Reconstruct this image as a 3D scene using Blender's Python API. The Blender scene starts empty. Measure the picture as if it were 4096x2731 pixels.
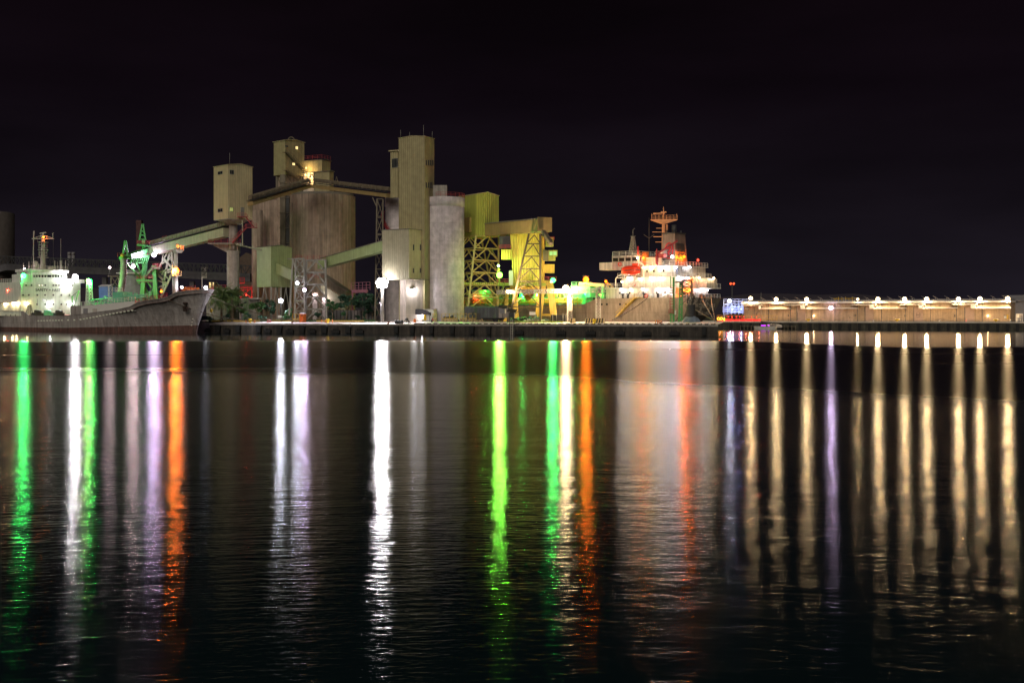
import bpy, bmesh, math, random
from mathutils import Vector, Matrix
random.seed(7)
scn = bpy.context.scene
COL = scn.collection
R = math.radians
V = Vector

# ---------------------------------------------------------------- camera
FPX, HZ, HY, CX = 4600.0, 4.5, 1262.0, 2048.0          # focal length in photo pixels, eye height, horizon row
cam_d = bpy.data.cameras.new('camera'); cam = bpy.data.objects.new('camera', cam_d); COL.objects.link(cam)
cam.location = (0, 0, HZ); cam.rotation_euler = (R(90), 0, 0)
cam_d.sensor_width = 36; cam_d.lens = 36*FPX/4096
cam_d.shift_y = -(1365.5-HY)/4096
cam_d.clip_start = 0.5; cam_d.clip_end = 9000
scn.camera = cam
scn.view_settings.view_transform = 'Standard'; scn.view_settings.look = 'None'
scn.view_settings.exposure = 0; scn.view_settings.gamma = 1
cy = scn.cycles
cy.max_bounces = 5; cy.diffuse_bounces = 2; cy.glossy_bounces = 3; cy.transparent_max_bounces = 12
cy.use_adaptive_sampling = False
cy.use_denoising = True
cy.sample_clamp_indirect = 4.0; cy.sample_clamp_direct = 0
cy.caustics_reflective = False; cy.caustics_refractive = False
cy.use_light_tree = True

# ---------------------------------------------------------------- night sky
w = bpy.data.worlds.new('World'); scn.world = w; w.use_nodes = True
nt = w.node_tree; nt.nodes.clear()
tc = nt.nodes.new('ShaderNodeTexCoord'); sx = nt.nodes.new('ShaderNodeSeparateXYZ')
rp = nt.nodes.new('ShaderNodeValToRGB'); bg = nt.nodes.new('ShaderNodeBackground'); wo = nt.nodes.new('ShaderNodeOutputWorld')
nt.links.new(tc.outputs['Generated'], sx.inputs[0]); nt.links.new(sx.outputs['Z'], rp.inputs[0])
e = rp.color_ramp.elements
e[0].position = 0.0; e[0].color = (.0105, .0086, .0130, 1)
e[1].position = 0.30; e[1].color = (.0030, .0015, .0024, 1)
k = rp.color_ramp.elements.new(0.10); k.color = (.0064, .0046, .0072, 1)
k = rp.color_ramp.elements.new(0.19); k.color = (.0042, .0024, .0042, 1)
bg.inputs['Strength'].default_value = 1.0
cm_ = nt.nodes.new('ShaderNodeMapping'); cm_.inputs['Scale'].default_value = (1.2, 1.2, 5); cn_ = nt.nodes.new('ShaderNodeTexNoise'); cn_.inputs['Scale'].default_value = 2.2; cn_.inputs['Detail'].default_value = 5
nt.links.new(tc.outputs['Generated'], cm_.inputs[0]); nt.links.new(cm_.outputs[0], cn_.inputs['Vector'])      # thin unlit cloud
cr_ = nt.nodes.new('ShaderNodeMapRange'); nt.links.new(cn_.outputs['Fac'], cr_.inputs[0])
for i_, v_ in enumerate((.35, .68, .72, 1.35)): cr_.inputs[i_+1].default_value = v_
cx_ = nt.nodes.new('ShaderNodeVectorMath'); cx_.operation = 'SCALE'; nt.links.new(rp.outputs[0], cx_.inputs[0]); nt.links.new(cr_.outputs[0], cx_.inputs['Scale'])
nt.links.new(cx_.outputs[0], bg.inputs['Color']); nt.links.new(bg.outputs[0], wo.inputs[0])
# fill light added for the facades, as town glow from behind the camera
sl = bpy.data.lights.new('town_fill', 'SUN'); sl.energy = 1.25; sl.angle = R(40); sl.color = (1.0, .90, .74)
so = bpy.data.objects.new('town_fill', sl); COL.objects.link(so)
so.rotation_euler = (R(58), 0, R(-14))

# ---------------------------------------------------------------- helpers
def P(px, py, Y): return V(((px-CX)*Y/FPX, Y, HZ-(py-HY)*Y/FPX))
def G(px, Y, z): return V(((px-CX)*Y/FPX, Y, z))
def hit(px, py, p0, n):
    d = V(((px-CX)/FPX, 1, -(py-HY)/FPX)); c = V((0, 0, HZ))
    return c + d*((p0-c).dot(n)/d.dot(n))

class MB:
    def __init__(s): s.v = []; s.f = []; s.sm = []
    def add(s, vs, fs, smooth=False):
        b = len(s.v); s.v += [V(x) for x in vs]
        for f in fs: s.f.append([b+i for i in f]); s.sm.append(smooth)
        return s
    def obox(s, c, ux, uy, uz):                       # centre and three half-axis vectors
        c = V(c); ux = V(ux); uy = V(uy); uz = V(uz)
        vs = [c+ux*a+uy*b+uz*d for d in (-1, 1) for b in (-1, 1) for a in (-1, 1)]
        return s.add(vs, [(0, 2, 3, 1), (4, 5, 7, 6), (0, 1, 5, 4), (2, 6, 7, 3), (0, 4, 6, 2), (1, 3, 7, 5)])
    def box(s, c, sx, sy, sz, rz=0):                  # base centre, full sizes
        ca, sa = math.cos(rz), math.sin(rz)
        return s.obox((c[0], c[1], c[2]+sz/2), (sx/2*ca, sx/2*sa, 0), (-sy/2*sa, sy/2*ca, 0), (0, 0, sz/2))
    def span(s, x0, x1, y0, y1, z0, z1):
        return s.obox(((x0+x1)/2, (y0+y1)/2, (z0+z1)/2), ((x1-x0)/2, 0, 0), (0, (y1-y0)/2, 0), (0, 0, (z1-z0)/2))
    def beam(s, p0, p1, w, h=None):
        p0 = V(p0); p1 = V(p1); h = h or w; d = p1-p0; L = d.length
        if L < 1e-4: return s
        d /= L; up = V((0, 0, 1)) if abs(d.z) < .95 else V((0, 1, 0))
        sd = d.cross(up).normalized(); up = sd.cross(d)
        return s.obox((p0+p1)/2, sd*w/2, d*L/2, up*h/2)
    def tube(s, p0, p1, r0, r1=None, n=8, smooth=True):
        p0 = V(p0); p1 = V(p1); r1 = r0 if r1 is None else r1; d = (p1-p0)
        if d.length < 1e-5: return s
        d.normalize(); up = V((0, 0, 1)) if abs(d.z) < .95 else V((1, 0, 0))
        a = d.cross(up).normalized(); b = a.cross(d)
        vs = []
        for p, r in ((p0, r0), (p1, r1)):
            for i in range(n):
                t = 2*math.pi*i/n; vs.append(p+a*math.cos(t)*r+b*math.sin(t)*r)
        s.add(vs, [(i, (i+1) % n, n+(i+1) % n, n+i) for i in range(n)], smooth)
        return s.add(vs, [tuple(range(n-1, -1, -1)), tuple(range(n, 2*n))])
    def path(s, pts, r, n=6):
        for a, b in zip(pts[:-1], pts[1:]): s.tube(a, b, r, n=n)
        return s
    def lathe(s, c, prof, n=24, smooth=True, a0=0, a1=2*math.pi):
        c = V(c); full = abs(a1-a0-2*math.pi) < 1e-6; m = n if full else n+1; vs = []
        for r, z in prof:
            for i in range(m):
                t = a0+(a1-a0)*i/n; vs.append(c+V((r*math.cos(t), r*math.sin(t), z)))
        fs = []
        for j in range(len(prof)-1):
            for i in range(n):
                q = (i+1) % m; fs.append((j*m+i, j*m+q, (j+1)*m+q, (j+1)*m+i))
        return s.add(vs, fs, smooth)
    def ball(s, c, r, n=12, sq=1.0):
        return s.lathe(c, [(max(1e-3, r*math.sin(math.pi*j/(n//2))), -r*sq*math.cos(math.pi*j/(n//2))) for j in range(n//2+1)], n)
    def prism(s, poly, ext):
        poly = [V(p) for p in poly]; ext = V(ext); n = len(poly)
        return s.add(poly+[p+ext for p in poly], [tuple(range(n-1, -1, -1)), tuple(range(n, 2*n))]+[(i, (i+1) % n, n+(i+1) % n, n+i) for i in range(n)])
    def quad(s, *p): return s.add(p, [tuple(range(len(p)))])
    def rail(s, pts, h=1.05, step=1.6, r=.035, bars=(1.0, .62, .3)):
        pts = [V(p) for p in pts]
        for a, b in zip(pts[:-1], pts[1:]):
            n = max(1, round((b-a).length/step))
            for i in range(n+1):
                q = a.lerp(b, i/n); s.beam(q, q+V((0, 0, h)), r*2)
            for k in bars: s.beam(a+V((0, 0, h*k)), b+V((0, 0, h*k)), r*1.7)
        return s
    def stair(s, a, b, wdt, side, n=None, r=.05):
        a = V(a); b = V(b); side = V(side).normalized()*wdt/2
        n = n or max(4, int(abs(b.z-a.z)/.25))
        for q in (-1, 1): s.beam(a+side*q, b+side*q, .08, .24)
        for i in range(n+1):
            p = a.lerp(b, i/n); s.beam(p-side, p+side, .26, .05)
        for q in (-1, 1):
            up = V((0, 0, 1)); s.beam(a+side*q+up, b+side*q+up, r)
            for i in range(0, n+1, 3):
                p = a.lerp(b, i/n)+side*q; s.beam(p, p+up, r)
        return s
    def ladder(s, a, b, side, wdt=.5, r=.04):
        a = V(a); b = V(b); side = V(side).normalized()*wdt/2
        for q in (-1, 1): s.beam(a+side*q, b+side*q, r*2)
        n = max(3, int((b-a).length/.35))
        for i in range(n+1):
            p = a.lerp(b, i/n); s.beam(p-side, p+side, r*1.4)
        return s
    def lattice(s, B, T, n, r, brace='X', horiz=True, rb=None):
        B = [V(p) for p in B]; T = [V(p) for p in T]; m = len(B); rb = rb or r*.6
        for b, t in zip(B, T): s.beam(b, t, r*2)
        for i in range(m):
            j = (i+1) % m
            if m == 2 and i == 1: break
            for l in range(n):
                a0 = B[i].lerp(T[i], l/n); a1 = B[i].lerp(T[i], (l+1)/n); b0 = B[j].lerp(T[j], l/n); b1 = B[j].lerp(T[j], (l+1)/n)
                if brace == 'X': s.beam(a0, b1, rb*2); s.beam(b0, a1, rb*2)
                elif brace == 'K': mid = (a1+b1)/2; s.beam(a0, mid, rb*2); s.beam(b0, mid, rb*2)
                elif brace == 'Z':
                    if l % 2: s.beam(a0, b1, rb*2)
                    else: s.beam(b0, a1, rb*2)
                if horiz: s.beam(a1, b1, rb*2.2)
        return s
    def truss(s, p0, p1, h, wdt, n, r=.06):
        p0 = V(p0); p1 = V(p1); d = (p1-p0).normalized(); sd = d.cross(V((0, 0, 1))).normalized()*wdt/2; up = V((0, 0, h))
        for q in (-1, 1):
            a, b = p0+sd*q, p1+sd*q
            s.beam(a, b, r*2); s.beam(a+up, b+up, r*2)
            for i in range(n):
                c0, c1 = a.lerp(b, i/n), a.lerp(b, (i+1)/n)
                s.beam(c0, c0+up, r*1.5); s.beam(c0+up*(i % 2), c1+up*((i+1) % 2), r*1.5)
        return s

FR = {}
def root_of(o):
    while o.parent: o = o.parent
    return o
def mesh_of(name, mb, inv=None):
    me = bpy.data.meshes.new(name)
    vs = [tuple(inv @ v) for v in mb.v] if inv is not None else [tuple(v) for v in mb.v]
    me.from_pydata(vs, [], mb.f); me.polygons.foreach_set('use_smooth', mb.sm); me.update()
    bm = bmesh.new(); bm.from_mesh(me); bmesh.ops.remove_doubles(bm, verts=bm.verts, dist=1e-5); bmesh.ops.recalc_face_normals(bm, faces=bm.faces); bm.to_mesh(me); bm.free()
    return me
def put(o, mat):
    o.data.materials.clear(); o.data.materials.append(mat)
def tag(o, label=None, cat=None, group=None, kind=None):
    if label: o['label'] = label
    if cat: o['category'] = cat
    if group: o['group'] = group
    if kind: o['kind'] = kind
    return o
def thing(name, label, cat, loc, rz=0, group=None):
    o = bpy.data.objects.new(name, None); COL.objects.link(o); o.location = loc; o.rotation_euler = (0, 0, rz)
    o.empty_display_size = .5
    FR[o.name] = (Matrix.Translation(V(loc)) @ Matrix.Rotation(rz, 4, 'Z')).inverted()
    return tag(o, label, cat, group)
def part(name, mb, mat, parent, local=False, label=None, kind=None):
    me = mesh_of(name, mb, None if local else FR[root_of(parent).name]); me.materials.append(mat)
    o = bpy.data.objects.new(name, me); COL.objects.link(o); o.parent = parent
    return tag(o, label=label, kind=kind)
def solo(name, mb, mat, label, cat, loc, group=None, rz=0):
    inv = (Matrix.Translation(V(loc)) @ Matrix.Rotation(rz, 4, 'Z')).inverted()
    me = mesh_of(name, mb, inv); me.materials.append(mat)
    o = bpy.data.objects.new(name, me); COL.objects.link(o); o.location = loc; o.rotation_euler = (0, 0, rz)
    return tag(o, label, cat, group)
def struct(name, mb, mat, kind='structure'):
    me = mesh_of(name, mb); me.materials.append(mat)
    o = bpy.data.objects.new(name, me); COL.objects.link(o); o['kind'] = kind
    return o
def copy_tree(o, parent=None):
    c = o.copy(); COL.objects.link(c)
    if parent is not None: c.parent = parent
    for ch in list(o.children): copy_tree(ch, c)
    return c

# ---------------------------------------------------------------- materials
MATS = {}
def mat(name, col, rough=.65, metal=0.0, var=.18, vs=.7, streak=0.0, corr=0.0, corrh=.05, bump=0.0, stain=None, panel=None, ribs=0.0):
    m = bpy.data.materials.new(name); m.use_nodes = True; t = m.node_tree; N = t.nodes; L = t.links
    b = N['Principled BSDF']; b.inputs['Roughness'].default_value = rough; b.inputs['Metallic'].default_value = metal
    geo = N.new('ShaderNodeNewGeometry')
    def noise(scale, det=4, vec=None, sc=(1, 1, 1)):
        mp = N.new('ShaderNodeMapping'); mp.inputs['Scale'].default_value = sc
        L.new(vec or geo.outputs['Position'], mp.inputs[0])
        n = N.new('ShaderNodeTexNoise'); n.inputs['Scale'].default_value = scale; n.inputs['Detail'].default_value = det
        L.new(mp.outputs[0], n.inputs['Vector']); return n.outputs['Fac']
    def math_(op, a, bb=None, c=None):
        n = N.new('ShaderNodeMath'); n.operation = op
        for i, x in enumerate((a, bb, c)):
            if x is None: continue
            if isinstance(x, (int, float)): n.inputs[i].default_value = x
            else: L.new(x, n.inputs[i])
        return n.outputs[0]
    def rng(x, a, bb, c, d):
        n = N.new('ShaderNodeMapRange'); L.new(x, n.inputs[0])
        for i, q in enumerate((a, bb, c, d)): n.inputs[i+1].default_value = q
        return n.outputs[0]
    f = rng(noise(vs), .3, .7, 1-var, 1+var)
    f = math_('MULTIPLY', f, rng(noise(vs*7, 3), .3, .7, 1-var*.5, 1+var*.5))
    if streak:
        f = math_('MULTIPLY', f, rng(noise(1.0, 5, sc=(1.6, 1.6, .09)), .38, .62, 1-streak, 1.08))
        f = math_('MULTIPLY', f, rng(noise(1.0, 3, sc=(5, 5, .05)), .35, .65, 1-streak*.5, 1.05))
    tang = None
    if corr or panel or ribs:
        sp = N.new('ShaderNodeSeparateXYZ'); L.new(geo.outputs['Position'], sp.inputs[0])
        sn = N.new('ShaderNodeSeparateXYZ'); L.new(geo.outputs['Normal'], sn.inputs[0])
        tang = math_('SUBTRACT', math_('MULTIPLY', sp.outputs['Y'], sn.outputs['X']), math_('MULTIPLY', sp.outputs['X'], sn.outputs['Y']))
    hgt = None
    if corr:
        sw = math_('SINE', math_('MULTIPLY', tang, 2*math.pi/corr))
        f = math_('MULTIPLY', f, rng(sw, -1, 1, .88, 1.05)); hgt = math_('MULTIPLY', sw, corrh)
    if panel:
        pw, ph = panel
        a = math_('ABSOLUTE', math_('SUBTRACT', math_('FRACT', math_('DIVIDE', tang, pw)), .5))
        c = math_('ABSOLUTE', math_('SUBTRACT', math_('FRACT', math_('DIVIDE', sp.outputs['Z'], ph)), .5))
        g = math_('MAXIMUM', rng(a, .5-.09/pw, .5-.03/pw, 0, 1), rng(c, .5-.09/ph, .5-.03/ph, 0, 1))
        f = math_('MULTIPLY', f, rng(g, 0, 1, 1, .84))
    mx = N.new('ShaderNodeMix'); mx.data_type = 'RGBA'; mx.blend_type = 'MULTIPLY'; mx.inputs[0].default_value = 1
    cb = N.new('ShaderNodeCombineColor')
    for i in range(3): L.new(f, cb.inputs[i])
    if stain:
        sc_, amt = stain
        s1 = N.new('ShaderNodeMix'); s1.data_type = 'RGBA'; s1.inputs[6].default_value = (*col, 1); s1.inputs[7].default_value = (*sc_, 1)
        L.new(rng(noise(.8, 6, sc=(1, 1, .3)), .5, .72, 0, amt), s1.inputs[0]); L.new(s1.outputs[2], mx.inputs[6])
    else: mx.inputs[6].default_value = (*col, 1)
    L.new(cb.outputs[0], mx.inputs[7]); L.new(mx.outputs[2], b.inputs['Base Color'])
    if bump:
        bn = math_('MULTIPLY', noise(3, 6), bump); hgt = bn if hgt is None else math_('ADD', hgt, bn)
    if hgt is not None:
        bp = N.new('ShaderNodeBump'); bp.inputs['Strength'].default_value = 1; bp.inputs['Distance'].default_value = 1
        L.new(hgt, bp.inputs['Height']); L.new(bp.outputs[0], b.inputs['Normal'])
    MATS[name] = m; return m
def emat(name, col, st):
    m = bpy.data.materials.new(name); m.use_nodes = True; b = m.node_tree.nodes['Principled BSDF']
    b.inputs['Base Color'].default_value = (*[c*.5 for c in col], 1); b.inputs['Emission Color'].default_value = (*col, 1); b.inputs['Emission Strength'].default_value = st
    return m
def bulbmat(name, col, st):                            # clear glowing globe, the lamp's light passes out through it
    m = bpy.data.materials.new(name); m.use_nodes = True; t = m.node_tree; t.nodes.clear()
    a = t.nodes.new('ShaderNodeAddShader'); tr = t.nodes.new('ShaderNodeBsdfTransparent'); em = t.nodes.new('ShaderNodeEmission'); o = t.nodes.new('ShaderNodeOutputMaterial')
    em.inputs[0].default_value = (*col, 1); em.inputs[1].default_value = st
    t.links.new(tr.outputs[0], a.inputs[0]); t.links.new(em.outputs[0], a.inputs[1]); t.links.new(a.outputs[0], o.inputs[0])
    m.cycles.emission_sampling = 'NONE'
    return m

m_conc   = mat('concrete', (.40, .37, .34), .8, var=.2, streak=.25, bump=.02)
m_silo   = mat('silo_concrete', (.42, .325, .26), .85, var=.12, streak=.27, panel=(1.05, 9), stain=((.13, .11, .09), .5), bump=.02)
m_pale   = mat('pale_concrete', (.56, .50, .53), .8, var=.2, streak=.08, panel=(4.2, 4.6), stain=((.62, .58, .57), .7), bump=.02)  # cool violet light on the silos is put into this lavender tint
m_quay   = mat('quay_concrete', (.058, .047, .04), .75, var=.45, vs=.5, streak=.5, bump=.03, stain=((.025, .02, .018), .7))  # shade on the wall below the lamps is put into this dark colour
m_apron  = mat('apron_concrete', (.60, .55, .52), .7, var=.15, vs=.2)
m_soil   = mat('yard_ground', (.13, .115, .09), .9, var=.4, vs=.3)
m_cream  = mat('cream_sheet', (.55, .47, .28), .6, var=.07, streak=.05, corr=.55, corrh=.03)
m_olive  = mat('olive_sheet', (.37, .32, .175), .6, var=.12, streak=.08, corr=.6, corrh=.035)
m_green  = mat('green_sheet', (.34, .42, .20), .6, var=.08, streak=.06, corr=.6, corrh=.02)
m_lime   = mat('lime_sheet', (.38, .42, .08), .6, var=.08, streak=.08, corr=.6, corrh=.07)
m_yellow = mat('yellow_sheet', (.66, .60, .10), .55, var=.06, streak=.08, corr=.65, corrh=.07)
m_gal    = mat('gallery_sheet', (.30, .22, .095), .6, var=.1, streak=.07)
m_cloth  = mat('gallery_pale', (.40, .42, .30), .6, var=.1, streak=.1)
m_roof   = mat('roof_sheet', (.20, .18, .15), .7)
m_dark   = mat('dark_steel', (.045, .045, .05), .6)
m_steel  = mat('steel_grey', (.33, .32, .29), .55, var=.15, streak=.2)
m_brsteel= mat('brown_steel', (.17, .14, .10), .6, streak=.2)
m_rail   = mat('red_rail', (.34, .04, .05), .6)
m_green2 = mat('green_steel', (.10, .42, .13), .5, var=.12, streak=.2)
m_tres   = mat('trestle_dark', (.075, .06, .035), .6, streak=.2)
m_ysteel = mat('yellow_lit_steel', (.50, .44, .16), .55, streak=.15)  # yellow-olive light on the lattice legs is put into the steel colour
m_crane  = mat('crane_yellow', (.70, .46, .06), .5, var=.1, streak=.2)
m_white  = mat('white_paint', (.78, .78, .74), .5, var=.06, streak=.12)
m_house  = mat('house_green_lit', (.74, .80, .69), .5, var=.06, streak=.12)  # white paint with the lamp's green cast mixed into its colour
m_block  = mat('block_sheet', (.47, .425, .30), .6, var=.1, streak=.06, corr=.6, corrh=.03)
m_wred   = mat('weathered_white', (.62, .56, .52), .6, var=.1, streak=.3)
m_glass  = mat('dark_glass', (.02, .022, .025), .12, var=0)
m_frame  = mat('window_frame', (.25, .25, .24), .5)
m_hullA  = mat('hull_grey_brown', (.40, .365, .36), .6, var=.18, streak=.22, vs=.35, stain=((.16, .11, .09), .5), panel=(7, 2.4))
m_hullB  = mat('hull_grey', (.42, .325, .265), .6, var=.12, streak=.22, vs=.3, panel=(8, 2.6), stain=((.17, .12, .10), .5))
m_boot   = mat('boot_topping', (.15, .075, .065), .7, var=.3, streak=.4, stain=((.09, .07, .06), .8))
m_bootB  = mat('red_boot', (.30, .03, .035), .7, var=.2, streak=.2)
m_trans  = mat('transom_dark', (.13, .125, .13), .6, var=.15)
m_deckG  = mat('deck_green', (.20, .62, .40), .5, var=.15)
m_deck   = mat('deck_red', (.25, .09, .07), .8)
m_orange = mat('rescue_orange', (.75, .05, .02), .35, var=.05)
m_red    = mat('red_paint', (.55, .03, .04), .5)
m_black  = mat('rubber_black', (.012, .012, .014), .8)
m_wag    = mat('wagon_grey', (.075, .08, .09), .6, var=.15, streak=.3, corr=1.1, corrh=.04)
m_wagend = mat('wagon_end', (.26, .23, .23), .6, var=.15, streak=.3)
m_ylw    = mat('yellow_paint', (.75, .50, .02), .5)
m_or2    = mat('orange_plastic', (.80, .20, .04), .5, var=.05)
m_signw  = mat('sign_white', (.75, .74, .72), .5, var=.03)
m_rope   = mat('rope', (.30, .22, .13), .9)
m_ropeD  = mat('wet_rope', (.09, .065, .045), .9)
m_leaf   = mat('leaf_green', (.07, .15, .05), .6, var=.5, vs=.9)
m_leaf2  = mat('leaf_bluegreen', (.045, .11, .07), .6, var=.5, vs=.9)
m_leaf3  = mat('leaf_bright', (.06, .19, .075), .6, var=.4, vs=.9)
m_palm   = mat('palm_frond', (.11, .18, .06), .6, var=.4, vs=.9)
m_bark   = mat('bark', (.22, .18, .12), .9, var=.3)
m_ware   = mat('warehouse_render', (.46, .335, .22), .8, var=.28, vs=.25, streak=.2, stain=((.22, .17, .13), .6), bump=.02)
m_waredk = mat('warehouse_door', (.42, .30, .24), .7, var=.1)
m_ledge  = mat('white_ledge', (.74, .70, .66), .6, var=.08)
m_far    = mat('far_concrete', (.26, .25, .27), .8, var=.1)
m_fardk  = mat('far_dark', (.07, .07, .075), .8)
m_hill   = mat('hill_dark', (.045, .036, .055), 1)
m_tarp   = mat('tarpaulin', (.05, .05, .065), .6, var=.2)
m_lining = mat('tent_lining', (.75, .70, .72), .7)
m_bell   = mat('hose_bellows', (.28, .26, .25), .6, var=.2)
m_skin   = mat('dark_clothes', (.03, .03, .035), .8)
m_blue   = mat('blue_paint', (.08, .16, .42), .5)
m_gripe  = mat('striped_dark', (.05, .045, .04), .7)

LCOL = dict(white=(1, .95, .97), cool=(.86, .88, 1), violet=(.88, .66, 1), pink=(1, .76, .76), warm=(1, .70, .36), amber=(1, .62, .22), orange=(1, .17, .006), red=(1, .06, .03),
            green=(.03, 1, .16), lime=(.22, 1, .06), ylime=(.60, 1, .25), blue=(.25, .35, 1))
BM = {k: bulbmat('glow_'+k, v, 4.2 if k in ('green', 'lime', 'blue') else 2.6 if k in ('orange', 'red', 'amber') else 9) for k, v in LCOL.items()}
BME = {}
def bulb(parent, pos, col, r, power, kind='SPOT', aim=(0, -1, -.12), cone=165, lr=None, local=False, beam=0):
    """glowing globe (mesh) and the lamp inside it"""
    inv = Matrix() if local else FR[root_of(parent).name]
    if (col, r) not in BME:
        b = MB(); b.ball((0, 0, 0), r, 14); me = mesh_of('bulb', b); me.materials.append(BM[col]); BME[(col, r)] = me
    o = bpy.data.objects.new('bulb', BME[(col, r)]); COL.objects.link(o); o.parent = parent; o.location = inv @ V(pos)
    if power > 0:
        l = bpy.data.lights.new('lamp_light', kind); l.energy = power; l.color = LCOL[col]; l.shadow_soft_size = lr or r*.8
        if kind == 'SPOT': l.spot_size = R(cone); l.spot_blend = .6
        lo = bpy.data.objects.new('lamp_light', l); COL.objects.link(lo); lo.parent = o
        if kind == 'SPOT':
            d = inv.to_3x3() @ V(aim); lo.rotation_euler = d.to_track_quat('-Z', 'Y').to_euler()
    if beam:                                           # extra spot in the same globe, added to send light over the water
        l = bpy.data.lights.new('lamp_light', 'SPOT'); l.energy = beam; l.color = LCOL[col]; l.shadow_soft_size = lr or r*.8; l.spot_size = R(cone); l.spot_blend = .6
        lo = bpy.data.objects.new('lamp_light', l); COL.objects.link(lo); lo.parent = o; lo.rotation_euler = (inv.to_3x3() @ V(aim)).to_track_quat('-Z', 'Y').to_euler()
    return o
# ---------------------------------------------------------------- water
def water_material():
    m = bpy.data.materials.new('harbour_water'); m.use_nodes = True; t = m.node_tree; N = t.nodes; L = t.links; N.clear()
    out = N.new('ShaderNodeOutputMaterial'); geo = N.new('ShaderNodeNewGeometry'); sp = N.new('ShaderNodeSeparateXYZ'); L.new(geo.outputs['Position'], sp.inputs[0])
    def mt(op, a, b=None, c=None):
        n = N.new('ShaderNodeMath'); n.operation = op
        for i, x in enumerate((a, b, c)):
            if x is None: continue
            if isinstance(x, (int, float)): n.inputs[i].default_value = x
            else: L.new(x, n.inputs[i])
        return n.outputs[0]
    def sm(x, a, b, lo=0, hi=1):
        n = N.new('ShaderNodeMapRange'); n.interpolation_type = 'SMOOTHSTEP'; L.new(x, n.inputs[0])
        for i, q in enumerate((a, b, lo, hi)): n.inputs[i+1].default_value = q
        return n.outputs[0]
    def noise(sc, scale=1.0, det=2):
        mp = N.new('ShaderNodeMapping'); mp.inputs['Scale'].default_value = sc; L.new(geo.outputs['Position'], mp.inputs[0])
        n = N.new('ShaderNodeTexNoise'); n.inputs['Scale'].default_value = scale; n.inputs['Detail'].default_value = det; L.new(mp.outputs[0], n.inputs['Vector'])
        return n.outputs['Fac']
    x, y = sp.outputs['X'], sp.outputs['Y']
    wob = mt('MULTIPLY', mt('SUBTRACT', noise((.02, .05, 1)), .5), 16)
    b1 = mt('SUBTRACT', mt('SUBTRACT', 90.0, mt('MULTIPLY', mt('MINIMUM', x, 0.0), .13)), mt('MULTIPLY', mt('MAXIMUM', x, 0.0), 1.05))
    t1 = sm(mt('SUBTRACT', mt('ADD', y, wob), b1), -15, 9)                    # breeze-ruffled patch beyond this line
    b2 = mt('SUBTRACT', 203.0, sm(x, 38, 58, 0, 42))
    t2 = sm(mt('SUBTRACT', mt('ADD', y, wob), b2), -3, 5)                    # slick water along the quays
    band = noise((.006, .16, 1), 1.0, 3)                                     # long thin slicks
    sl = sm(band, .62, .70)
    # alpha along the view and across it: crests run parallel to the quay, so glitter paths stay narrow
    def mix3(p, q, r):
        v = mt('ADD', p, mt('MULTIPLY', t1, mt('SUBTRACT', mt('ADD', q, mt('MULTIPLY', sl, p-q)), p)))
        return mt('ADD', mt('MULTIPLY', v, mt('SUBTRACT', 1.0, t2)), mt('MULTIPLY', t2, r))
    rough = mix3(.22, .31, .12)
    anis = mix3(.32, .55, .35)
    yc = mt('ADD', y, 12.0)                                                  # wavelets radiate from the near shore
    rr = mt('POWER', mt('ADD', mt('MULTIPLY', x, x), mt('MULTIPLY', yc, yc)), .5)
    pv = N.new('ShaderNodeCombineXYZ'); L.new(mt('MULTIPLY', mt('ARCTANGENT', mt('DIVIDE', x, yc)), 55.0), pv.inputs[0]); L.new(rr, pv.inputs[1])
    def pnoise(sc, det):
        mp = N.new('ShaderNodeMapping'); mp.inputs['Scale'].default_value = sc; L.new(pv.outputs[0], mp.inputs[0])
        n = N.new('ShaderNodeTexNoise'); n.inputs['Scale'].default_value = 1.0; n.inputs['Detail'].default_value = det; L.new(mp.outputs[0], n.inputs['Vector'])
        return n.outputs['Fac']
    h1 = pnoise((.85, 5.2, 1), 2); h2 = pnoise((3.0, 14.0, 1), 2); h3 = pnoise((.14, .8, 1), 1); h4 = pnoise((.7, .42, 1), 2)
    rough = mt('SUBTRACT', rough, sm(rr, 25, 80, .06, 0))
    h = mt('ADD', mt('MULTIPLY', h4, .015), mt('ADD', mt('ADD', mt('MULTIPLY', h1, .0125), mt('MULTIPLY', h2, .0046)), mt('MULTIPLY', h3, .016)))
    bp = N.new('ShaderNodeBump'); bp.inputs['Distance'].default_value = 1.0; L.new(h, bp.inputs['Height'])
    L.new(mt('MULTIPLY', mt('SUBTRACT', 1.0, mt('MULTIPLY', t1, .5)), mt('SUBTRACT', 1.0, mt('MULTIPLY', t2, .8))), bp.inputs['Strength'])
    if 'Filter Width' in bp.inputs: bp.inputs['Filter Width'].default_value = .1
    gl = N.new('ShaderNodeBsdfAnisotropic'); gl.distribution = 'BECKMANN'; L.new(rough, gl.inputs['Roughness']); L.new(anis, gl.inputs['Anisotropy']); L.new(bp.outputs[0], gl.inputs['Normal']); gl.inputs['Color'].default_value = (1, 1, 1, 1)
    tg = N.new('ShaderNodeCombineXYZ'); L.new(mt('DIVIDE', yc, rr), tg.inputs[0]); L.new(mt('MULTIPLY', mt('DIVIDE', x, rr), -1.0), tg.inputs[1]); L.new(tg.outputs[0], gl.inputs['Tangent'])
    df = N.new('ShaderNodeBsdfDiffuse'); df.inputs['Color'].default_value = (.0040, .0150, .0180, 1)
    fr = N.new('ShaderNodeFresnel'); fr.inputs['IOR'].default_value = 1.33
    mx = N.new('ShaderNodeMixShader'); L.new(fr.outputs[0], mx.inputs[0]); L.new(df.outputs[0], mx.inputs[1]); L.new(gl.outputs[0], mx.inputs[2])
    L.new(mx.outputs[0], out.inputs[0])
    return m
b = MB(); b.quad((-4000, -60, 0), (4000, -60, 0), (4000, 5000, 0), (-4000, 5000, 0)); struct('water', b, water_material())

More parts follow.
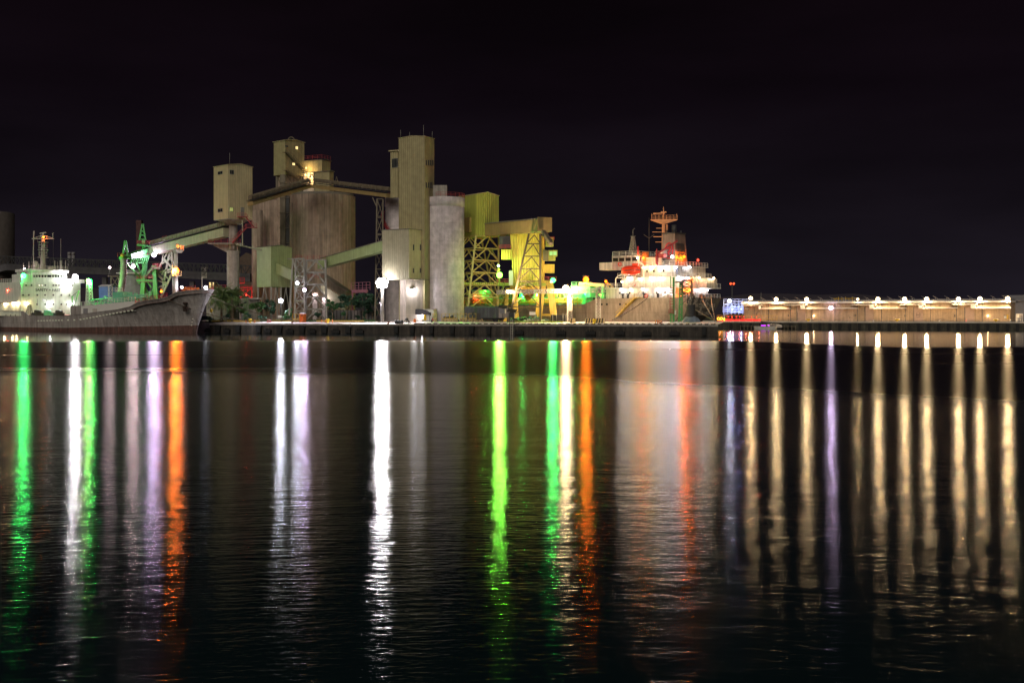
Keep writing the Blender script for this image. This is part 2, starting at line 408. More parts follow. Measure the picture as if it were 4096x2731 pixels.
# ---------------------------------------------------------------- land, quays, hills
QE, QT, RT = 2.5, 3.0, 2.5                               # quay edge, yard level behind it, far quay
A, B = V((-77.3, 294, 0)), V((44.8, 250, 0)); QU = (B-A).normalized(); QN = V((QU.y, -QU.x, 0))   # QN points to the water
if QN.y > 0: QN = -QN
def qp(px, back=0.0, z=None):
    """a point of the front quay, seen at column px, `back` metres behind its edge"""
    a = A - QN*back; d = V(((px-CX)/FPX, 1, 0)); nn = V((QN.x, QN.y, 0)); t = a.dot(nn)/d.dot(nn); p = d*t
    if z is None: z = QE+.0625*min(8.0, max(0.0, back-.6))
    return V((p.x, p.y, z))
land = [(-77.3, 294), (44.8, 250), (47, 278.5), (-31.8, 340), (-8, 460), (120, 760), (-900, 760), (-440, 626), (-86.2, 307.6)]
def slab(poly, z0, z1):
    m = MB(); m.prism([V((p[0], p[1], z0)) for p in poly], (0, 0, z1-z0)); return m
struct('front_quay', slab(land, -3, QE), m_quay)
def inset_strip(p0, p1, w0, w1, z):
    d = (p1-p0).normalized(); n = V((-d.y, d.x, 0))
    return [p0+n*w0+V((0, 0, z)), p1+n*w0+V((0, 0, z)), p1+n*w1+V((0, 0, z)), p0+n*w1+V((0, 0, z))]
ap = MB(); a0, a1, a2, a3 = A+QU*.2-QN*.6, B-QU*.2-QN*.6, B-QU*.2-QN*8.6, A+QU*.2-QN*8.6
ap.quad(a0+V((0, 0, QE+.004)), a1+V((0, 0, QE+.004)), a2+V((0, 0, QT+.004)), a3+V((0, 0, QT+.004))); ap.quad(a3+V((0, 0, QT+.004)), a2+V((0, 0, QT+.004)), V((46.2, 277.6, QT+.004)), V((20, 297.5, QT+.004)), V((-74, 307, QT+.004))); ap.quad(a1+V((0, 0, QE-.4)), V((46.4, 277.8, QE-.4)), V((46.2, 277.6, QT+.004)), a2+V((0, 0, QT+.004)), a1+V((0, 0, QE+.004))); struct('quay_apron', ap, m_apron)
yd = MB(); yd.quad(V((-75, 305.2, QT+.008)), V((16, 272.6, QT+.008)), V((19, 297, QT+.008)), V((-31.5, 339, QT+.008)), V((-10, 450, QT+.008)), V((-400, 600, QT+.008)), V((-84, 309, QT+.008))); struct('yard_ground', yd, m_soil)
cp = MB()
for i in range(1):
    p0 = A+V((0, 0, QE)); p1 = B+V((0, 0, QE))
cp.obox((p0+p1)/2+QN*.06-V((0, 0, .22)), QU*(B-A).length/2, QN*.06, V((0, 0, .2))); struct('quay_coping', cp, mat('coping', (.30, .27, .25), .7, var=.25))
# quay on the far right
C1, C2 = V((69, 385, 0)), V((158, 338, 0)); RU = (C2-C1).normalized(); RN = V((RU.y, -RU.x, 0)); RN = RN if RN.y < 0 else -RN
rq = [tuple((C1-RU*150).xy), tuple((C2+RU*150).xy), (500, 900), (60, 900), tuple((C1-RU*150-RN*120).xy)]
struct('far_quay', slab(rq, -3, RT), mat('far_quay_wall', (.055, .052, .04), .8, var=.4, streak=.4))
def rp_(px, back=0.0, z=RT):
    a = C1-RN*back; d = V(((px-CX)/FPX, 1, 0)); t = a.dot(RN)/d.dot(RN); p = d*t
    return V((p.x, p.y, z))
ra = MB(); a0, a1 = C1-RU*149, C2+RU*149
ra.quad(a0-RN*.6+V((0, 0, RT+.004)), a1-RN*.6+V((0, 0, RT+.004)), a1-RN*60+V((0, 0, RT+.004)), a0-RN*60+V((0, 0, RT+.004))); struct('far_apron', ra, m_apron)
rc = MB(); rc.obox((a0+a1)/2+RN*.05+V((0, 0, RT-.06)), (a1-a0)/2, RN*.06, V((0, 0, .22))); struct('far_coping', rc, mat('far_coping_white', (.60, .55, .48), .7))
hl = MB(); hp = []
for i in range(61):
    X = -1500+i*50; z = 30+9*math.sin(i*.37+1)+6*math.sin(i*.83)+3*math.sin(i*1.9)
    hp.append((X, z))
for (xa, za), (xb, zb) in zip(hp[:-1], hp[1:]):
    hl.quad((xa, 1500, 1), (xb, 1500, 1), (xb, 1680, zb), (xa, 1680, za)); hl.quad((xa, 1680, za), (xb, 1680, zb), (xb, 2100, 1), (xa, 2100, 1))
struct('hills', hl, m_hill)

# ---------------------------------------------------------------- building helpers
class CB:
    """box seen corner-on: left face pxL..pxC, right face pxC..pxR, near corner at depth Y"""
    def __init__(s, pxL, pxC, pxR, yT, yB, Y, th):
        th = R(th); s.rd = V((math.cos(th), math.sin(th), 0)); s.ld = V((-math.sin(th), math.cos(th), 0))
        rL, rC, rR = [(q-CX)/FPX for q in (pxL, pxC, pxR)]; X = rC*Y
        s.a = (rR*Y-X)/(s.rd.x-rR*s.rd.y); s.b = (X-rL*Y)/(-s.ld.x+rL*s.ld.y)
        s.c = V((X, Y, 0)); s.z1 = P(pxC, yT, Y).z; s.z0 = yB if yB < 100 else P(pxC, yB, Y).z
        s.nr = V((s.rd.y, -s.rd.x, 0)); s.nl = V((-s.ld.y, s.ld.x, 0))
    def pt(s, u, v, z): return s.c+s.rd*(s.a*u)+s.ld*(s.b*v)+V((0, 0, z))
    def walls(s, mb=None, z0=None, z1=None):
        mb = mb or MB(); z0 = s.z0 if z0 is None else z0; z1 = s.z1 if z1 is None else z1
        mb.prism([s.pt(0, 0, z0), s.pt(1, 0, z0), s.pt(1, 1, z0), s.pt(0, 1, z0)], (0, 0, z1-z0)); return mb
    def roof(s, h=.6, along='l', over=.25, t=.14):
        """shallow gable, ridge running along the left ('l') or right ('r') face"""
        mb = MB(); o = over; ua, va = o/s.a, o/s.b; z = s.z1+.01
        if along == 'l': prof = [(-ua, 0), (.5, h), (1+ua, 0)]; f = lambda q, e: s.pt(q[0], -va if e == 0 else 1+va, z+q[1])
        else: prof = [(-va, 0), (.5, h), (1+va, 0)]; f = lambda q, e: s.pt(-ua if e == 0 else 1+ua, q[0], z+q[1])
        poly = [f(q, 0) for q in prof]+[f((q[0], q[1]+t), 0) for q in prof[::-1]]
        far = f(prof[0], 1)-f(prof[0], 0); mb.prism(poly, far)
        base = [f((0, 0), 0), f((.5, h), 0), f((1, 0), 0)]      # gable infill just under the sheets
        g = MB(); ins = far.normalized()*over; g.prism([q+ins for q in base], far-2*ins)
        return mb, g
    def hit(s, px, py, face): return hit(px, py, s.c, s.nr if face == 'r' else s.nl)
    def window(s, face, x0, y0, x1, y1, parent, name='window', lit=None, mull=1, frame=m_frame, proud=.10, pane=None):
        p, q = s.hit(x0, y1, face), s.hit(x1, y0, face); n = s.nr if face == 'r' else s.nl
        d = (V((q.x, q.y, 0))-V((p.x, p.y, 0))); wd = d.length; d.normalize(); hz = q.z-p.z; t = .08
        c = (p+q)/2; fm = MB(); up = V((0, 0, 1))
        for sg in (-1, 1):
            fm.obox(c+d*sg*(wd/2-t/2)+n*proud/2, d*t/2, n*proud/2, up*hz/2)
            fm.obox(c+up*sg*(hz/2-t/2)+n*proud/2, d*(wd/2-t), n*proud/2, up*t/2)
        for k in range(1, mull+1): fm.obox(c+d*wd*(k/(mull+1)-.5)+n*proud/2, d*t/3, n*proud/2.2, up*(hz/2-t))
        o = part(name, fm, frame, parent)
        pm = MB(); pm.obox(c+n*.02, d*(wd/2-t), n*.02, up*(hz/2-t)); part('pane', pm, pane or (m_glass if not lit else lit), o)
        return o
m_lit = emat('lit_window', (1, .72, .30), 1.6)
m_litdim = emat('lit_window_dim', (.75, .85, .25), .35)

def text_mb(s, size, o, u, v, depth=.03):
    cu = bpy.data.curves.new('lettering', 'FONT'); cu.body = s; cu.size = size; cu.offset = .022*size; cu.align_x = 'CENTER'; cu.align_y = 'CENTER'
    ob = bpy.data.objects.new('lettering', cu); me = bpy.data.meshes.new_from_object(ob)
    n = V(u).cross(V(v)); mb = MB(); o = V(o)
    vs = [o+V(u)*q.co.x+V(v)*q.co.y+n*depth for q in me.vertices]
    mb.add(vs, [tuple(p.vertices) for p in me.polygons]); bpy.data.objects.remove(ob); bpy.data.curves.remove(cu); bpy.data.meshes.remove(me)
    return mb

# ---------------------------------------------------------------- cement terminal
# slip-formed silos
def silo(name, label, px, rpx, Y, yT, m, ribs, group, parapet=0, z0=QT):
    c = G(px, Y, 0); r = rpx*Y/FPX; zt = P(px, yT, Y-r).z
    t = thing(name, label, 'silo', (c.x, c.y, z0), group=group)
    bm_ = MB(); n = 96; prof = []
    for i in range(n):
        a = 2*math.pi*i/n; rr = r+(.10 if (ribs and i % 6 == 0) else 0)+(-.05 if (ribs and i % 6 == 3) else 0); prof.append((rr*math.cos(a), rr*math.sin(a)))
    bm_.add([(c.x+x, c.y+y, z0) for x, y in prof]+[(c.x+x, c.y+y, zt) for x, y in prof], [(i, (i+1) % n, n+(i+1) % n, n+i) for i in range(n)], not ribs)
    bm_.add([(c.x+x, c.y+y, zt) for x, y in prof], [tuple(range(n))])
    part('wall', bm_, m, t)
    if parapet:
        pb = MB(); pb.lathe((c.x, c.y, 0), [(r+.02, zt-parapet-.1), (r+.14, zt-parapet), (r+.14, zt+.3), (r-.1, zt+.3), (r-.1, zt+.02)], 64); part('parapet', pb, m, t)
    return t, c, r, zt
silA, cA, rA, zA = silo('cement_silo', 'huge brown concrete silo streaked with dark stains under the sloping conveyor', 1289, 131, 334, 774, m_silo, True, 'slip-formed cement silos')
silB, cB, rB, zB = silo('cement_silo', 'stained concrete silo half hidden behind the transfer tower and the green hopper house', 1141, 131, 352, 800, m_silo, True, 'slip-formed cement silos')
cap = MB(); cap.lathe((cA.x, cA.y, 0), [(rA-.5, zA+.02), (rA-.5, zA+.7), (.05, zA+1.3)], 48); part('roof', cap, m_roof, silA)
cap = MB(); cap.lathe((cB.x, cB.y, 0), [(rB-.5, zB+.02), (rB-.5, zB+.7), (.05, zB+1.3)], 48); part('roof', cap, m_roof, silB)
rl = MB(); rl.rail([cB+V((math.cos(R(a))*(rB-.2), math.sin(R(a))*(rB-.2), zB+.02)) for a in range(180, 361, 15)]); part('railing', rl, m_rail, silB)
pl = MB()
for q in (1010, 1028): 
    pass
cl = MB(); cl.tube(P(1029, 1290, 338), P(1029, 842, 338), 1.6, n=24); part('pilaster', cl, m_silo, silB)
# bucket elevator shaft between the silos
el = thing('elevator_shaft', 'dark steel elevator shaft with a caged ladder between the two big silos', 'elevator shaft', tuple(G(1139, 321, QT)))
eb = MB(); p = G(1133, 322, QT); zt = P(1133, 700, 322).z; eb.box(p, 1.5, 1.5, zt-QT); part('leg', eb, m_brsteel, el)
eb = MB(); p = G(1152, 322, QT); eb.box(p, .9, 1.2, zt-6-QT); part('leg', eb, m_dark, el)
eb = MB()
for k in range(9): z = 8+k*4.2; eb = MB(); eb.beam(G(1118, 321, z), G(1160, 321, z), .16); eb.beam(G(1118, 321, z), G(1160, 321, z+4.2 if k % 2 else z-4.2), .1); part('bracing', eb, m_brsteel, el)
eb = MB(); eb.ladder(G(1164, 320.6, QT), G(1164, 320.6, zt-8), (1, 0, 0), .7, .06); part('ladder', eb, m_brsteel, el)

# head house on the silos
hh = CB(1095, 1142, 1217, 562, 697, 328, 48)
hb = thing('head_house', 'tall sheet-clad head house with lit windows and zigzag stair above the brown silos', 'building', tuple(hh.pt(.5, .5, 36)))
part('wall', hh.walls(), m_olive, hb); r_, g_ = hh.roof(.5, 'l'); part('roof', r_, m_cream, hb); part('gable', g_, m_olive, hb)
lg = MB()
for u, v in ((.1, .1), (.9, .1), (.1, .9), (.9, .9)): lg.beam(hh.pt(u, v, zB-.2), hh.pt(u, v, hh.z0), .5)
for u in (.1, .9): lg.beam(hh.pt(u, .1, zB), hh.pt(1-u, .1, hh.z0), .2); lg.beam(hh.pt(.1, u, zB), hh.pt(.1, 1-u, hh.z0), .2)
part('support_frame', lg, m_brsteel, hb)
sh = MB(); sh.prism([hh.pt(.12, .1, zB-6), hh.pt(.9, .1, zB-6), hh.pt(.9, .9, zB-6), hh.pt(.12, .9, zB-6)], (0, 0, hh.z0-zB+6-.05)); part('lower_wall', sh, m_silo, hb)
hh.window('r', 1181, 586, 1192, 598, hb, lit=m_lit); hh.window('r', 1168, 652, 1180, 662, hb, lit=m_lit)
hh.window('r', 1140, 583, 1152, 588, hb, mull=0)
ar = MB(); c0 = hh.pt(.62, .5, hh.z1+.4); ar.path([c0+V((math.cos(a)*1.0, 0, math.sin(a)*1.3)) for a in [math.pi*i/10 for i in range(11)]], .18); part('vent_pipe', ar, m_brsteel, hb)
st = MB(); s0, s1 = hh.hit(1140, 612, 'r')+hh.nr*.7, hh.hit(1215, 690, 'r')+hh.nr*.7; st.stair(s0, s1, .9, hh.nr); 
s2 = hh.hit(1142, 684, 'r')+hh.nr*.7; st.stair(s2, hh.hit(1205, 735, 'r')+hh.nr*.7, .9, hh.nr); st.beam(s0, s0-hh.rd*1.2, .9, .08); st.beam(s2, s2-hh.rd*1.2, .9, .08)
part('stair', st, m_brsteel, hb)
# lower annex with lit doorway
an = CB(1213, 1288, 1322, 640, 690, 330, 62)
ab = thing('silo_top_annex', 'low clad annex with railed roof and brightly lit open bay beside the head house', 'building', tuple(an.pt(.5, .5, zA+.3)))
part('wall', an.walls(), m_olive, ab); r_, g_ = an.roof(.3, 'l'); part('roof', r_, m_roof, ab)
rl = MB(); rl.rail([an.pt(0, 1, an.z1+.4), an.pt(0, 0, an.z1+.4), an.pt(1, 0, an.z1+.4)], 1.1); part('railing', rl, m_rail, ab)
an2 = CB(1258, 1318, 1335, 686, 745, 326, 62); part('lower_wall', an2.walls(z0=zA+.4), m_olive, ab)
r_, g_ = an2.roof(.25, 'l'); part('lower_roof', r_, m_roof, ab)
lt = CB(1212, 1256, 1262, 688, 742, 331, 62); part('back_wall', lt.walls(z0=zA+.4), m_wred, ab)
fr = MB()
for q in (1214, 1228, 1241, 1255): fr.beam(hit(q, 742, lt.c+lt.nl*1.6, lt.nl), hit(q, 690, lt.c+lt.nl*1.6, lt.nl), .14)
fr.beam(hit(1207, 690, lt.c+lt.nl*1.8, lt.nl), hit(1262, 690, lt.c+lt.nl*1.8, lt.nl), .3, .12); fr.path([hit(1238, 742, lt.c+lt.nl*1.9, lt.nl), hit(1240, 705, lt.c+lt.nl*1.9, lt.nl), hit(1246, 697, lt.c+lt.nl*1.9, lt.nl), hit(1253, 703, lt.c+lt.nl*1.9, lt.nl), hit(1262, 742, lt.c+lt.nl*1.9, lt.nl)], .14)
part('bay_frame', fr, m_brsteel, ab)
for q, w_, pw in ((1222, 700, 260), (1243, 715, 500), (1225, 672, 300)):
    bulb(ab, hit(q, w_, lt.c+lt.nl*1.3, lt.nl), 'amber', .2, pw, 'SPOT', aim=-lt.nl, cone=165)
ldr = MB(); ldr.prism([P(1337, 734, 330), P(1345, 706, 330), P(1347, 706, 330), P(1355, 734, 330), P(1352, 734, 330), P(1346, 712, 330), P(1340, 734, 330)], (0, .2, 0)); part('hoist_frame', ldr, m_brsteel, ab)

# left transfer tower on its column
tt = CB(855, 912, 1010, 660, 874, 300, 45)
tb = thing('transfer_tower', 'cream clad transfer tower raised on one round concrete column beside the brown silos', 'tower', tuple(tt.pt(.5, .5, QT)))
part('cabin', tt.walls(), m_cream, tb); r_, g_ = tt.roof(.55, 'l', .15); part('roof', r_, m_cream, tb); part('gable', g_, m_cream, tb)
for a in ((1, 'l', 872, 684, 891, 700), (0, 'r', 918, 681, 935, 697), (1, 'l', 872, 833, 891, 850), (0, 'r', 917, 830, 933, 847)):
    tt.window(a[1], a[2], a[3], a[4], a[5], tb, mull=1, lit=m_litdim if a[3] == 830 else None)
tt.window('r', 962, 830, 976, 866, tb, name='door', mull=0, pane=m_frame)
us = MB(); us.prism([tt.pt(0, 0, tt.z0-.02), tt.pt(1, 0, tt.z0-.02), tt.pt(1, 1, tt.z0-.02), tt.pt(0, 1, tt.z0-.02)], (0, 0, -.12))
cc = tt.pt(.5, .5, 0); zl = tt.z0
us.lathe((cc.x, cc.y, 0), [(4.2, zl-.14), (1.8, zl-1.3)], 4); part('underside', us, m_conc, tb)
co = MB(); co.tube((cc.x, cc.y, P(940, 1004, 305).z), (cc.x, cc.y, zl-.5), 1.12, n=28); part('upper_column', co, m_conc, tb)
co = MB(); co.tube((cc.x, cc.y, QT-.5), (cc.x, cc.y, P(940, 1004, 305).z), 1.62, n=32)
co2 = MB()
for z in (7.5, 13): co2.lathe((cc.x, cc.y, z), [(1.63, 0), (1.66, .05), (1.63, .1)], 32)
part('column', co, m_conc, tb)
zp = P(900, 975, 303).z
br = MB(); pu = V((1, -.1, 0)).normalized(); br.prism([cc+V((-5.6, .2, zp)), cc+V((1.4, -.5, zp)), cc+V((1.4, -.5, zp-2.4)), cc+V((-1.2, -.2, zp-2.4)), cc+V((-5.0, .2, zp-.5))], (0, 2.4, 0)); br.obox(cc+V((-1.8, -.2, zp+.1)), V((4.4, 0, 0)), V((0, 1.9, 0)), V((0, 0, .12))); part('corbel', br, m_conc, tb)
rl = MB(); rl.rail([cc+V((-6.1, 1.6, zp+.2)), cc+V((-6.1, -2.0, zp+.2)), cc+V((2.4, -2.0, zp+.2))]); 
f1 = hit(985, 912, cc+V((0, -3.2, 0)), V((0, 1, 0))); f2 = hit(1028, 910, cc+V((0, -3.2, 0)), V((0, 1, 0))); f0 = hit(930, 972, cc+V((0, -2.6, 0)), V((0, 1, 0))); f3 = hit(965, 868, cc+V((0, -3.2, 0)), V((0, 1, 0)))
part('railing', rl, m_rail, tb)
st = MB(); st.stair(f0, f1, .8, (0, 1, 0)); st.stair(f2-V((.8, 0, 0)), f3+V((1.2, 0, 0)), .8, (0, 1, 0)); st.obox((f1+f2)/2, V((1.4, 0, 0)), V((0, .7, 0)), V((0, 0, .06))); st.obox(f3+V((.3, 0, 0)), V((1.2, 0, 0)), V((0, .8, 0)), V((0, 0, .06)))
st.rail([f1+V((0, -.6, 0)), f2+V((0, -.6, 0))]); st.rail([f3+V((-.8, -.7, 0)), f3+V((1.3, -.7, 0))]); part('stair', st, m_rail, tb)
po = MB(); po.beam(hit(970, 880, f1, V((0, 1, 0))), hit(970, 982, f1, V((0, 1, 0))), .25); po.beam(hit(945, 978, f1, V((0, 1, 0))), hit(1047, 1001, f1+V((0, 4, 0)), V((0, 1, 0))), .35, .35); part('brace', po, m_cloth, tb)
po = MB(); po.tube(tt.pt(.3, .4, tt.z1), tt.pt(.3, .4, tt.z1+3.6), .04); part('antenna', po, m_steel, tb)

# sheet-clad hopper house on stilts
gh = CB(1027, 1084, 1168, 986, 1147, 306, 45)
gb = thing('hopper_house', 'pale green clad hopper house standing on steel stilts in front of the big silos', 'building', tuple(gh.pt(.5, .5, QT)))
part('wall', gh.walls(), m_green, gb); r_, g_ = gh.roof(.5, 'l', .12, .10); part('roof', r_, m_roof, gb); part('gable', g_, m_green, gb)
for u, v in ((.04, .04), (.96, .04), (.04, .96), (.96, .96), (.5, .04)): sl_ = MB(); sl_.beam(gh.pt(u, v, QT), gh.pt(u, v, gh.z0), .42); part('stilt', sl_, m_steel, gb)
bx = MB()
for u0, u1 in ((.04, .5), (.5, .96)): bx.beam(gh.pt(u0, .04, QT+.2), gh.pt((u0+u1)/2, .04, gh.z0), .2); bx.beam(gh.pt(u1, .04, QT+.2), gh.pt((u0+u1)/2, .04, gh.z0), .2)
bx.beam(gh.pt(.04, .04, QT+.2), gh.pt(.04, .5, gh.z0), .2); bx.beam(gh.pt(.04, .96, QT+.2), gh.pt(.04, .5, gh.z0), .2); part('bracing', bx, m_steel, gb)
# chute from it to the lattice tower
ch = MB(); d0 = [hit(q, w_, gh.pt(.1, -.02, 0)+gh.nr*.3, gh.nr) for q, w_ in ((1104, 1052), (1104, 1095))]; 
e0 = [P(1172, 1083, 300), P(1172, 1124, 300)]
ch.prism([d0[0], e0[0], e0[1], d0[1]], V((.7, 2.0, 0)))
solo('inclined_chute', ch, m_green, 'pale green enclosed chute sloping from the hopper house down to the lattice tower', 'chute', tuple(e0[1]))

# lattice transfer tower
def quad4(px0, px1, Y0, Y1, z): return [G(px0, Y0, z), G(px1, Y0, z), G(px1, Y1, z) , G(px0, Y1, z)]
lt_ = thing('lattice_tower', 'pale steel lattice tower with floodlights and platforms in front of the brown silo', 'tower', tuple(G(1240, 297, QT)))
m1 = MB(); m1.lattice(quad4(1179, 1219, 295, 299, QT), quad4(1183, 1216, 295, 299, P(0, 1036, 297).z), 6, .2, 'X'); part('stair_frame', m1, m_steel, lt_)
m1 = MB(); m1.lattice(quad4(1222, 1306, 296, 302, QT), quad4(1226, 1302, 296, 302, P(0, 1040, 297).z), 5, .25, 'K'); part('frame', m1, m_steel, lt_)
m1 = MB(); m1.beam(P(1157, 1262, 296), P(1172, 1035, 296), .4); m1.beam(P(1172, 1036, 296), P(1182, 1080, 296), .3); m1.beam(P(1150, 1035, 296), P(1195, 1036, 296), .25); part('raking_leg', m1, m_steel, lt_)
for w_ in (1105, 1145, 1205): z = P(0, w_, 296).z; m1 = MB(); m1.obox(G(1201, 297, z), V((1.3, 0, 0)), V((0, 2.2, 0)), V((0, 0, .12))); part('platform', m1, m_cloth, lt_)
m1 = MB(); z = P(0, 1040, 297).z; m1.rail([G(1183, 295, z), G(1302, 296, z), G(1302, 302, z)], 1.1); part('railing', m1, m_rail, lt_); m1 = MB(); m1.rail([G(1220, 295.9, 14), G(1302, 295.9, 14)], 1.1); part('railing', m1, m_rail, lt_)
m1 = MB(); m1.stair(G(1226, 298, QT), G(1296, 298, 6.8), .9, (0, 1, 0)); m1.stair(G(1296, 298, 6.8), G(1226, 298, 11), .9, (0, 1, 0)); m1.ladder(G(1200, 294.6, QT+1), G(1200, 294.6, 17), (1, 0, 0)); part('stair', m1, m_brsteel, lt_)
for q, w_, pw in ((1189, 1132, 3200), (1218, 1160, 3600)):
    hd = MB(); hd.obox(P(q, w_, 294.2), V((.5, 0, 0)), V((0, .25, 0)), V((0, 0, .35))); o = part('floodlight', hd, m_dark, lt_)
    bulb(o, P(q, w_, 293.5), 'cool' if q == 1189 else 'violet', .42, pw, cone=150)

# conveyor galleries
def gallery(name, label, a, b, h, wdt, m, roofm=None, rail_side=None, ribs=0):
    """covered belt bridge between two points on its lower near edge"""
    t = thing(name, label, 'conveyor', tuple((a+b)/2))
    d = (b-a).normalized(); sd = d.cross(V((0, 0, 1))).normalized(); sd = sd if sd.y > 0 else -sd; up = V((0, 0, h))
    g = MB(); g.prism([a, a+sd*wdt, a+sd*wdt+up, a+up], b-a); part('wall', g, m, t)
    g = MB(); o = V((0, 0, .02)); g.prism([a+up-sd*.2+o, a+up+sd*(wdt/2)+V((0, 0, h*.14)), a+up+sd*(wdt+.2)+o, a+up+sd*(wdt+.2)+V((0, 0, .16)), a+up+sd*(wdt/2)+V((0, 0, h*.14+.14)), a+up-sd*.2+V((0, 0, .16))], b-a); part('roof', g, roofm or m_roof, t)
    return t, d, sd, up
# open belt bridge from the ship loader up to the transfer tower
def beltway(name, label, a, b, gird, belt, cover=1.25, cm=None):
    t = thing(name, label, 'conveyor', tuple((a+b)/2)); d = (b-a).normalized(); sd = d.cross(V((0, 0, 1))).normalized(); sd = sd if sd.y > 0 else -sd; up = V((0, 0, 1))
    g = MB(); g.prism([a, a+sd*2.2, a+sd*2.2+up*gird, a+up*gird], b-a); part('girder', g, belt, t)
    L = (b-a).length; n = int(L/1.3); c = MB()
    for i in range(n):
        p, q = a.lerp(b, (i+.06)/n)+sd*.6, a.lerp(b, (i+.94)/n)+sd*.6; z = gird+.75
        prof = [(0, 0), (0, cover*.6), (.4, cover), (1.2, cover), (1.6, cover*.6), (1.6, 0)]
        c.prism([p+sd*x+up*(z+y) for x, y in prof], q-p)
    part('belt_cover', c, cm or m_cloth, t)
    w_ = MB(); w_.obox((a+b)/2+sd*1.1+up*(gird+.4), sd*1.5, (b-a)/2, up*.07); part('walkway', w_, m_dark, t)
    r = MB(); o = -sd*.4+up*(gird+.45); r.rail([a+o, b+o], 1.05, 2.0); part('railing', r, m_brsteel, t)
    return t
beltway('conveyor_bridge', 'long open belt conveyor bridge rising from the green ship loader to the cream tower', P(590, 1022, 330), P(892, 946, 304), 2.3, m_cloth)
beltway('conveyor_bridge', 'belt conveyor bridge climbing from the cream tower along the tops of the brown silos', P(1012, 822, 302), P(1245, 752, 318), 1.0, m_gal, 1.0, m_brsteel)
beltway('conveyor_bridge', 'belt conveyor bridge running down from the silo top to the tall central tower', P(1245, 752, 318), P(1545, 790, 294), 1.0, m_gal, 1.0, m_brsteel)
t_, d_, s_, u_ = gallery('covered_gallery', 'sloping green covered conveyor gallery climbing from the lattice tower to the central tower', P(1270, 1076, 301), P(1531, 1004, 288), 2.5, 2.6, m_green)
gallery('covered_gallery', 'dark covered conveyor sloping down behind the lattice tower towards the trees', P(1284, 1128, 312), P(1385, 1196, 308), 2.0, 2.4, m_brsteel)
sk = MB(); sk.prism([P(1284, 1135, 313), P(1380, 1198, 309), P(1380, 1240, 309), P(1330, 1225, 311), P(1284, 1165, 313)], (0, .4, 0)); 
solo('skirt_wall', sk, m_cloth, 'pale sheet skirt hanging beneath the dark sloping conveyor', 'sheet wall', tuple(P(1330, 1225, 311)))
bt = thing('trestle', 'slim steel trestle carrying the high conveyor beside the tall central tower', 'trestle', tuple(G(1518, 296, QT)))
m1 = MB(); m1.lattice(quad4(1500, 1528, 296, 300, QT), quad4(1508, 1532, 296, 300, P(0, 796, 296).z), 7, .16, 'Z'); m1.beam(P(1490, 790, 296), P(1508, 830, 296), .25); part('frame', m1, m_brsteel, bt)

# central tower
ct_lo = CB(1529, 1636, 1702, 917, QT, 281, 58)
ct = thing('central_tower', 'tallest olive clad tower stepping down to a lower block at the quay', 'tower', tuple(ct_lo.pt(.3, .3, QT)))
part('lower_block', ct_lo.walls(z0=P(0, 1118, 281).z), m_block, ct)
ed = MB(); z = ct_lo.z1
for u, v, u2, v2 in ((0, 0, 1, 0), (0, 0, 0, 1)): ed.beam(ct_lo.pt(u, v, z+.1), ct_lo.pt(u2, v2, z+.1), .3, .22)
part('lower_coping', ed, m_roof, ct)
ct_up = CB(1595, 1699, 1737, 546, QT, 285, 63)
part('tower_block', ct_up.walls(), m_olive, ct)
r_, g_ = ct_up.roof(.35, 'r', .12, .1); part('roof', r_, m_cream, ct); part('gable', g_, m_olive, ct)
for y0, y1, xs in ((641, 662, (1702, 1711, 1719, 1728)), (730, 752, (1702, 1711, 1719, 1724))):
    for x in xs: ct_up.window('r', x, y0, x+5, y1, ct, name='louvre', mull=0, frame=m_roof)
for x in (1651, 1679): 
    ct_lo.window('r', x, 978, x+5, 1002, ct, mull=0); ct_lo.window('r', x, 1073, x+5, 1092, ct, mull=0)
# concrete panelled base
bs = CB(1600, 1624, 1698, 1119, QT, 283, 30)
part('base_wall', bs.walls(), mat('base_panels', (.50, .43, .38), .75, var=.12, streak=.2, panel=(2.0, 4.4), stain=((.30, .26, .24), .6)), ct)
cn = MB(); cn.obox(ct_lo.pt(.5, 0, P(0, 1116, 281).z)+ct_lo.nr*.5, ct_lo.rd*ct_lo.a*.55, ct_lo.nr*.5, V((0, 0, .1))); part('canopy', cn, m_roof, ct)
for q in (1628, 1658): pass
ax = CB(1562, 1592, 1598, 604, 790, 292, 63); part('annex', ax.walls(), m_olive, ct)
am = MB(); am.obox(ax.pt(0, .4, ax.z1+.1), ax.ld*ax.b*.75, ax.nl*.4, V((0, 0, .12))); part('annex_roof', am, m_cream, ct)
ax.window('l', 1568, 633, 1592, 672, ct, name='opening', mull=3)
for q, y in ((1601, 512), (1637, 524), (1693, 500), (1728, 518)):
    am = MB(); p = ct_up.hit(q, 546, 'l' if q < 1699 else 'r'); am.tube(p+V((0, 1, -.5)), V((p.x, p.y+1, P(0, y, 286).z)), .035); part('antenna', am, m_steel, ct)
lb = MB(); lp = bs.hit(1650, 1160, 'r')+bs.nr*.4; lb.obox(lp+V((0, 0, .3)), V((.4, 0, 0)), V((0, .35, 0)), V((0, 0, .12))); lo = part('wall_lamp', lb, m_dark, ct); bulb(lo, lp+bs.nr*.55, 'white', .33, 650, 'POINT')
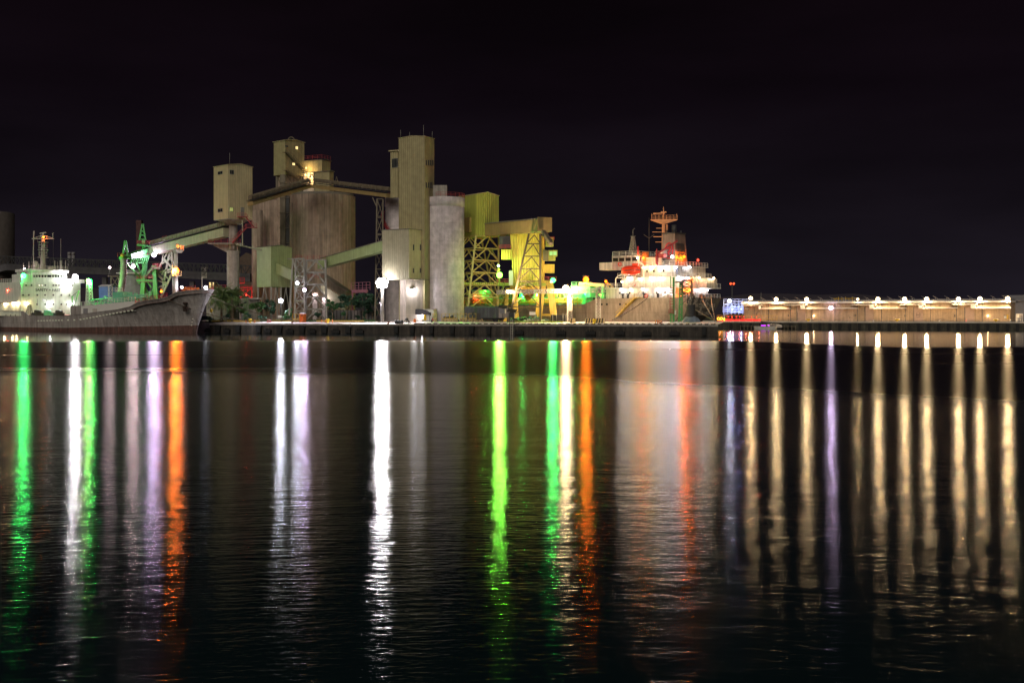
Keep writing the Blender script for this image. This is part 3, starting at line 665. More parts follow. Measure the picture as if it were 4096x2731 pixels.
# concrete silos beside it
silC, cC, rC, zC = silo('concrete_silo', 'smooth pale grey concrete silo with patched surface right of the central tower', 1777, 80, 291, 790, m_pale, False, 'pale concrete silos', 1.9)
silD, cD, rD, zD = silo('concrete_silo', 'pale concrete silo wrapped by a red spiral stair behind the central tower', 1608, 66, 303, 792, m_pale, False, 'pale concrete silos', 1.9)
rl = MB(); rl.rail([cC+V((math.cos(R(a))*(rC+.1), math.sin(R(a))*(rC+.1), zC+.3)) for a in range(250, 391, 14)]); part('railing', rl, m_rail, silC)
bx = MB(); bx.box(V((cC.x-1.8, cC.y-1, zC+.02)), 5.2, 3, P(0, 742, 289).z-zC); part('roof_house', bx, m_conc, silC)
rl = MB(); rl.rail([cD+V((math.cos(R(a))*(rD+.1), math.sin(R(a))*(rD+.1), zD+.3)) for a in range(170, 300, 14)]); part('railing', rl, m_rail, silD)
ss = MB(); pts = []
for i in range(25):
    a = R(172+i*4.6); z = zD-3-i*.42; pts.append(cD+V((math.cos(a)*(rD+.75), math.sin(a)*(rD+.75), z)))
for a_, b_ in zip(pts[:-1], pts[1:]): ss.beam(a_, b_, .9, .12)
ss.rail(pts, 1.1, 1.0); part('spiral_stair', ss, m_rail, silD)

# lime building on its lattice legs and the gallery to the ship side
lb_ = CB(1836, 1904, 1995, 778, 943, 296, 36)
lm = thing('lime_tower_house', 'yellow green clad house high on a lattice of steel legs beside the pale silo', 'building', tuple(lb_.pt(.5, .5, QT)))
part('wall', lb_.walls(), m_lime, lm); r_, g_ = lb_.roof(.75, 'l', .15); part('roof', r_, m_cream, lm); part('gable', g_, m_lime, lm)
m1 = MB(); zb = lb_.z0; zf = P(0, 1222, 294).z
TB = [lb_.pt(0, 0, zb), lb_.pt(1, 0, zb), lb_.pt(1, 1, zb), lb_.pt(0, 1, zb)]
BB = [V((G(1866, 290, 0).x, 290, QT)), V((G(1992, 303, 0).x, 303, QT)), V((G(1992, 309, 0).x, 309, QT)), V((G(1845, 304, 0).x, 304, QT))]
m1.lattice(BB, TB, 7, .22, 'K'); part('legs', m1, m_ysteel, lm)
m1 = MB(); m1.beam(P(1855, 1134, 291.5), P(2010, 1134, 298), .3, .6); m1.beam(P(1866, 1178, 291), P(1990, 1178, 303), .25, .3); part('cross_beam', m1, m_lime, lm)
m1 = MB(); m1.obox(lb_.hit(1872, 900, 'l')+lb_.nl*.3, lb_.ld*1.6, lb_.nl*.3, V((0, 0, 1.9))); part('louvre_box', m1, m_gal, lm)
ga, gb2 = P(1936, 944, 298), P(2152, 927, 276)
t_, d_, s_, u_ = gallery('covered_gallery', 'brown clad horizontal gallery reaching from the lime house over the A-frame trestle', ga, gb2, P(0, 872, 276).z-gb2.z-.3, 3.4, m_gal)
eb = CB(2149.5, 2150, 2208, 866, 926, 275.5, 24); m1 = eb.walls(); part('end_box', CB(2149.9, 2150.2, 2208, 868, 926, 275.3, 24).walls(), m_gal, t_)
m1 = MB(); m1.beam(P(2172, 925, 275), P(2205, 975, 272), 1.0, .8); part('spout', m1, m_brsteel, t_)
# A-frame trestle
tr = thing('frame_trestle', 'dark A-frame steel trestle with cross bars under the end of the brown gallery', 'trestle', tuple(G(2100, 274, QT)))
m1 = MB(); Y = 273.5; rows = (975, 1025, 1075, 1125, 1168, 1227)
def legx(y, Y): return 2116+(2033-2116)*(y-935)/(1262-935)
for dy in (0, 3.0):
    m1.beam(P(2116, 935, Y+dy), V((P(2033, 1262, Y+dy).x, Y+dy, QT)), .46); m1.beam(P(2161, 935, Y+dy), V((P(2161, 1262, Y+dy).x, Y+dy, QT)), .5)
part('legs', m1, m_tres, tr)
m1 = MB()
for dy in (0, 3.0):
    yy = [937]+list(rows)
    for a_, b_ in zip(yy[:-1], yy[1:]):
        m1.beam(P(legx(b_, Y), b_, Y+dy), P(2161, b_, Y+dy), .26)
        mid = P((legx(a_, Y)+2161)/2, a_+3, Y+dy); m1.beam(mid, P(legx(b_, Y), b_, Y+dy), .22); m1.beam(mid, P(2161, b_, Y+dy), .22)
    m1.beam(P(2100, 1229, Y+dy), P(2055, 1258, Y+dy), .2); m1.beam(P(2100, 1229, Y+dy), P(2148, 1262, Y+dy), .2)
for y in rows: m1.beam(P(legx(y, Y), y, Y), P(legx(y, Y+3), y, Y+3), .2); m1.beam(P(2161, y, Y), P(2161, y, Y+3), .2)
part('cross_bars', m1, m_tres, tr)
# ---------------------------------------------------------------- ships
class Ship:
    def __init__(s, O, deg):
        s.O = V(O); s.a = R(deg); s.h = V((math.cos(s.a), math.sin(s.a), 0)); s.p = V((-s.h.y, s.h.x, 0)); s.M = Matrix.Translation(s.O) @ Matrix.Rotation(s.a, 4, 'Z'); s.inv = s.M.inverted()
    def loc(s, v): return s.inv @ V(v)
    def side(s, px, py, y): return s.inv @ hit(px, py, s.O+s.p*y, s.p)       # local point on the plane y = const
    def face(s, px, py, x): return s.inv @ hit(px, py, s.O+s.h*x, s.h)       # local point on the plane x = const
    def flat(s, px, py, z): return s.inv @ hit(px, py, V((0, 0, z)), V((0, 0, 1)))
def interp(xs, ys, x):
    if x <= xs[0]: return ys[0]
    for a, b, c, d in zip(xs[:-1], xs[1:], ys[:-1], ys[1:]):
        if x <= b:
            t = (x-a)/(b-a); t = t*t*(3-2*t) if False else t
            return c+(d-c)*t
    return ys[-1]
def hull(st, levels, half, xsh, zdeck):
    """st: station list, levels: list of callables z(x); half(x,k), xsh(x,k) give half breadth and x at level k"""
    m = MB(); n = len(st); K = len(levels)
    for sg in (1, -1):
        vs = [(xsh(x, k), sg*half(x, k), levels[k](x)) for x in st for k in range(K)]
        m.add(vs, [(i*K+k, (i+1)*K+k, (i+1)*K+k+1, i*K+k+1) for i in range(n-1) for k in range(K-1)], True)
    return m

# ---- the cement carrier on the right
S = Ship((48.9, 291.9, 0), 142)
sh = thing('bulk_carrier', 'grey bulk carrier with brightly lit white deckhouse moored behind the quay, stern to the right', 'ship', S.O, S.a)
st = [0, 1, 3, 6, 10, 18, 26.5, 27.5, 30, 31, 45, 60, 78, 88, 92, 97, 101, 104, 105.5]
HD = ([0, 3, 8, 78, 88, 97, 103, 105.5], [9.0, 9.7, 10, 10, 9.2, 6.2, 2.2, .15]); HB = ([0, 3, 8, 20, 76, 86, 95, 100, 105.5], [5.5, 7.2, 8.9, 10, 10, 8, 3.2, .8, .1])
def dz(x): return interp([0, 26.5, 30, 31, 60, 86, 88, 105], [9.0, 8.9, 7.5, 7.4, 7.4, 7.9, 10.2, 10.9], x)
def hbS(x, k): return interp(*(HB if k == 0 else HD), x) if k in (0, 2) else (interp(*HB, x)*.45+interp(*HD, x)*.55)
def xsS(x, k):
    back = max(0, 1-x/10); fore = max(0, (x-95)/10.5)
    return x+back*(3.6, 1.0, 0)[k]+fore*(0, 1.0, 2.6)[k]
part('hull', hull(st, [lambda x: 3.1, lambda x: 5.8, dz], hbS, xsS, dz), m_hullB, sh, local=True)
bt_ = MB()
for sg in (1, -1):
    vs = []
    for x in st: vs += [(x+max(0, 1-x/10)*7, sg*interp(*HB, x)*.9, -1.5), (xsS(x, 0), sg*interp(*HB, x), 3.1)]
    bt_.add(vs, [(2*i, 2*i+2, 2*i+3, 2*i+1) for i in range(len(st)-1)], True)
bt_.quad((7, 4.95, -1.5), (3.6, 5.5, 3.1), (3.6, -5.5, 3.1), (7, -4.95, -1.5)); part('boot_topping', bt_, m_bootB, sh, local=True)
tm = MB(); tm.quad((3.6, 5.5, 3.1), (1.0, hbS(0, 1), 5.8), (1.0, -hbS(0, 1), 5.8), (3.6, -5.5, 3.1)); tm.quad((1.0, hbS(0, 1), 5.8), (0, 9, 9), (0, -9, 9), (1.0, -hbS(0, 1), 5.8)); part('transom', tm, m_trans, sh, local=True)
dk = MB()
for a, b in zip(st[:-1], st[1:]):
    ha, hb_ = interp(*HD, a)-.05, interp(*HD, b)-.05; dk.quad((xsS(a, 2), ha, dz(a)-.12), (xsS(b, 2), hb_, dz(b)-.12), (xsS(b, 2), -hb_, dz(b)-.12), (xsS(a, 2), -ha, dz(a)-.12))
part('deck', dk, m_deck, sh, local=True)
# name on the stern
m_letter = mat('hull_lettering', (.85, .78, .70), .6, var=.05)
tu, tv = V((0, -1, 0)), V((-1.0, 0, 3.2)).normalized()
def on_tr(px, py):
    n = V((0, -1, 0)).cross(tv); p0 = S.M @ V((0, 0, 9)); nw = (S.M.to_3x3() @ n); return S.inv @ hit(px, py, p0, nw)
for s_, q, w_, sz in (('亞 泥 五 號', 2793, 1206, 2.3), ('ASIA CEMENT NO.5', 2815, 1223, 1.32), ('IMO 9279771'[:3]+' 9 7 7 5', 2812, 1231, .5), ('基        隆', 2818, 1241, 1.4), ('KEELUNG', 2815, 1253, 1.35)):
    o = on_tr(q, w_); n = tu.cross(tv); part('lettering', text_mb(s_, sz, o+n*.03, tu, tv), m_letter, sh, local=True)
# deckhouse
def tier(name, x0, x1, hb, z0, z1, mt=m_wred, par=None):
    m = MB(); m.span(x0, x1, -hb, hb, z0, z1); return part(name, m, mt, par or sh, local=True)
dh = tier('deckhouse', 3.6, 24.2, 8.5, 8.8, 11.45)
tier('boat_deck', .6, 26.5, 9.9, 11.46, 11.72, m_white)
tier('deckhouse', 3.2, 19.5, 8.2, 11.73, 14.15)
a_ = MB(); a_.span(.8, 3.15, -8.2, -2.6, 11.73, 14.0); part('store_house', a_, m_wred, sh, local=True)
tier('upper_deck', 2.8, 21, 8.9, 14.16, 14.36, m_white)
tier('deckhouse', 4.2, 19.8, 8.2, 14.37, 16.95)
tier('bridge_deck', 3.6, 22.5, 8.6, 16.96, 17.12, m_white)
br_ = tier('bridge', 15.2, 23.5, 6.8, 17.13, 20.1)
wn = MB(); wn.span(19.6, 23.6, 8.61, 12.6, 16.2, 18.1); part('bridge_wing', wn, m_wred, sh, local=True)
wn = MB()
for y in (-5.2, -3, -.8, 1.4, 3.6, 5.6): wn.span(15.05, 15.2, y-.8, y+.8, 18.6, 19.5)
for x in (16.5, 18.5, 20.5, 22.4): wn.span(x-.75, x+.75, 6.8, 6.95, 18.6, 19.5)
part('window', wn, m_glass, sh, local=True)
wh = MB(); wh.span(9.0, 15.1, -4, 6.0, 17.13, 19.4); part('deckhouse', wh, m_wred, sh, local=True)
# portholes and windows along the port side
def port_disc(m, p, r, ax, n=12):
    p = V(p); d = V((0, .06, 0)) if ax == 'y' else V((-.06, 0, 0)); m.tube(p-d*.5, p+d, r, n=n)
ws = MB()
for px in (2466, 2478, 2512, 2526, 2541, 2553): pass
for i, x in enumerate((6.5, 9, 13, 17, 20)):
    q = MB(); port_disc(q, (x, 8.5, 10.3), .24, 'y'); part('porthole', q, m_glass, sh, local=True)
for x in (26.2, 24.6, 23.0, 19.0, 17.2):
    q = MB(); port_disc(q, (x, 9.98, 7.4), .27, 'y'); part('porthole', q, m_glass, sh, local=True)
for x in (7.2, 10.0, 12.0, 15.2):
    q = MB(); q.span(x-.25, x+.25, 8.2, 8.26, 15.4, 16.1); part('window', q, m_glass, sh, local=True)
for y in (6.6, 5.4):
    q = MB(); q.span(4.12, 4.2, y-.35, y+.35, 14.4, 16.4); o = part('door', q, m_blue if y > 6 else m_wred, sh, local=True)
    q = MB(); port_disc(q, (4.11, y, 15.9), .16, 'x'); part('pane', q, m_signw, o, local=True)
for y in (5.2, -6.2):
    q = MB(); q.span(3.1, 3.2, y-.5, y+.5, 11.75, 13.7); part('door', q, m_blue, sh, local=True)
# railings of each deck
rl = MB()
rl.rail([(24.3, 9.7, 8.9), (.3, 8.9, 9.0), (.3, -8.9, 9.0)], 1.05, 1.6, .04); part('railing', rl, m_white, sh, local=True)
rl = MB(); rl.rail([(26.4, 9.8, 11.72), (.7, 9.8, 11.72), (.7, -9.8, 11.72)], 1.05, 1.6, .04); part('railing', rl, m_white, sh, local=True)
rl = MB(); rl.rail([(20.5, 8.8, 14.36), (2.9, 8.8, 14.36), (2.9, -8.8, 14.36)], 1.05, 1.6, .04); part('railing', rl, m_white, sh, local=True)
rl = MB(); rl.rail([(15.0, 8.5, 17.12), (3.7, 8.5, 17.12), (3.7, -8.5, 17.12)], 1.05, 1.6, .04); part('railing', rl, m_white, sh, local=True)
rl = MB(); rl.rail([(23.4, 6.7, 20.1), (15.3, 6.7, 20.1), (15.3, -6.7, 20.1), (23.4, -6.7, 20.1)], 1.05, 1.8, .04); part('railing', rl, m_white, sh, local=True)
# stairs between the decks
sr = MB()
for a, b in (((14.2, 9.0, 8.9), (12.4, 9.0, 11.6)), ((16.2, 9.0, 11.7), (14.0, 9.0, 14.2)), ((15.0, 8.8, 14.4), (12.8, 8.8, 17.0))): sr.stair(a, b, .7, (0, 1, 0))
for y0, z0 in ((0.6, 14.4), (-2.6, 11.75), (-.5, 9.0)): sr.stair((3.4, y0, z0), (3.4, y0+2.0, z0+2.55), .7, (1, 0, 0))
part('stair', sr, m_white, sh, local=True)
# funnel with its emblem
fx0, fx1, fy0, fy1, fz0, fz1 = 5.5, 9.8, -1.2, 5.1, 17.0, 25.3
fn = MB(); t_ = .55
fb = [(fx0, fy0, fz0), (fx1, fy0, fz0), (fx1, fy1, fz0), (fx0, fy1, fz0)]; ft = [(fx0+t_, fy0+t_, fz1), (fx1-.2, fy0+t_, fz1), (fx1-.2, fy1-t_, fz1), (fx0+t_, fy1-t_, fz1)]
fn.add(fb+ft, [(0, 1, 2, 3), (4, 5, 6, 7), (0, 1, 5, 4), (1, 2, 6, 5), (2, 3, 7, 6), (3, 0, 4, 7)]); part('funnel', fn, mat('funnel_grey', (.22, .165, .14), .6, streak=.1), sh, local=True)
fc = MB(); fc.span(fx0+.4, fx1-.1, fy0+.4, fy1-.4, fz1+.01, fz1+.35); fc.tube((7.6, 2.2, fz1), (7.6, 2.2, fz1+2.4), .62, n=14); 
for q in ((6.6, .4), (8.6, .6), (6.7, 3.9), (8.7, 3.8)): fc.tube((q[0], q[1], fz1), (q[0], q[1], fz1+1.0), .22)
part('exhaust', fc, m_dark, sh, local=True)
gr = MB()
for y0, y1, z0, z1 in ((.2, 1.75, 20.8, 22.9), (1.95, 3.6, 20.8, 22.9), (.5, 1.7, 19.4, 20.4), (2.0, 3.2, 19.4, 20.4)):
    xx = fx0+t_*(z0-fz0)/(fz1-fz0)-.06; gr.obox((xx+.1, (y0+y1)/2, (z0+z1)/2), (.13, 0, 0), (0, (y1-y0)/2, 0), (.13, 0, (z1-z0)/2))
part('louvre', gr, m_dark, sh, local=True)
em = MB(); ec = V((7.55, 4.87, 21.0)); ring = []
for i in range(29):
    a = 2*math.pi*i/28; ring.append(ec+V((math.cos(a)*1.15, -math.sin(a)*.12, math.sin(a)*1.95)))
em.path(ring, .17, 6); em.path([ec+V((.55, 0, .5)), ec+V((-.5, 0, .9)), ec+V((-.1, 0, -.4)), ec+V((.5, 0, -.9)), ec+V((-.3, 0, -1.1))], .2); em.path([ec+V((.6, 0, -.2)), ec+V((-.6, 0, -.1))], .15)
part('emblem', em, m_red, sh, local=True)
# radar mast
mx_, my_ = 12.0, 0.0
ms = MB(); ms.tube((mx_, my_, 19.4), (mx_, my_, 28.4), .52, .42, n=14); ms.tube((mx_-1.1, my_, 19.4), (mx_-.9, my_, 28.2), .14); ms.tube((mx_-.8, my_-.8, 19.4), (mx_-.7, my_-.7, 28.2), .14)
for i in range(16): z = 19.8+i*.55; ms.beam((mx_-1.05, my_, z), (mx_-.4, my_-.4, z), .08)
dgl = (S.inv.to_3x3() @ V((1, 0, 0))).normalized()
def cross(m, z, l, r, t, w_=.5): 
    c = V((mx_, my_, z)); m.beam(c-dgl*l, c+dgl*r, w_, t)
cross(ms, 26.2, 2.9, .2, .12); cross(ms, 25.0, 2.6, .2, .14); cross(ms, 23.6, 2.1, .2, .12); cross(ms, 21.2, 2.1, .2, .12); cross(ms, 27.2, 1.9, .3, .12)
m_mastlit = mat('mast_orange_lit', (.80, .36, .17), .5); part('mast', ms, m_mastlit, sh, local=True)  # orange lamp light on the mast is put into its paint colour
mp = MB(); c = V((mx_, my_, 28.4)); mp.prism([c-dgl*3.2+V((0, 0, 1.0)), c-dgl*.6, c+dgl*.6, c+dgl*3.7+V((0, 0, 1.0)), c+dgl*3.7+V((0, 0, 1.2)), c-dgl*3.2+V((0, 0, 1.2))], S.inv.to_3x3() @ V((0, 1.4, 0)))
mp.rail([c-dgl*3.1+V((0, 0, 1.2)), c+dgl*3.6+V((0, 0, 1.2))], 1.0, 1.0, .04); mp.beam(c-dgl*2.7+V((0, 0, 2.6)), c+dgl*.3+V((0, 0, 2.75)), .3, .25); mp.tube(c+V((0, 0, 1.2)), c+V((0, 0, 4.4)), .2, .08); mp.beam(c-dgl*.7+V((0, 0, 3.0)), c+dgl*.7+V((0, 0, 3.0)), .3); mp.tube(c-dgl*3.1+V((0, 0, 1.2)), c-dgl*3.1+V((0, 0, 2.6)), .06); mp.tube(c+dgl*3.6+V((0, 0, 1.2)), c+dgl*3.4+V((0, 0, 2.6)), .06)
part('crosstree', mp, m_mastlit, sh, local=True)
lm_ = MB(); b0 = S.face(2532, 1027, 21); zt = S.face(2536, 947, 21).z
lm_.lattice([b0+V(q) for q in ((-.9, -.9, 0), (.9, -.9, 0), (.9, .9, 0), (-.9, .9, 0))], [V((b0.x+q[0], b0.y+q[1], zt)) for q in ((-.25, -.25), (.25, -.25), (.25, .25), (-.25, .25))], 7, .08, 'X'); lm_.tube((b0.x, b0.y, zt), (b0.x, b0.y, zt+1.8), .07); lm_.beam((b0.x-.8, b0.y, zt+.1), (b0.x+.8, b0.y, zt+.1), .1); lm_.path([(b0.x, b0.y, zt+1.8), (b0.x-.4, b0.y-.3, zt+2.2)], .06)
part('signal_mast', lm_, m_steel, sh, local=True)
an_ = MB(); b0 = S.face(2596, 1006, 17); zt = S.face(2596, 870, 17).z; zy = S.face(2596, 953, 17).z; an_.tube(b0-V((0, 0, .3)), (b0.x, b0.y, zt), .07, .03)
for q in (-1, 1): an_.tube((b0.x, b0.y, zy), V((b0.x, b0.y, zy+1.0))+dgl*q*1.4, .05)
part('whip_antenna', an_, m_brsteel, sh, local=True)
# provision crane
cr = MB(); b0 = S.face(2627, 1052, 8.5); t0 = S.face(2627, 1020, 8.5); cr.tube((b0.x, b0.y, 17.1), t0, .4, n=12); j = S.face(2709, 963, 5.0); cr.beam(t0+V((0, 0, .2)), j, .55, .4); cr.obox(t0+dgl*1.2+V((0, 0, -.2)), (1.0, 0, 0), (0, .6, 0), (0, 0, .5)); cr.tube(t0, t0+V((0, 0, 1.6)), .3, .1)
part('provision_crane', cr, m_rail, sh, local=True)
bx = MB(); p = S.face(2664, 1018, 8.0); bx.prism([p+V((0, 1.3, .8)), p+V((0, -1.3, 1.4)), p+V((0, -1.3, -.6)), p+V((0, .3, -.8))], (1.2, 0, 0)); part('crane_cab', bx, m_wred, sh, local=True)
bx = MB(); p = S.face(2664, 1024, 8.0); bx.tube((p.x+.6, p.y, 17.1), (p.x+.6, p.y, p.z+.2), .35); part('crane_post', bx, m_dark, sh, local=True)
rt = MB(); p = S.face(2570, 1040, 15.2); rt.tube((14.2, 5.3, 17.1), (14.2, 5.3, 20.9), .9, n=16); part('vent_trunk', rt, m_or2, sh, local=True)
rt = MB(); p = S.face(2552, 1010, 15); rt.tube((p.x, p.y, 20.1), (p.x, p.y, p.z+1.6), .22); part('vent_pipe', rt, m_red, sh, local=True)
sg_ = MB(); sg_.span(8.8, 8.98, 2.0, 5.8, 17.4, 19.2)
# aft details: liferafts, winches, lockers
wi = MB()
for x, y in ((2.2, 6.5), (2.4, 2.0), (2.2, -3.0), (2.5, -7.0)): wi.tube((x, y-.9, 9.55), (x, y+.9, 9.55), .5, n=12); wi.span(x-.4, x+.4, y-1.2, y-1.0, 8.95, 10.0); wi.span(x-.4, x+.4, y+1.0, y+1.2, 8.95, 10.0)
part('mooring_winch', wi, m_dark, sh, local=True)
lr = MB()
for x, y, z in ((2.0, 9.0, 11.72), (3.5, 9.2, 8.95), (10.5, 9.0, 8.95), (6, 9.0, 8.95), (1.6, -5, 11.73)): lr.tube((x-.7, y, z+.6), (x+.7, y, z+.6), .38, n=12); lr.span(x-.5, x+.5, y-.3, y+.3, z, z+.3)
part('liferaft', lr, m_signw, sh, local=True)
bo = MB()
for q in ((2500, 1.0), (2620, .9), (2795, 1.2)): pass
for x, y in ((18.6, 9.3), (8.2, 9.3), (17.0, 9.4), (12.2, 9.3)): bo.tube((x, y, 8.9), (x, y, 9.9), .3, n=10); bo.tube((x, y, 9.9), (x, y, 10.15), .42, n=10)
part('deck_vent', bo, m_dark, sh, local=True)
for px, py, yv in ((2479, 1057, 12.65), (2585, 1183, 9.85), (2535, 1138, 8.3)):
    p = S.side(px, py, yv); q = MB(); q.path([p+V((math.cos(i*math.pi/8)*.42, 0, math.sin(i*math.pi/8)*.42)) for i in range(17)], .12); part('life_ring', q, m_orange, sh, local=True)
dv = MB(); p = S.side(2463, 1126, 9.8); q_ = S.side(2486, 1096, 9.8); dv.path([(p.x, p.y, 11.72), (p.x, p.y, p.z+.6), (p.x-.5, p.y, p.z+1.3), q_], .13, 8); part('boat_davit', dv, m_white, sh, local=True)
# lifeboat, its own thing hung in davits
lp = S.side(2527, 1082, 9.9); lw = S.M @ V((lp.x, 10.2, lp.z))
lbt = thing('lifeboat', 'closed bright red lifeboat hung in davits on the side of the lit deckhouse', 'lifeboat', lw, S.a)
def boat_mesh(L, Wd, zs):
    m = MB(); n, K = 14, 16; vs = []
    for i in range(n+1):
        u = -1+2*i/n; e_ = max(0.02, (1-abs(u)**2.6))**.5
        for k in range(K):
            a = 2*math.pi*k/K; zz = math.sin(a); top = zs*(1.15 if -.75 < u < -.15 else 1.0); vs.append((u*L/2, math.cos(a)*Wd/2*e_, (zz*top if zz > 0 else zz*zs*.95)*(.35+.65*e_)))
    m.add(vs, [(i*K+k, (i+1)*K+k, (i+1)*K+(k+1) % K, i*K+(k+1) % K) for i in range(n) for k in range(K)], True); return m
part('hull', boat_mesh(5.6, 2.4, 1.25), m_orange, lbt, local=True)
q = MB(); q.lathe((0, 0, -.08), [(1.0, 0), (1.03, .1), (1.0, .2)], 28)
q.v = [V((v.x*2.84, v.y*1.24, v.z)) for v in q.v]; part('fender_belt', q, m_dark, lbt, local=True)
q = MB(); q.span(-2.1, -.7, -.65, .65, 1.2, 1.75); part('conning_hatch', q, m_orange, lbt, local=True)
for sx_ in (-2.9, 2.9):
    dv = MB(); b = S.inv @ lw; dv.path([(lp.x+sx_, 8.7, 14.3), (lp.x+sx_, 9.2, lp.z+1.6), (lp.x+sx_*.8, 10.2, lp.z+2.1), (lp.x+sx_*.7, 10.2, lp.z+1.0)], .16, 8); part('lifeboat_davit', dv, m_white, sh, local=True)
# gangway down to the quay
gwa, gwb = S.side(2543, 1190, 10.9), S.side(2466, 1268, 11.6)
gw = thing('gangway', 'yellow gangway ladder slanting down the grey hull of the lit ship', 'gangway', S.M @ gwb, S.a)
FRg = FR[gw.name]
q = MB(); A_, B_ = S.M @ gwa, S.M @ gwb; q.stair(A_, B_, 1.0, S.p, 26, .06); part('stair', q, m_crane, gw)
q = MB(); q.obox((S.M @ gwa)+V((0, 0, .0))-S.h*.7, S.h*1.0, S.p*.7, V((0, 0, .08))); part('platform', q, m_crane, gw)
# cargo deck forward: green hatch houses, pipes, conveyors, cranes
for i, (x0, x1, y0, y1, z1) in enumerate(((32, 38, 3, 8.2, 9.9), (40, 47, 2, 8.0, 9.2), (49, 53, 4, 8.3, 11.4), (55, 63, 2, 8, 9.4), (66, 70, 4, 8.4, 11.6), (72, 80, 2, 8, 9.2))):
    q = MB(); q.span(x0, x1, y0, y1, 7.3, z1); q.span(x0-.15, x1+.15, y0-.15, y1+.15, z1, z1+.18); part('hatch_house', q, m_deckG, sh, local=True)
q = MB()
for x0, x1 in ((31.5, 62), (64, 82)): q.span(x0, x1, -3, 5, 7.3, 8.7)
part('hatch_cover', q, m_deckG, sh, local=True)
q = MB(); q.rail([(31.5, 9.7, 7.3), (86, 9.6, 7.6)], 1.1, 2.0, .05); q.rail([(32, 8.2, 10.1), (38, 8.2, 10.1)], 1.1, 1.2, .05); q.rail([(49, 8.3, 11.6), (53, 8.3, 11.6)], 1.1, 1.2, .05); q.rail([(38, 8.0, 9.3), (49, 8.0, 9.3)], 1.1, 1.4, .05); q.rail([(55, 8.0, 9.5), (63, 8.0, 9.5)], 1.1, 1.4, .05); part('railing', q, mat('rail_lime', (.55, .65, .12), .5), sh, local=True)
q = MB()
for y, z in ((8.8, 8.4), (8.4, 8.9), (9.2, 8.0)): q.tube((31.5, y, z), (84, y, z), .2, n=10)
for i in range(12): q.tube((33+i*4, 8.9, 7.3), (33+i*4, 8.9, 9.0), .16); q.ball((33+i*4, 8.9, 9.1), .32, 8)
part('deck_pipe', q, m_crane, sh, local=True)
q = MB(); a, b = S.side(2322, 1136, 5), S.side(2424, 1141, 5); q.beam(a, b, 1.6, .9); part('conveyor_boom', q, m_signw, sh, local=True)
q = MB(); c = S.side(2413, 1200, 5); d = S.side(2413, 1140, 5); q.beam((c.x, c.y, 7.3), d, .8); c2 = S.side(2340, 1200, 5); q.beam((c2.x, 5, 7.3), (c2.x, 5, a.z), .7); part('boom_support', q, m_deckG, sh, local=True)
q = MB(); q.span(c2.x-3, c2.x+3, 3, 7, 9.3, 12.2); q.span(c2.x-3.2, c2.x+3.2, 2.8, 7.2, 12.2, 12.4); q.rail([(c2.x-3, 7, 12.4), (c2.x+3, 7, 12.4)]); part('machinery_house', q, m_deckG, sh, local=True)
q = MB(); a, b, c = S.side(2420, 1124, 5), S.side(2450, 1145, 5), S.side(2446, 1178, 5); q.beam(a, b, .25); q.beam(a, c, .22); q.beam(b, c, .5)
for t_ in (.3, .55, .8): q.beam(a.lerp(b, t_), a.lerp(c, t_), .16)
q.beam(c, (c.x, c.y, 7.2), .6); part('hose_crane', q, m_crane, sh, local=True)
# bulwark openings as yellow patches, the deck light painted into their colour
m_fp = mat('port_light_paint', (.60, .50, .14), .6)
for i in range(34):
    x = 31.5+i*1.5; q = MB(); q.span(x-.45, x+.45, 9.98, 10.04, 6.55, 6.85); part('lit_port_patch', q, m_fp, sh, local=True)
# deck lamps
def ship_lamp(ship, sk, p, out, col, r, pw, cone=170, kind='SPOT', beam=0):
    p = V(p); out = V(out); m = MB(); m.obox(p+V((0, 0, r+.12)), (r*.8, 0, 0), (0, r*.8, 0), (0, 0, .08)); m.beam(p+V((0, 0, r+.12)), p-out*(r+.35)+V((0, 0, r+.12)), .1)
    o = part('deck_lamp', m, m_dark, ship, local=True)
    bo_ = bulb(o, p, col, r, pw, kind, aim=sk.M.to_3x3() @ (out+V((0, 0, -.35))), cone=cone, local=True)
    if beam:                                           # second spot added to the lamp to strengthen its streak on the water
        l = bpy.data.lights.new('lamp_light', 'SPOT'); l.energy = beam; l.color = LCOL[col]; l.shadow_soft_size = r*.8; l.spot_size = R(150); l.spot_blend = .5
        lo_ = bpy.data.objects.new('lamp_light', l); COL.objects.link(lo_); lo_.parent = bo_; lo_.rotation_euler = (sk.inv.to_3x3() @ V((.12, -1, -.05))).to_track_quat('-Z', 'Y').to_euler()
Rm = S.M.to_3x3()
def bl(parent_ship, sk, p, out, col, r, pw, cone=172, kind='POINT'):
    ship_lamp(parent_ship, sk, p, out, col, r, pw, cone, kind)
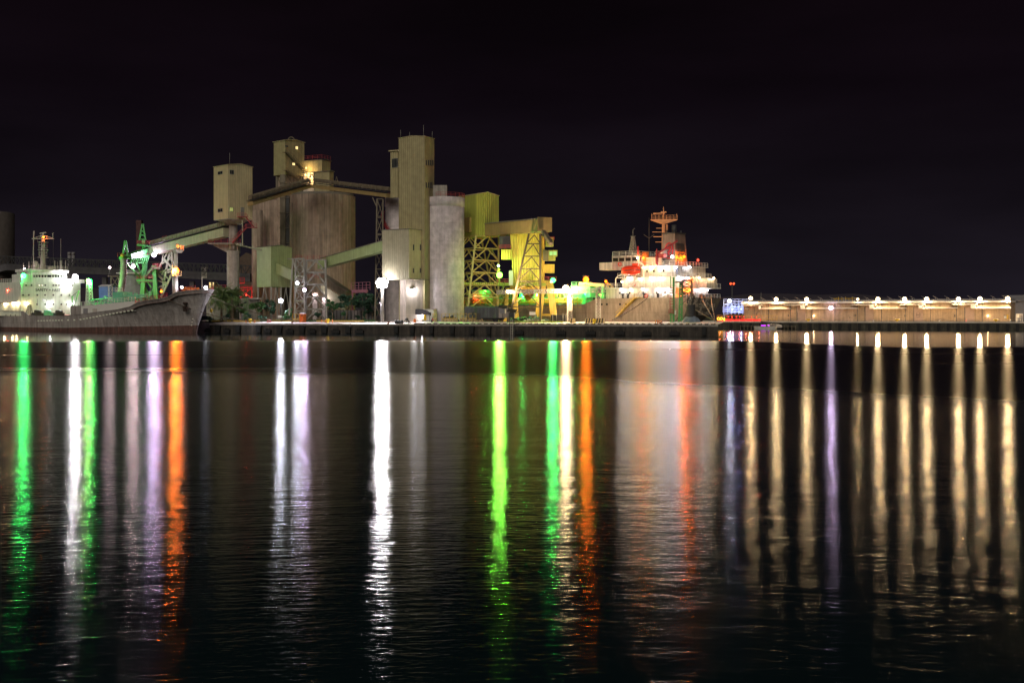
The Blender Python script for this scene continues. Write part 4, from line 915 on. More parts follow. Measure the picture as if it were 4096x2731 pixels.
for px, py, pl_, col, pw in ((2572, 1069, 'p8.9', 'warm', 420), (2602, 1069, 'p8.9', 'amber', 420), (2641, 1069, 'p8.9', 'white', 520), (2704, 1069, 'a3.6', 'white', 560), (2760, 1069, 'a3.6', 'white', 560),
    (2516, 1112, 'p8.9', 'white', 420), (2559, 1116, 'p8.9', 'warm', 380), (2605, 1112, 'p8.9', 'white', 460), (2642, 1112, 'p8.9', 'warm', 460), (2716, 1110, 'a2.5', 'white', 520), (2752, 1112, 'a2.5', 'white', 520), (2797, 1112, 'a2.3', 'warm', 460), (2855, 1113, 'a.3', 'warm', 480),
    (2486, 1156, 'p9.2', 'white', 420), (2523, 1156, 'p9.2', 'warm', 420), (2572, 1156, 'p9.2', 'white', 480), (2633, 1156, 'p9.2', 'white', 480), (2666, 1156, 'p9.2', 'white', 480), (2763, 1160, 'a2.9', 'orange', 700), (2811, 1156, 'a2.9', 'white', 560), (2768, 1127, 'a2.5', 'orange', 700), (2830, 1158, 'a2.9', 'white', 300),
    (2488, 1127, 'p9.3', 'warm', 260), (2689, 1027, 'a5.0', 'white', 900), (2737, 1027, 'a4.9', 'orange', 1300), (2550, 1031, 'p7.4', 'warm', 420), (2573, 1031, 'p7.4', 'orange', 420), (2792, 1041, 'a3.4', 'red', 120), (2720, 1183, 'a2.4', 'orange', 300)):
    if pl_[0] == 'p': p = S.side(px, py, float(pl_[1:])); out = (0, 1, 0)
    else: p = S.face(px, py, float(pl_[1:])); out = (-1, 0, 0)
    ship_lamp(sh, S, p, out, col, .27 if pw < 650 else .36, pw*(.24 if col in ('white', 'warm') else .9), kind='POINT', beam=pw*{'white': 2.2, 'warm': 3.0, 'amber': 6.0}.get(col, 5.0))
for px, py, yv, col, r, pw in ((2344, 1118, 6.0, 'orange', .8, 5000), (2263, 1152, 9.5, 'warm', .75, 4600), (2290, 1160, 9.5, 'lime', .3, 900), (2225, 1165, 8.8, 'lime', .3, 700), (2400, 1178, 8.8, 'lime', .3, 700), (2340, 1176, 8.8, 'green', .25, 500), (2423, 1124, 5.2, 'orange', .25, 160), (2150, 1180, 8.9, 'ylime', .3, 700), (2090, 1180, 8.9, 'green', .3, 800), (1940, 1165, 8.9, 'lime', .3, 900), (1900, 1185, 8.9, 'red', .3, 700)):
    p = S.side(px, py, yv); ship_lamp(sh, S, p, (0, 1, 0), col, r, pw, kind='POINT', beam=9000 if px == 2344 else 0)
    pm = MB(); pm.tube((p.x-.2, p.y-.3, 7.3), (p.x-.2, p.y-.3, p.z+r), .1); part('lamp_post', pm, m_steel, sh, local=True)
# seaman on the top deck
pp = S.face(2664, 1060, 3.95)
def person(name, label, loc, rz, arm=.0):
    me = bpy.data.meshes.new(name); vs = [(0, 0, .95), (0, 0, 1.2), (0, 0, 1.42), (0, .02, 1.55), (0, .03, 1.66), (0, .02, 1.76), (.19, 0, 1.40), (.25, .04, 1.12), (.22, .16, .95), (-.19, 0, 1.40), (-.26, .03, 1.12), (-.24, .12, .92), (.1, 0, .9), (.12, .02, .48), (.12, -.03, .08), (.13, .12, .04), (-.1, 0, .9), (-.14, -.02, .48), (-.16, -.05, .08), (-.17, .1, .04), (.21, .2, .88), (-.23, .16, .85)]
    es = [(0, 1), (1, 2), (2, 3), (3, 4), (4, 5), (2, 6), (6, 7), (7, 8), (2, 9), (9, 10), (10, 11), (0, 12), (12, 13), (13, 14), (14, 15), (0, 16), (16, 17), (17, 18), (18, 19), (8, 20), (11, 21)]
    rd = [.16, .15, .16, .06, .105, .09, .08, .055, .04, .08, .055, .04, .1, .075, .05, .05, .1, .075, .05, .05, .035, .035]
    me.from_pydata(vs, es, []); o = bpy.data.objects.new(name, me); COL.objects.link(o); o.location = loc; o.rotation_euler = (0, 0, rz)
    mo = o.modifiers.new('body', 'SKIN'); ly = me.skin_vertices[0].data
    for i, r in enumerate(rd): ly[i].radius = (r, r)
    ly[0].use_root = True; o.modifiers.new('smooth', 'SUBSURF').levels = 1; o.modifiers['smooth'].render_levels = 1
    me.materials.append(m_skin); tag(o, label, 'person'); return o
pl_ = S.face(2661, 1055, 8.2); person('person', 'dark clothed person standing on the ship top deck beside the funnel', S.M @ V((4.6, pl_.y if abs(pl_.y) < 8 else 7, 17.13)), S.a+R(90))
# ---- the older carrier on the left
N = Ship((-154.5, 354.2, 0), -42)
ns = thing('cargo_ship', 'old grey cargo ship with white deckhouse and rusty waterline moored on the left', 'ship', N.O, N.a)
st = [-3, 0, 3, 8, 16, 28, 29.5, 31.5, 40, 53, 61, 70, 80, 86, 89, 92, 94, 96, 98, 99, 100, 102, 103.6, 104.5, 105.0, 105.3, 105.42]
HD = ([-3, 0, 4, 10, 80, 88, 94, 100, 103.6, 104.5, 105.0, 105.3, 105.42], [4.5, 6.6, 8.2, 9, 9, 8.6, 7.4, 4.9, 3.0, 2.3, 1.7, .95, .02]); HB = ([-3, 0, 6, 14, 68, 80, 90, 96, 100, 104.5, 105.2, 105.42], [1.5, 3.2, 6.5, 8.8, 8.8, 7.4, 4.6, 2.4, 1.2, .7, .4, .01])
def nz(x): return interp([-3, 28, 29.5, 31.5, 53, 61, 70, 80, 86, 89, 92, 96, 98, 99, 100, 102, 105.4], [6.1, 5.75, 5.3, 4.5, 4.38, 4.85, 5.4, 6.0, 6.75, 7.75, 8.2, 8.66, 9.1, 9.75, 10.25, 10.55, 10.9], x)
ZB = lambda x: 1.15+max(0, (x-50)/52)*.9
LV = [lambda x: -1.2, ZB, lambda x: ZB(x)+(nz(x)-ZB(x))*.5, nz]
def nh(x, k): 
    hb, hd = interp(*HB, x), interp(*HD, x); f = (0, .16, .5, 1)[k]; f = f**1.35
    return hb*(1-f)+hd*f
def nx(x, k): 
    b_ = max(0, 1-(x+3)/14); f_ = max(0, (x-92)/13.4)
    return x+b_*(8, 5, 2.2, 0)[k]+f_*(-3.6, -2.6, -.6, 2.2)[k]
part('hull', hull(st, LV[1:], lambda x, k: nh(x, k+1), lambda x, k: nx(x, k+1), nz), m_hullA, ns, local=True)
part('boot_topping', hull(st, LV[:2], nh, nx, nz), m_boot, ns, local=True)
q = MB(); q.quad(*[(nx(-3, k), s_*nh(-3, k), LV[k](-3)) for k, s_ in ((1, 1), (2, 1), (3, 1), (3, -1), (2, -1), (1, -1))]); part('transom', q, m_hullA, ns, local=True)
q = MB()
for a, b in zip(st[:-1], st[1:]):
    zz = lambda x: nz(x)-(1.0 if x < 92 else .9); q.quad((nx(a, 3), nh(a, 3)-.12, zz(a)), (nx(b, 3), max(.02, nh(b, 3)-.12), zz(b)), (nx(b, 3), -max(.02, nh(b, 3)-.12), zz(b)), (nx(a, 3), -nh(a, 3)+.12, zz(a)))
part('deck', q, m_deck, ns, local=True)
q = MB(); 
for a, b in zip(st[:-1], st[1:]): q.beam((nx(a, 3), -nh(a, 3), nz(a)), (nx(b, 3), -nh(b, 3), nz(b)), .18, .12); q.beam((nx(a, 3), nh(a, 3), nz(a)), (nx(b, 3), nh(b, 3), nz(b)), .18, .12)
part('bulwark_cap', q, m_hullA, ns, local=True)
# slots below the bulwark as pale patches, deck light put into the paint
m_slot = mat('slot_light_paint', (.82, .85, .72), .6)
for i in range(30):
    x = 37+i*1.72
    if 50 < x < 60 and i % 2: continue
    zs = interp([37, 60, 90], [3.05, 3.35, 6.1], x); yv = -nh(x, 3)*.985-.03; q = MB(); q.obox((x, yv, zs), (.5, 0, 0), (0, .04, 0), (0, 0, .16)); part('lit_port_patch', q, m_slot, ns, local=True)
# white deck trunk on the starboard side
q = MB(); q.prism([(60, -8.2, 3.9), (87, -7.9, 5.6), (87, -7.9, 8.2), (60, -8.2, 7.05)], (0, 5.5, 0)); part('deck_trunk', q, m_signw, ns, local=True)
q = MB(); q.span(61.3, 63.6, -8.26, -8.1, 4.4, 6.4); part('doorway', q, m_far, ns, local=True)
q = MB(); q.span(66, 68.4, -8.15, -8.05, 4.6, 6.3); part('door', q, m_wred, ns, local=True)
q = MB(); q.rail([(60, -8.1, 7.05), (87, -7.8, 8.2)], 1.1, 1.7, .05); part('railing', q, m_white, ns, local=True)
q = MB(); q.span(55.5, 60, -8.9, -6.5, 4.2, 7.0); q.span(55.5, 60, -8.95, -6.4, 7.0, 7.15); part('locker_house', q, m_hullA, ns, local=True)
q = MB(); q.tube((53.8, -7.5, 4), (53.8, -7.5, 9.8), .18); q.tube((53.8, -7.5, 5.2), (56.5, -7, 11.2), .1); q.tube((53.8, -7.5, 9.8), (56.5, -7, 11.2), .04); part('stores_derrick', q, m_green2, ns, local=True)
q = MB(); random.seed(3)
for i in range(26):
    x = 60.5+i*1.15+random.uniform(-.3, .3); y = random.uniform(-6.8, -3.5); z = interp([60, 91], [7.05, 8.5], x); h_ = random.uniform(.8, 2.2)
    if i % 3 == 0: q.tube((x, y, z), (x, y, z+h_), .25); q.ball((x, y, z+h_), .38, 8)
    elif i % 3 == 1: q.span(x-.5, x+.5, y-.5, y+.5, z, z+h_)
    else: q.path([(x, y, z), (x, y, z+h_), (x+1, y, z+h_), (x+1, y, z)], .14)
for z in (7.9, 8.6): q.tube((60.5, -6.3, z), (90, -6.0, z+1.3), .16)
part('deck_machinery', q, m_deckG, ns, local=True)
q = MB(); p = N.flat(455, 1225, 7.8); q.span(74, 79, -6.8, -4, 8.0, 10.6); part('machinery_house', q, m_deckG, ns, local=True)
q = MB(); q.rail([(74, -4, 10.6), (74, -6.8, 10.6), (79, -6.8, 10.6)], 1.1, 1.2, .05); q.lattice([(74, -6.9, 8), (72, -6.9, 8)], [(74, -6.9, 12.2), (72, -6.9, 12.2)], 4, .07, 'X'); part('railing', q, m_white, ns, local=True)
# floodlight post on deck
pa = N.side(358, 1216, -6.0); pb = N.side(356, 1130, -6.0); pa.z = 7.0
q = MB(); q.lattice([pa+V((-.9, -.6, 0)), pa+V((.9, -.6, 0)), pa+V((.9, .6, 0)), pa+V((-.9, .6, 0))], [V((pb.x-.6, pb.y-.4, pb.z)), V((pb.x+.6, pb.y-.4, pb.z)), V((pb.x+.6, pb.y+.4, pb.z)), V((pb.x-.6, pb.y+.4, pb.z))], 7, .1, 'X', rb=.04); q.ladder(pa+V((0, -.7, 0)), V((pb.x, pb.y-.5, pb.z)), (1, 0, 0)); part('light_tower', q, m_white, ns, local=True)
def aimN(v): return N.M.to_3x3() @ V(v)
def nlamp(p, col, r, pw, kind='POINT', post=None, aim=None, cone=168):
    q = MB(); p = V(p); q.obox(p+V((0, 0, r+.1)), (r*.8, 0, 0), (0, r*.8, 0), (0, 0, .08))
    if post is not None: q.tube(V((p.x, p.y, post)), p-V((0, 0, r*.5)), .09)
    else: q.tube(p+V((0, 0, r*.9)), p+V((-.4-r, 0, r+.05)), .06)
    o = part('deck_lamp', q, m_dark, ns, local=True); bulb(o, p, col, r, pw, kind, aim=aim or (0, -1, -.25), cone=cone, local=True)
nlamp(V((pb.x-.5, pb.y, pb.z+.5)), 'ylime', .5, 3200); nlamp(V((pb.x+.9, pb.y, pb.z+.4)), 'green', .4, 3000)
# deckhouse
XF = 26.5
q = MB(); q.prism([(XF, -9, 4.4), (XF, 9, 4.4), (XF, 9, 14.2), (XF, -9, 14.2)], (-15, 0, 0)); part('deckhouse', q, m_house, ns, local=True)
q = MB(); q.span(2, 11.4, -8.6, 8.6, 5.6, 11.6); part('deckhouse', q, m_wred, ns, local=True)
q = MB(); q.span(6, 11.4, -8.3, 8.3, 11.62, 13.9); part('deckhouse', q, m_wred, ns, local=True)
bL, bR = N.face(127, 1110, XF).y, N.face(268, 1110, XF).y
zb = 14.21; zt = N.face(200, 1088, XF).z
q = MB(); q.span(17, XF-.15, bL, bR, zb, zt); part('bridge', q, m_house, ns, local=True)
q = MB(); q.tube((XF-.2, bL-.3, zt+.35), (XF-.2, bR+.5, zt+.35), .45, n=12); q.span(16.6, XF-.2, bL-.3, bR+.5, zt+.02, zt+.8); part('bridge_roof', q, m_white, ns, local=True)
q = MB(); q.span(20, XF-.4, bL-2.8, bL-.02, zb, zb+2.2); q.span(21, XF-.5, bR+.02, 10.6, zb, zb+1.1); part('bridge_wing', q, m_white, ns, local=True)
for x0, x1 in ((133, 139), (144, 150), (155, 161), (167, 173), (178, 184), (189.5, 204.5), (209, 215), (220, 226), (231, 237), (242.5, 248.5), (253.5, 259.5)):
    p, r_ = N.face(x0, 1109, XF-.15), N.face(x1, 1100, XF-.15); q = MB(); q.span(XF-.17, XF-.10, p.y, r_.y, p.z, r_.z); part('window', q, m_glass, ns, local=True)
m_plit = emat('porthole_lit', (1, .92, .75), 2.2)
for py, xs in ((1141, (104, 126, 157, 168.5, 181, 213, 224, 236, 266, 288)), (1180, (92, 115, 149, 180, 213, 245, 278)), (1217, (148, 181, 213, 245, 268))):
    for px in xs:
        p = N.face(px, py, XF); q = MB(); q.tube(p-V((.02, 0, 0)), p+V((.06, 0, 0)), .27, n=14); o = part('porthole', q, m_frame, ns, local=True)
        q = MB(); q.tube(p, p+V((.08, 0, 0)), .19, n=12); part('pane', q, m_plit if px in (157, 168.5) else m_glass, o, local=True)
tu, tv = V((0, 1, 0)), V((0, 0, 1))
part('lettering', text_mb('SAFETY + FIRST', 1.12, N.face(192.5, 1160.5, XF)+V((.02, 0, 0)), tu, tv), m_dark, ns, local=True)
part('lettering', text_mb('MUSTER STATION', .55, N.face(157, 1256, XF)+V((.02, 0, 0)), tu, tv), m_dark, ns, local=True)
q = MB(); p = N.face(165, 1222, XF); z1 = N.face(165, 1196, XF).z
for px in (150, 187): a = N.face(px, 1222, XF+.1); b = N.face(px, 1196, XF+.1); q.beam(a, b, .1)
q.beam(N.face(168, 1197, XF+.6), N.face(187, 1198, XF+.1), .12); q.beam(N.face(168, 1197, XF+.6), N.face(186, 1212, XF+.1), .08); part('davit_frame', q, m_far, ns, local=True)
for px, col in ((189, m_deckG), (235, m_dark), (150, m_dark)):
    p = N.face(px, 1262, XF+4); q = MB(); q.span(p.x-1, p.x+1, p.y-1.3, p.y+1.3, 3.4, 5.3); q.tube((p.x, p.y-.8, 5.6), (p.x, p.y+1.0, 5.6), .5, n=12); part('deck_winch', q, col, ns, local=True)
q = MB(); p = N.face(118, 1262, XF+3); q.lattice([V((p.x-1, p.y-1, 3.4)), V((p.x+1, p.y-1, 3.4)), V((p.x+1, p.y+1, 3.4)), V((p.x-1, p.y+1, 3.4))], [V((p.x-.3, p.y-.3, 7.6)), V((p.x+.3, p.y-.3, 7.6)), V((p.x+.3, p.y+.3, 7.6)), V((p.x-.3, p.y+.3, 7.6))], 4, .07, 'X'); part('access_tower', q, m_steel, ns, local=True)
# poop house on the near side, with lamps
q = MB(); q.span(4, 27, -9.0, -8.7, 5.6, 5.7); part('poop_walkway', q, m_steel, ns, local=True)
q = MB(); q.span(9, 24, -9.6, -9.02, 8.3, 8.5); part('boat_deck', q, m_white, ns, local=True)
for i in range(3):
    q = MB(); port_disc(q, (5+i*2.2, -8.66, 10), .25, 'y'); part('porthole', q, m_glass, ns, local=True)
for x in (2, 5, 8, 17, 20, 23):
    q = MB(); q.tube((x, -nh(x, 3)*.99-.1, 4.6), (x, -nh(x, 3)*.99+.1, 4.6), .25, n=10); part('porthole', q, m_glass, ns, local=True)
q = MB(); q.rail([(4, -8.5, 11.62), (11, -8.5, 11.62)], 1.0, 1.3, .05); q.rail([(2, -8.4, 11.62), (2, 8, 11.62)], 1.0, 1.3, .05); q.rail([(11.5, -8.9, 14.2), (20, -8.9, 14.2)], 1.0, 1.3, .05); part('railing', q, m_white, ns, local=True)
q = MB(); q.path([(2.6, -9.4, 11.6), (2.6, -9.6, 13.6), (2.6, -10.4, 14.2)], .16); q.path([(8.4, -9.4, 11.6), (8.4, -9.6, 13.6), (8.4, -10.4, 14.2)], .16); part('boat_davit', q, m_white, ns, local=True)
q = boat_mesh(6.5, 2.3, .9); q.v = [v+V((5.5, -10.2, 12.2)) for v in q.v]
ob_ = part('hull', q, m_red, ns, local=True); bpy.data.objects.remove(ob_)
lo = thing('lifeboat', 'red open lifeboat hanging from davits at the left edge beside the old ship deckhouse', 'lifeboat', N.M @ V((5.5, -10.3, 12.6)), N.a)
part('hull', boat_mesh(6.2, 2.2, .9), m_red, lo, local=True); q = MB(); q.lathe((0, 0, 0), [(1, 0), (1.02, .06), (1, .12)], 24); q.v = [V((v.x*3.1, v.y*1.12, v.z)) for v in q.v]; part('fender_belt', q, m_dark, lo, local=True)
# mast and monkey island
mp = N.face(172, 1085, 22); mz = zt+.8; mt0 = V((22, mp.y, mz)); wz = lambda y: N.face(172, y, 22).z
q = MB(); q.tube(mt0, (22, mp.y, wz(955)), .75, .5, n=16)
for y in (970, 1001, 1031): z = wz(y); q.lathe((22, mp.y, z), [(.5, 0), (1.5, .05), (1.5, .15), (.5, .2)], 14)
for y in (985, 1015): z = wz(y+9); q.lathe((22, mp.y, 0), [(1.15, z), (1.2, z+.05), (1.15, z+.1)], 14); q.lathe((22, mp.y, 0), [(1.15, z+1.0), (1.2, z+1.05), (1.15, z+1.1)], 14); [q.beam((22+math.cos(a)*1.15, mp.y+math.sin(a)*1.15, z), (22+math.cos(a)*1.15, mp.y+math.sin(a)*1.15, z+1.6), .07) for a in [i*math.pi/4 for i in range(8)]]
q.ladder((22.9, mp.y-.7, mz), (22.9, mp.y-.6, wz(960)), (0, 1, 0)); part('mast', q, m_wred, ns, local=True)
dl = (N.inv.to_3x3() @ V((1, 0, 0))).normalized(); c = V((22, mp.y, wz(955)))
q = MB(); q.beam(c-dl*3.3, c+dl*3.3, .22); q.beam(c-dl*3.3, c-dl*.5+V((0, 0, .95)), .12); q.beam(c+dl*3.3, c+dl*.5+V((0, 0, .95)), .12); q.tube(c, c+V((0, 0, 1.0)), .55, .8, n=12)
for t_ in (-2.6, -1.8, -1.1, 1.1, 1.8, 2.6): q.beam(c+dl*t_, c+dl*t_+V((0, 0, .95*(3.3-abs(t_))/2.8)), .08)
q.tube(c+V((0, 0, 1.0)), c+V((0, 0, 1.5)), .25); q.beam(c-dl*.9+V((0, 0, 1.55)), c+dl*1.0+V((0, 0, 1.85)), .35, .28); q.tube(c-dl*2.7, c-dl*2.6+V((0, 0, 2.3)), .14); q.tube(c+dl*2.9, c+dl*2.9+V((0, 0, 1.4)), .08); q.beam(c+dl*2.7+V((0, 0, 1.4)), c+dl*3.2+V((0, 0, 1.7)), .12)
part('radar_platform', q, m_wred, ns, local=True)
nlamp(c+dl*.45+V((.4, -.5, .5)), 'orange', .22, 200)
q = MB()
for px, y0, y1, r in ((134, 1080, 925, .12), (219, 1082, 1042, .14), (230, 1082, 1047, .06), (243, 1082, 955, .05), (241, 1082, 1042, .16), (246, 1082, 1042, .16), (262, 1082, 1042, .13), (116, 1090, 1045, .12), (94, 1098, 1052, .1), (156, 1080, 1055, .18), (181, 1080, 1050, .15)):
    a, b = N.face(px, y0, 21), N.face(px, y1, 21); a.z = mz-.1 if px > 120 else a.z; q.tube(a, b, r, r*.8, n=8)
a = N.face(142, 1075, 20); q.tube((20, a.y, mz), (20, a.y, mz+1.8), .8, n=14); q.ball((20, a.y, mz+1.9), .8, 12); part('aerials', q, m_wred, ns, local=True)
q = MB(); q.rail([(XF-.3, bL, mz), (XF-.3, bR+.4, mz)], 1.0, 1.5, .04); q.span(22.5, 24, mp.y+1.3, mp.y+3.0, mz, mz+.9); part('top_railing', q, m_wred, ns, local=True)
q = MB()
for px in (136, 168, 213): a, b = N.face(px if px != 168 else 150, 958, 22), N.face(px-14 if px < 150 else px, 1078, 20); q.tube(a, b, .025, n=4)
part('rigging', q, m_steel, ns, local=True)
# lamps on the house
pw_ = N.face(94, 1103, XF+.5); nlamp(pw_, 'green', .75, 11500, 'SPOT', aim=aimN((.9, -.9, -.2)))
q = MB(); q.beam(pw_+V((-.6, 0, .9)), pw_+V((-1.5, .5, .3)), .3); part('lamp_bracket', q, m_white, ns, local=True)
pw_ = N.face(301, 1109, XF+.6); nlamp(pw_, 'white', .85, 15000, 'SPOT', aim=aimN((1, -.35, -.25)))
q = MB(); q.tube((pw_.x-.4, pw_.y, 14.1), (pw_.x-.4, pw_.y, pw_.z+1.0), .12); part('lamp_bracket', q, m_white, ns, local=True)
for px, py, col, pw in ((98, 1076, 'pink', 500),): p = N.face(px, py, 22); nlamp(p, col, .32, pw)
for px, py, pw, col in ((110, 1214, 170, 'warm'), (200, 1212, 190, 'white'), (288, 1214, 170, 'white')): p = N.face(px, py, XF+.7); nlamp(p, col, .3, pw)
for px, py in ((18, 1216), (50, 1213), (66, 1213)): p = N.side(px, py, -9.3); nlamp(p, 'warm', .28, 420)
p = N.side(30, 1160, -9.0); nlamp(p, 'red', .25, 420)
# foremast and bow
fp = N.face(703, 1152, 95.5); ft_ = N.face(704, 1012, 95.5); fb_ = V((95.5, fp.y, 7.5))
q = MB(); q.tube(fb_, (95.5, fp.y, ft_.z), .62, .5, n=18); q.prism([V((95.5, fp.y-.7, ft_.z)), V((95.5, fp.y+.9, ft_.z)), V((95.5, fp.y+1.7, ft_.z+.8)), V((95.5, fp.y-.9, ft_.z+.8))], (1.2, 0, 0)); part('foremast', q, m_white, ns, local=True)
q = MB(); q.rail([V((96.6, fp.y-.3, ft_.z+.8)), V((96.6, fp.y+1.6, ft_.z+.8)), V((95.4, fp.y+1.6, ft_.z+.8))], 1.1, .8, .05); q.tube((95.5, fp.y-.9, 9.8), (95.5, fp.y-.9, ft_.z), .1); q.rail([V((96.6, fp.y-1.6, 14.6)), V((96.6, fp.y+.9, 14.6))], 1.1, .8, .06); q.span(95.2, 96.7, fp.y-1.6, fp.y+1.0, 14.45, 14.6); part('mast_platform', q, m_wred, ns, local=True)
p = N.face(711, 985, 96); nlamp(p, 'orange', .38, 1000, post=ft_.z+.8)
p = N.face(704, 1082, 97.0); nlamp(p, 'orange', .8, 9000, 'SPOT', aim=aimN((.75, -.9, -.2))); p2 = N.face(694, 1080, 97.0); nlamp(p2, 'amber', .3, 700)
q = MB(); q.rail([(nx(100, 3), -nh(100, 3)+.2, 10.2), (nx(104, 3), -nh(104, 3)+.1, 10.7)], 1.1, 1.3, .05); q.rail([(nx(88, 3), -nh(88, 3)+.2, 7.5), (nx(97.5, 3), -nh(97.5, 3)+.2, 9.0)], 1.1, 1.3, .05); q.rail([(nx(100, 3), nh(100, 3)-.2, 10.2), (nx(104, 3), nh(104, 3)-.1, 10.7)], 1.1, 1.3, .05); part('railing', q, m_rail, ns, local=True)
q = MB(); q.span(99.5, 102, -2.4, 1.6, 9.3, 10.9); q.tube((101, -2.5, 11.0), (101, 1.5, 11.0), .5, n=12); part('windlass', q, m_or2, ns, local=True)
p = N.face(727, 1149, 97.5); nlamp(p, 'cool', .32, 260, post=10); p = N.face(823, 1150, 107.6); nlamp(p, 'cool', .4, 9000, kind='SPOT', aim=aimN((-.62, .1, -1)), cone=110)
q = MB(); p = N.face(808, 1145, 102.5); q.tube((102.5, p.y, 10.6), (102.5, p.y, p.z+2.2), .07); part('jackstaff', q, m_white, ns, local=True)
for px, py in ((745, 1225), (805, 1225)):
    p = N.side(px, py, -2.5) if px < 800 else None
# anchor in its stained pocket
def on_hull(px, py):
    best = None
    for i in range(200):
        x = 80+i*.13
        for k in range(12):
            f = k/11; z = ZB(x)+(nz(x)-ZB(x))*f; hb, hd = interp(*HB, x), interp(*HD, x); g = (.16+.84*f)**1.35; y = -(hb*(1-g)+hd*g); f_ = max(0, (x-92)/13.4); xx = x+f_*(-2.6+3.4*f)
            wv = N.M @ V((xx, y, z)); d_ = abs(CX+wv.x*FPX/wv.y-px)+abs(HY-(wv.z-HZ)*FPX/wv.y-py)
            if best is None or d_ < best[0]: best = (d_, V((xx, y, z)))
    return best[1]
ap_ = on_hull(745, 1228); o_ = V((.25, -.45, -.1))
q = MB(); q.tube(ap_+o_+V((0, 0, 1.1)), ap_+o_+V((0, 0, -1.0)), .2); q.path([ap_+o_+V((-.95, .1, .1)), ap_+o_+V((-.6, 0, -.9)), ap_+o_+V((.6, 0, -.9)), ap_+o_+V((.95, .1, .1))], .24); q.lathe(ap_+o_*.3+V((0, 0, .9)), [(.2, -.3), (.75, -.2), (.75, .2), (.2, .3)], 14); part('anchor', q, mat('anchor_rust', (.035, .018, .014), .8), ns, local=True)
q = MB()
for i in range(9):
    p = on_hull(772-i*.9, 1274+i*6); q.obox(p+V((.05, -.09, 0)), (.17, 0, 0), (0, .03, 0), (0, 0, .1))
part('draught_marks', q, m_letter, ns, local=True)
q = MB(); p = on_hull(795, 1178)
for px in (735, 748, 760): p = on_hull(px, 1177); q.tube(p+V((0, -.1, 0)), p+V((0, .1, 0)), .35, n=10)
part('fairlead', q, m_or2, ns, local=True)
# mooring lines
def line(name, label, pts, r, m, sag=0.0):
    q = MB(); P_ = []
    for a, b in zip(pts[:-1], pts[1:]):
        for i in range(11): t_ = i/10; P_.append(a.lerp(b, t_)-V((0, 0, sag*4*t_*(1-t_))))
    q.path(P_, r, 5); return solo(name, q, m, label, 'rope', tuple(P_[-1]))
bow = N.M @ V((nx(102, 3), -nh(102, 3), nz(102)-.6)); bow2 = N.M @ V((nx(98, 3), -nh(98, 3), nz(98)-.8)); bow3 = N.M @ V((nx(104.5, 3), 0, nz(104)-1.0))
line('mooring_rope', 'long dark mooring rope sagging from the old ship bow to the cleat by the toilet', [bow2, qp(1170, .8, QT+.5)], .09, m_ropeD, 2.2)
line('mooring_rope', 'thin second mooring rope crossing the palm from the old ship bow tip', [bow3, qp(1168, .9, QT+.5)], .06, m_ropeD, 1.0)
line('mooring_rope', 'short pale mooring rope dropping from the bow tip with a yellow float', [bow3, qp(858, .5, QT+.3)], .08, m_rope, .1)
bl_ = MB(); bpn = bow3.lerp(qp(858, .5, QT+.3), .62); bl_.ball((bpn.x, bpn.y, bpn.z), .42, 12); bl_.tube(bpn-V((0, 0, .6)), bpn+V((0, 0, .6)), .14); solo('rope_float', bl_, m_ylw, 'yellow float threaded on the short bow mooring rope', 'float', tuple(bpn))
sa = S.M @ V((3.6, 8.6, 8.9)); sb = S.M @ V((11.0, 10.1, 8.7))
line('mooring_rope', 'long dark mooring rope sloping across the grey hull beside the yellow gangway', [sb, qp(2448, 14, QT+.4)], .09, m_ropeD, .4)
line('mooring_rope', 'orange lit mooring rope running down right across the ship name to the quay corner', [S.M @ V((2.4, 9.6, 8.9)), qp(2855, 3, QT+.4)], .08, m_rope, .1)
line('mooring_rope', 'left of two steep mooring ropes hanging from the stern at the quay corner', [S.M @ V((.3, 1.2, 9.0)), qp(2858, 4, QT+.3)], .10, m_rope, .05)
line('mooring_rope', 'right of two steep mooring ropes hanging from the stern at the quay corner', [S.M @ V((.3, -3.8, 9.0)), qp(2860, 4, QT+.3)], .10, m_rope, .05)
# ---------------------------------------------------------------- green ship loader on the left quay
LY = 330.0
gl_ = thing('ship_loader', 'green and white steel ship loader with bracing and red railed platforms behind the old ship', 'ship loader', tuple(G(620, LY, QT)))
q = MB()
for px0, px1, y0, y1, w_ in ((583, 562, 1012, 1215, 1.15), (616, 632, 1062, 1215, 1.1), (575, 578, 960, 1060, .9)):
    q.beam(P(px0, y0, LY), V((G(px1, LY, 0).x, LY, QT-.3)) if y1 > 1200 else P(px1, y1, LY), w_, w_)
q.beam(P(583, 1035, LY+7), V((G(565, LY+7, 0).x, LY+7, QT-.3)), .9); q.beam(P(548, 1120, LY), P(618, 1125, LY), .9, .7)
for a in ((562, 1105, 592, 1180), (575, 1130, 597, 1190), (600, 1195, 614, 1150), (606, 1150, 588, 1125), (550, 1127, 572, 1143), (585, 1100, 612, 1070)): q.beam(P(a[0], a[1], LY+.5), P(a[2], a[3], LY+.5), .36)
part('portal_frame', q, m_green2, gl_)
q = MB(); cY = LY+1.5
for a in ((648, 1167, 684, 984, .5), (684, 984, 694, 1083, .55), (694, 1083, 644, 1190, .55), (684, 984, 620, 1100, .4), (656, 1037, 690, 1073, .6), (628, 1095, 668, 1136, .5), (630, 1091, 690, 1075, .5), (684, 984, 703, 1010, .45), (668, 1136, 630, 1150, .45), (640, 1060, 690, 1030, .3), (655, 987, 650, 1040, .3), (664, 990, 690, 1050, .3), (625, 1120, 668, 1136, .4), (694, 1083, 645, 1098, .35), (650, 1090, 672, 1115, .35), (600, 1085, 625, 1060, .3), (595, 1110, 640, 1105, .35)):
    q.beam(P(a[0], a[1], cY), P(a[2], a[3], cY), a[4])
    q.beam(P(a[0], a[1], cY+5), P(a[2], a[3], cY+5), a[4]*.8)
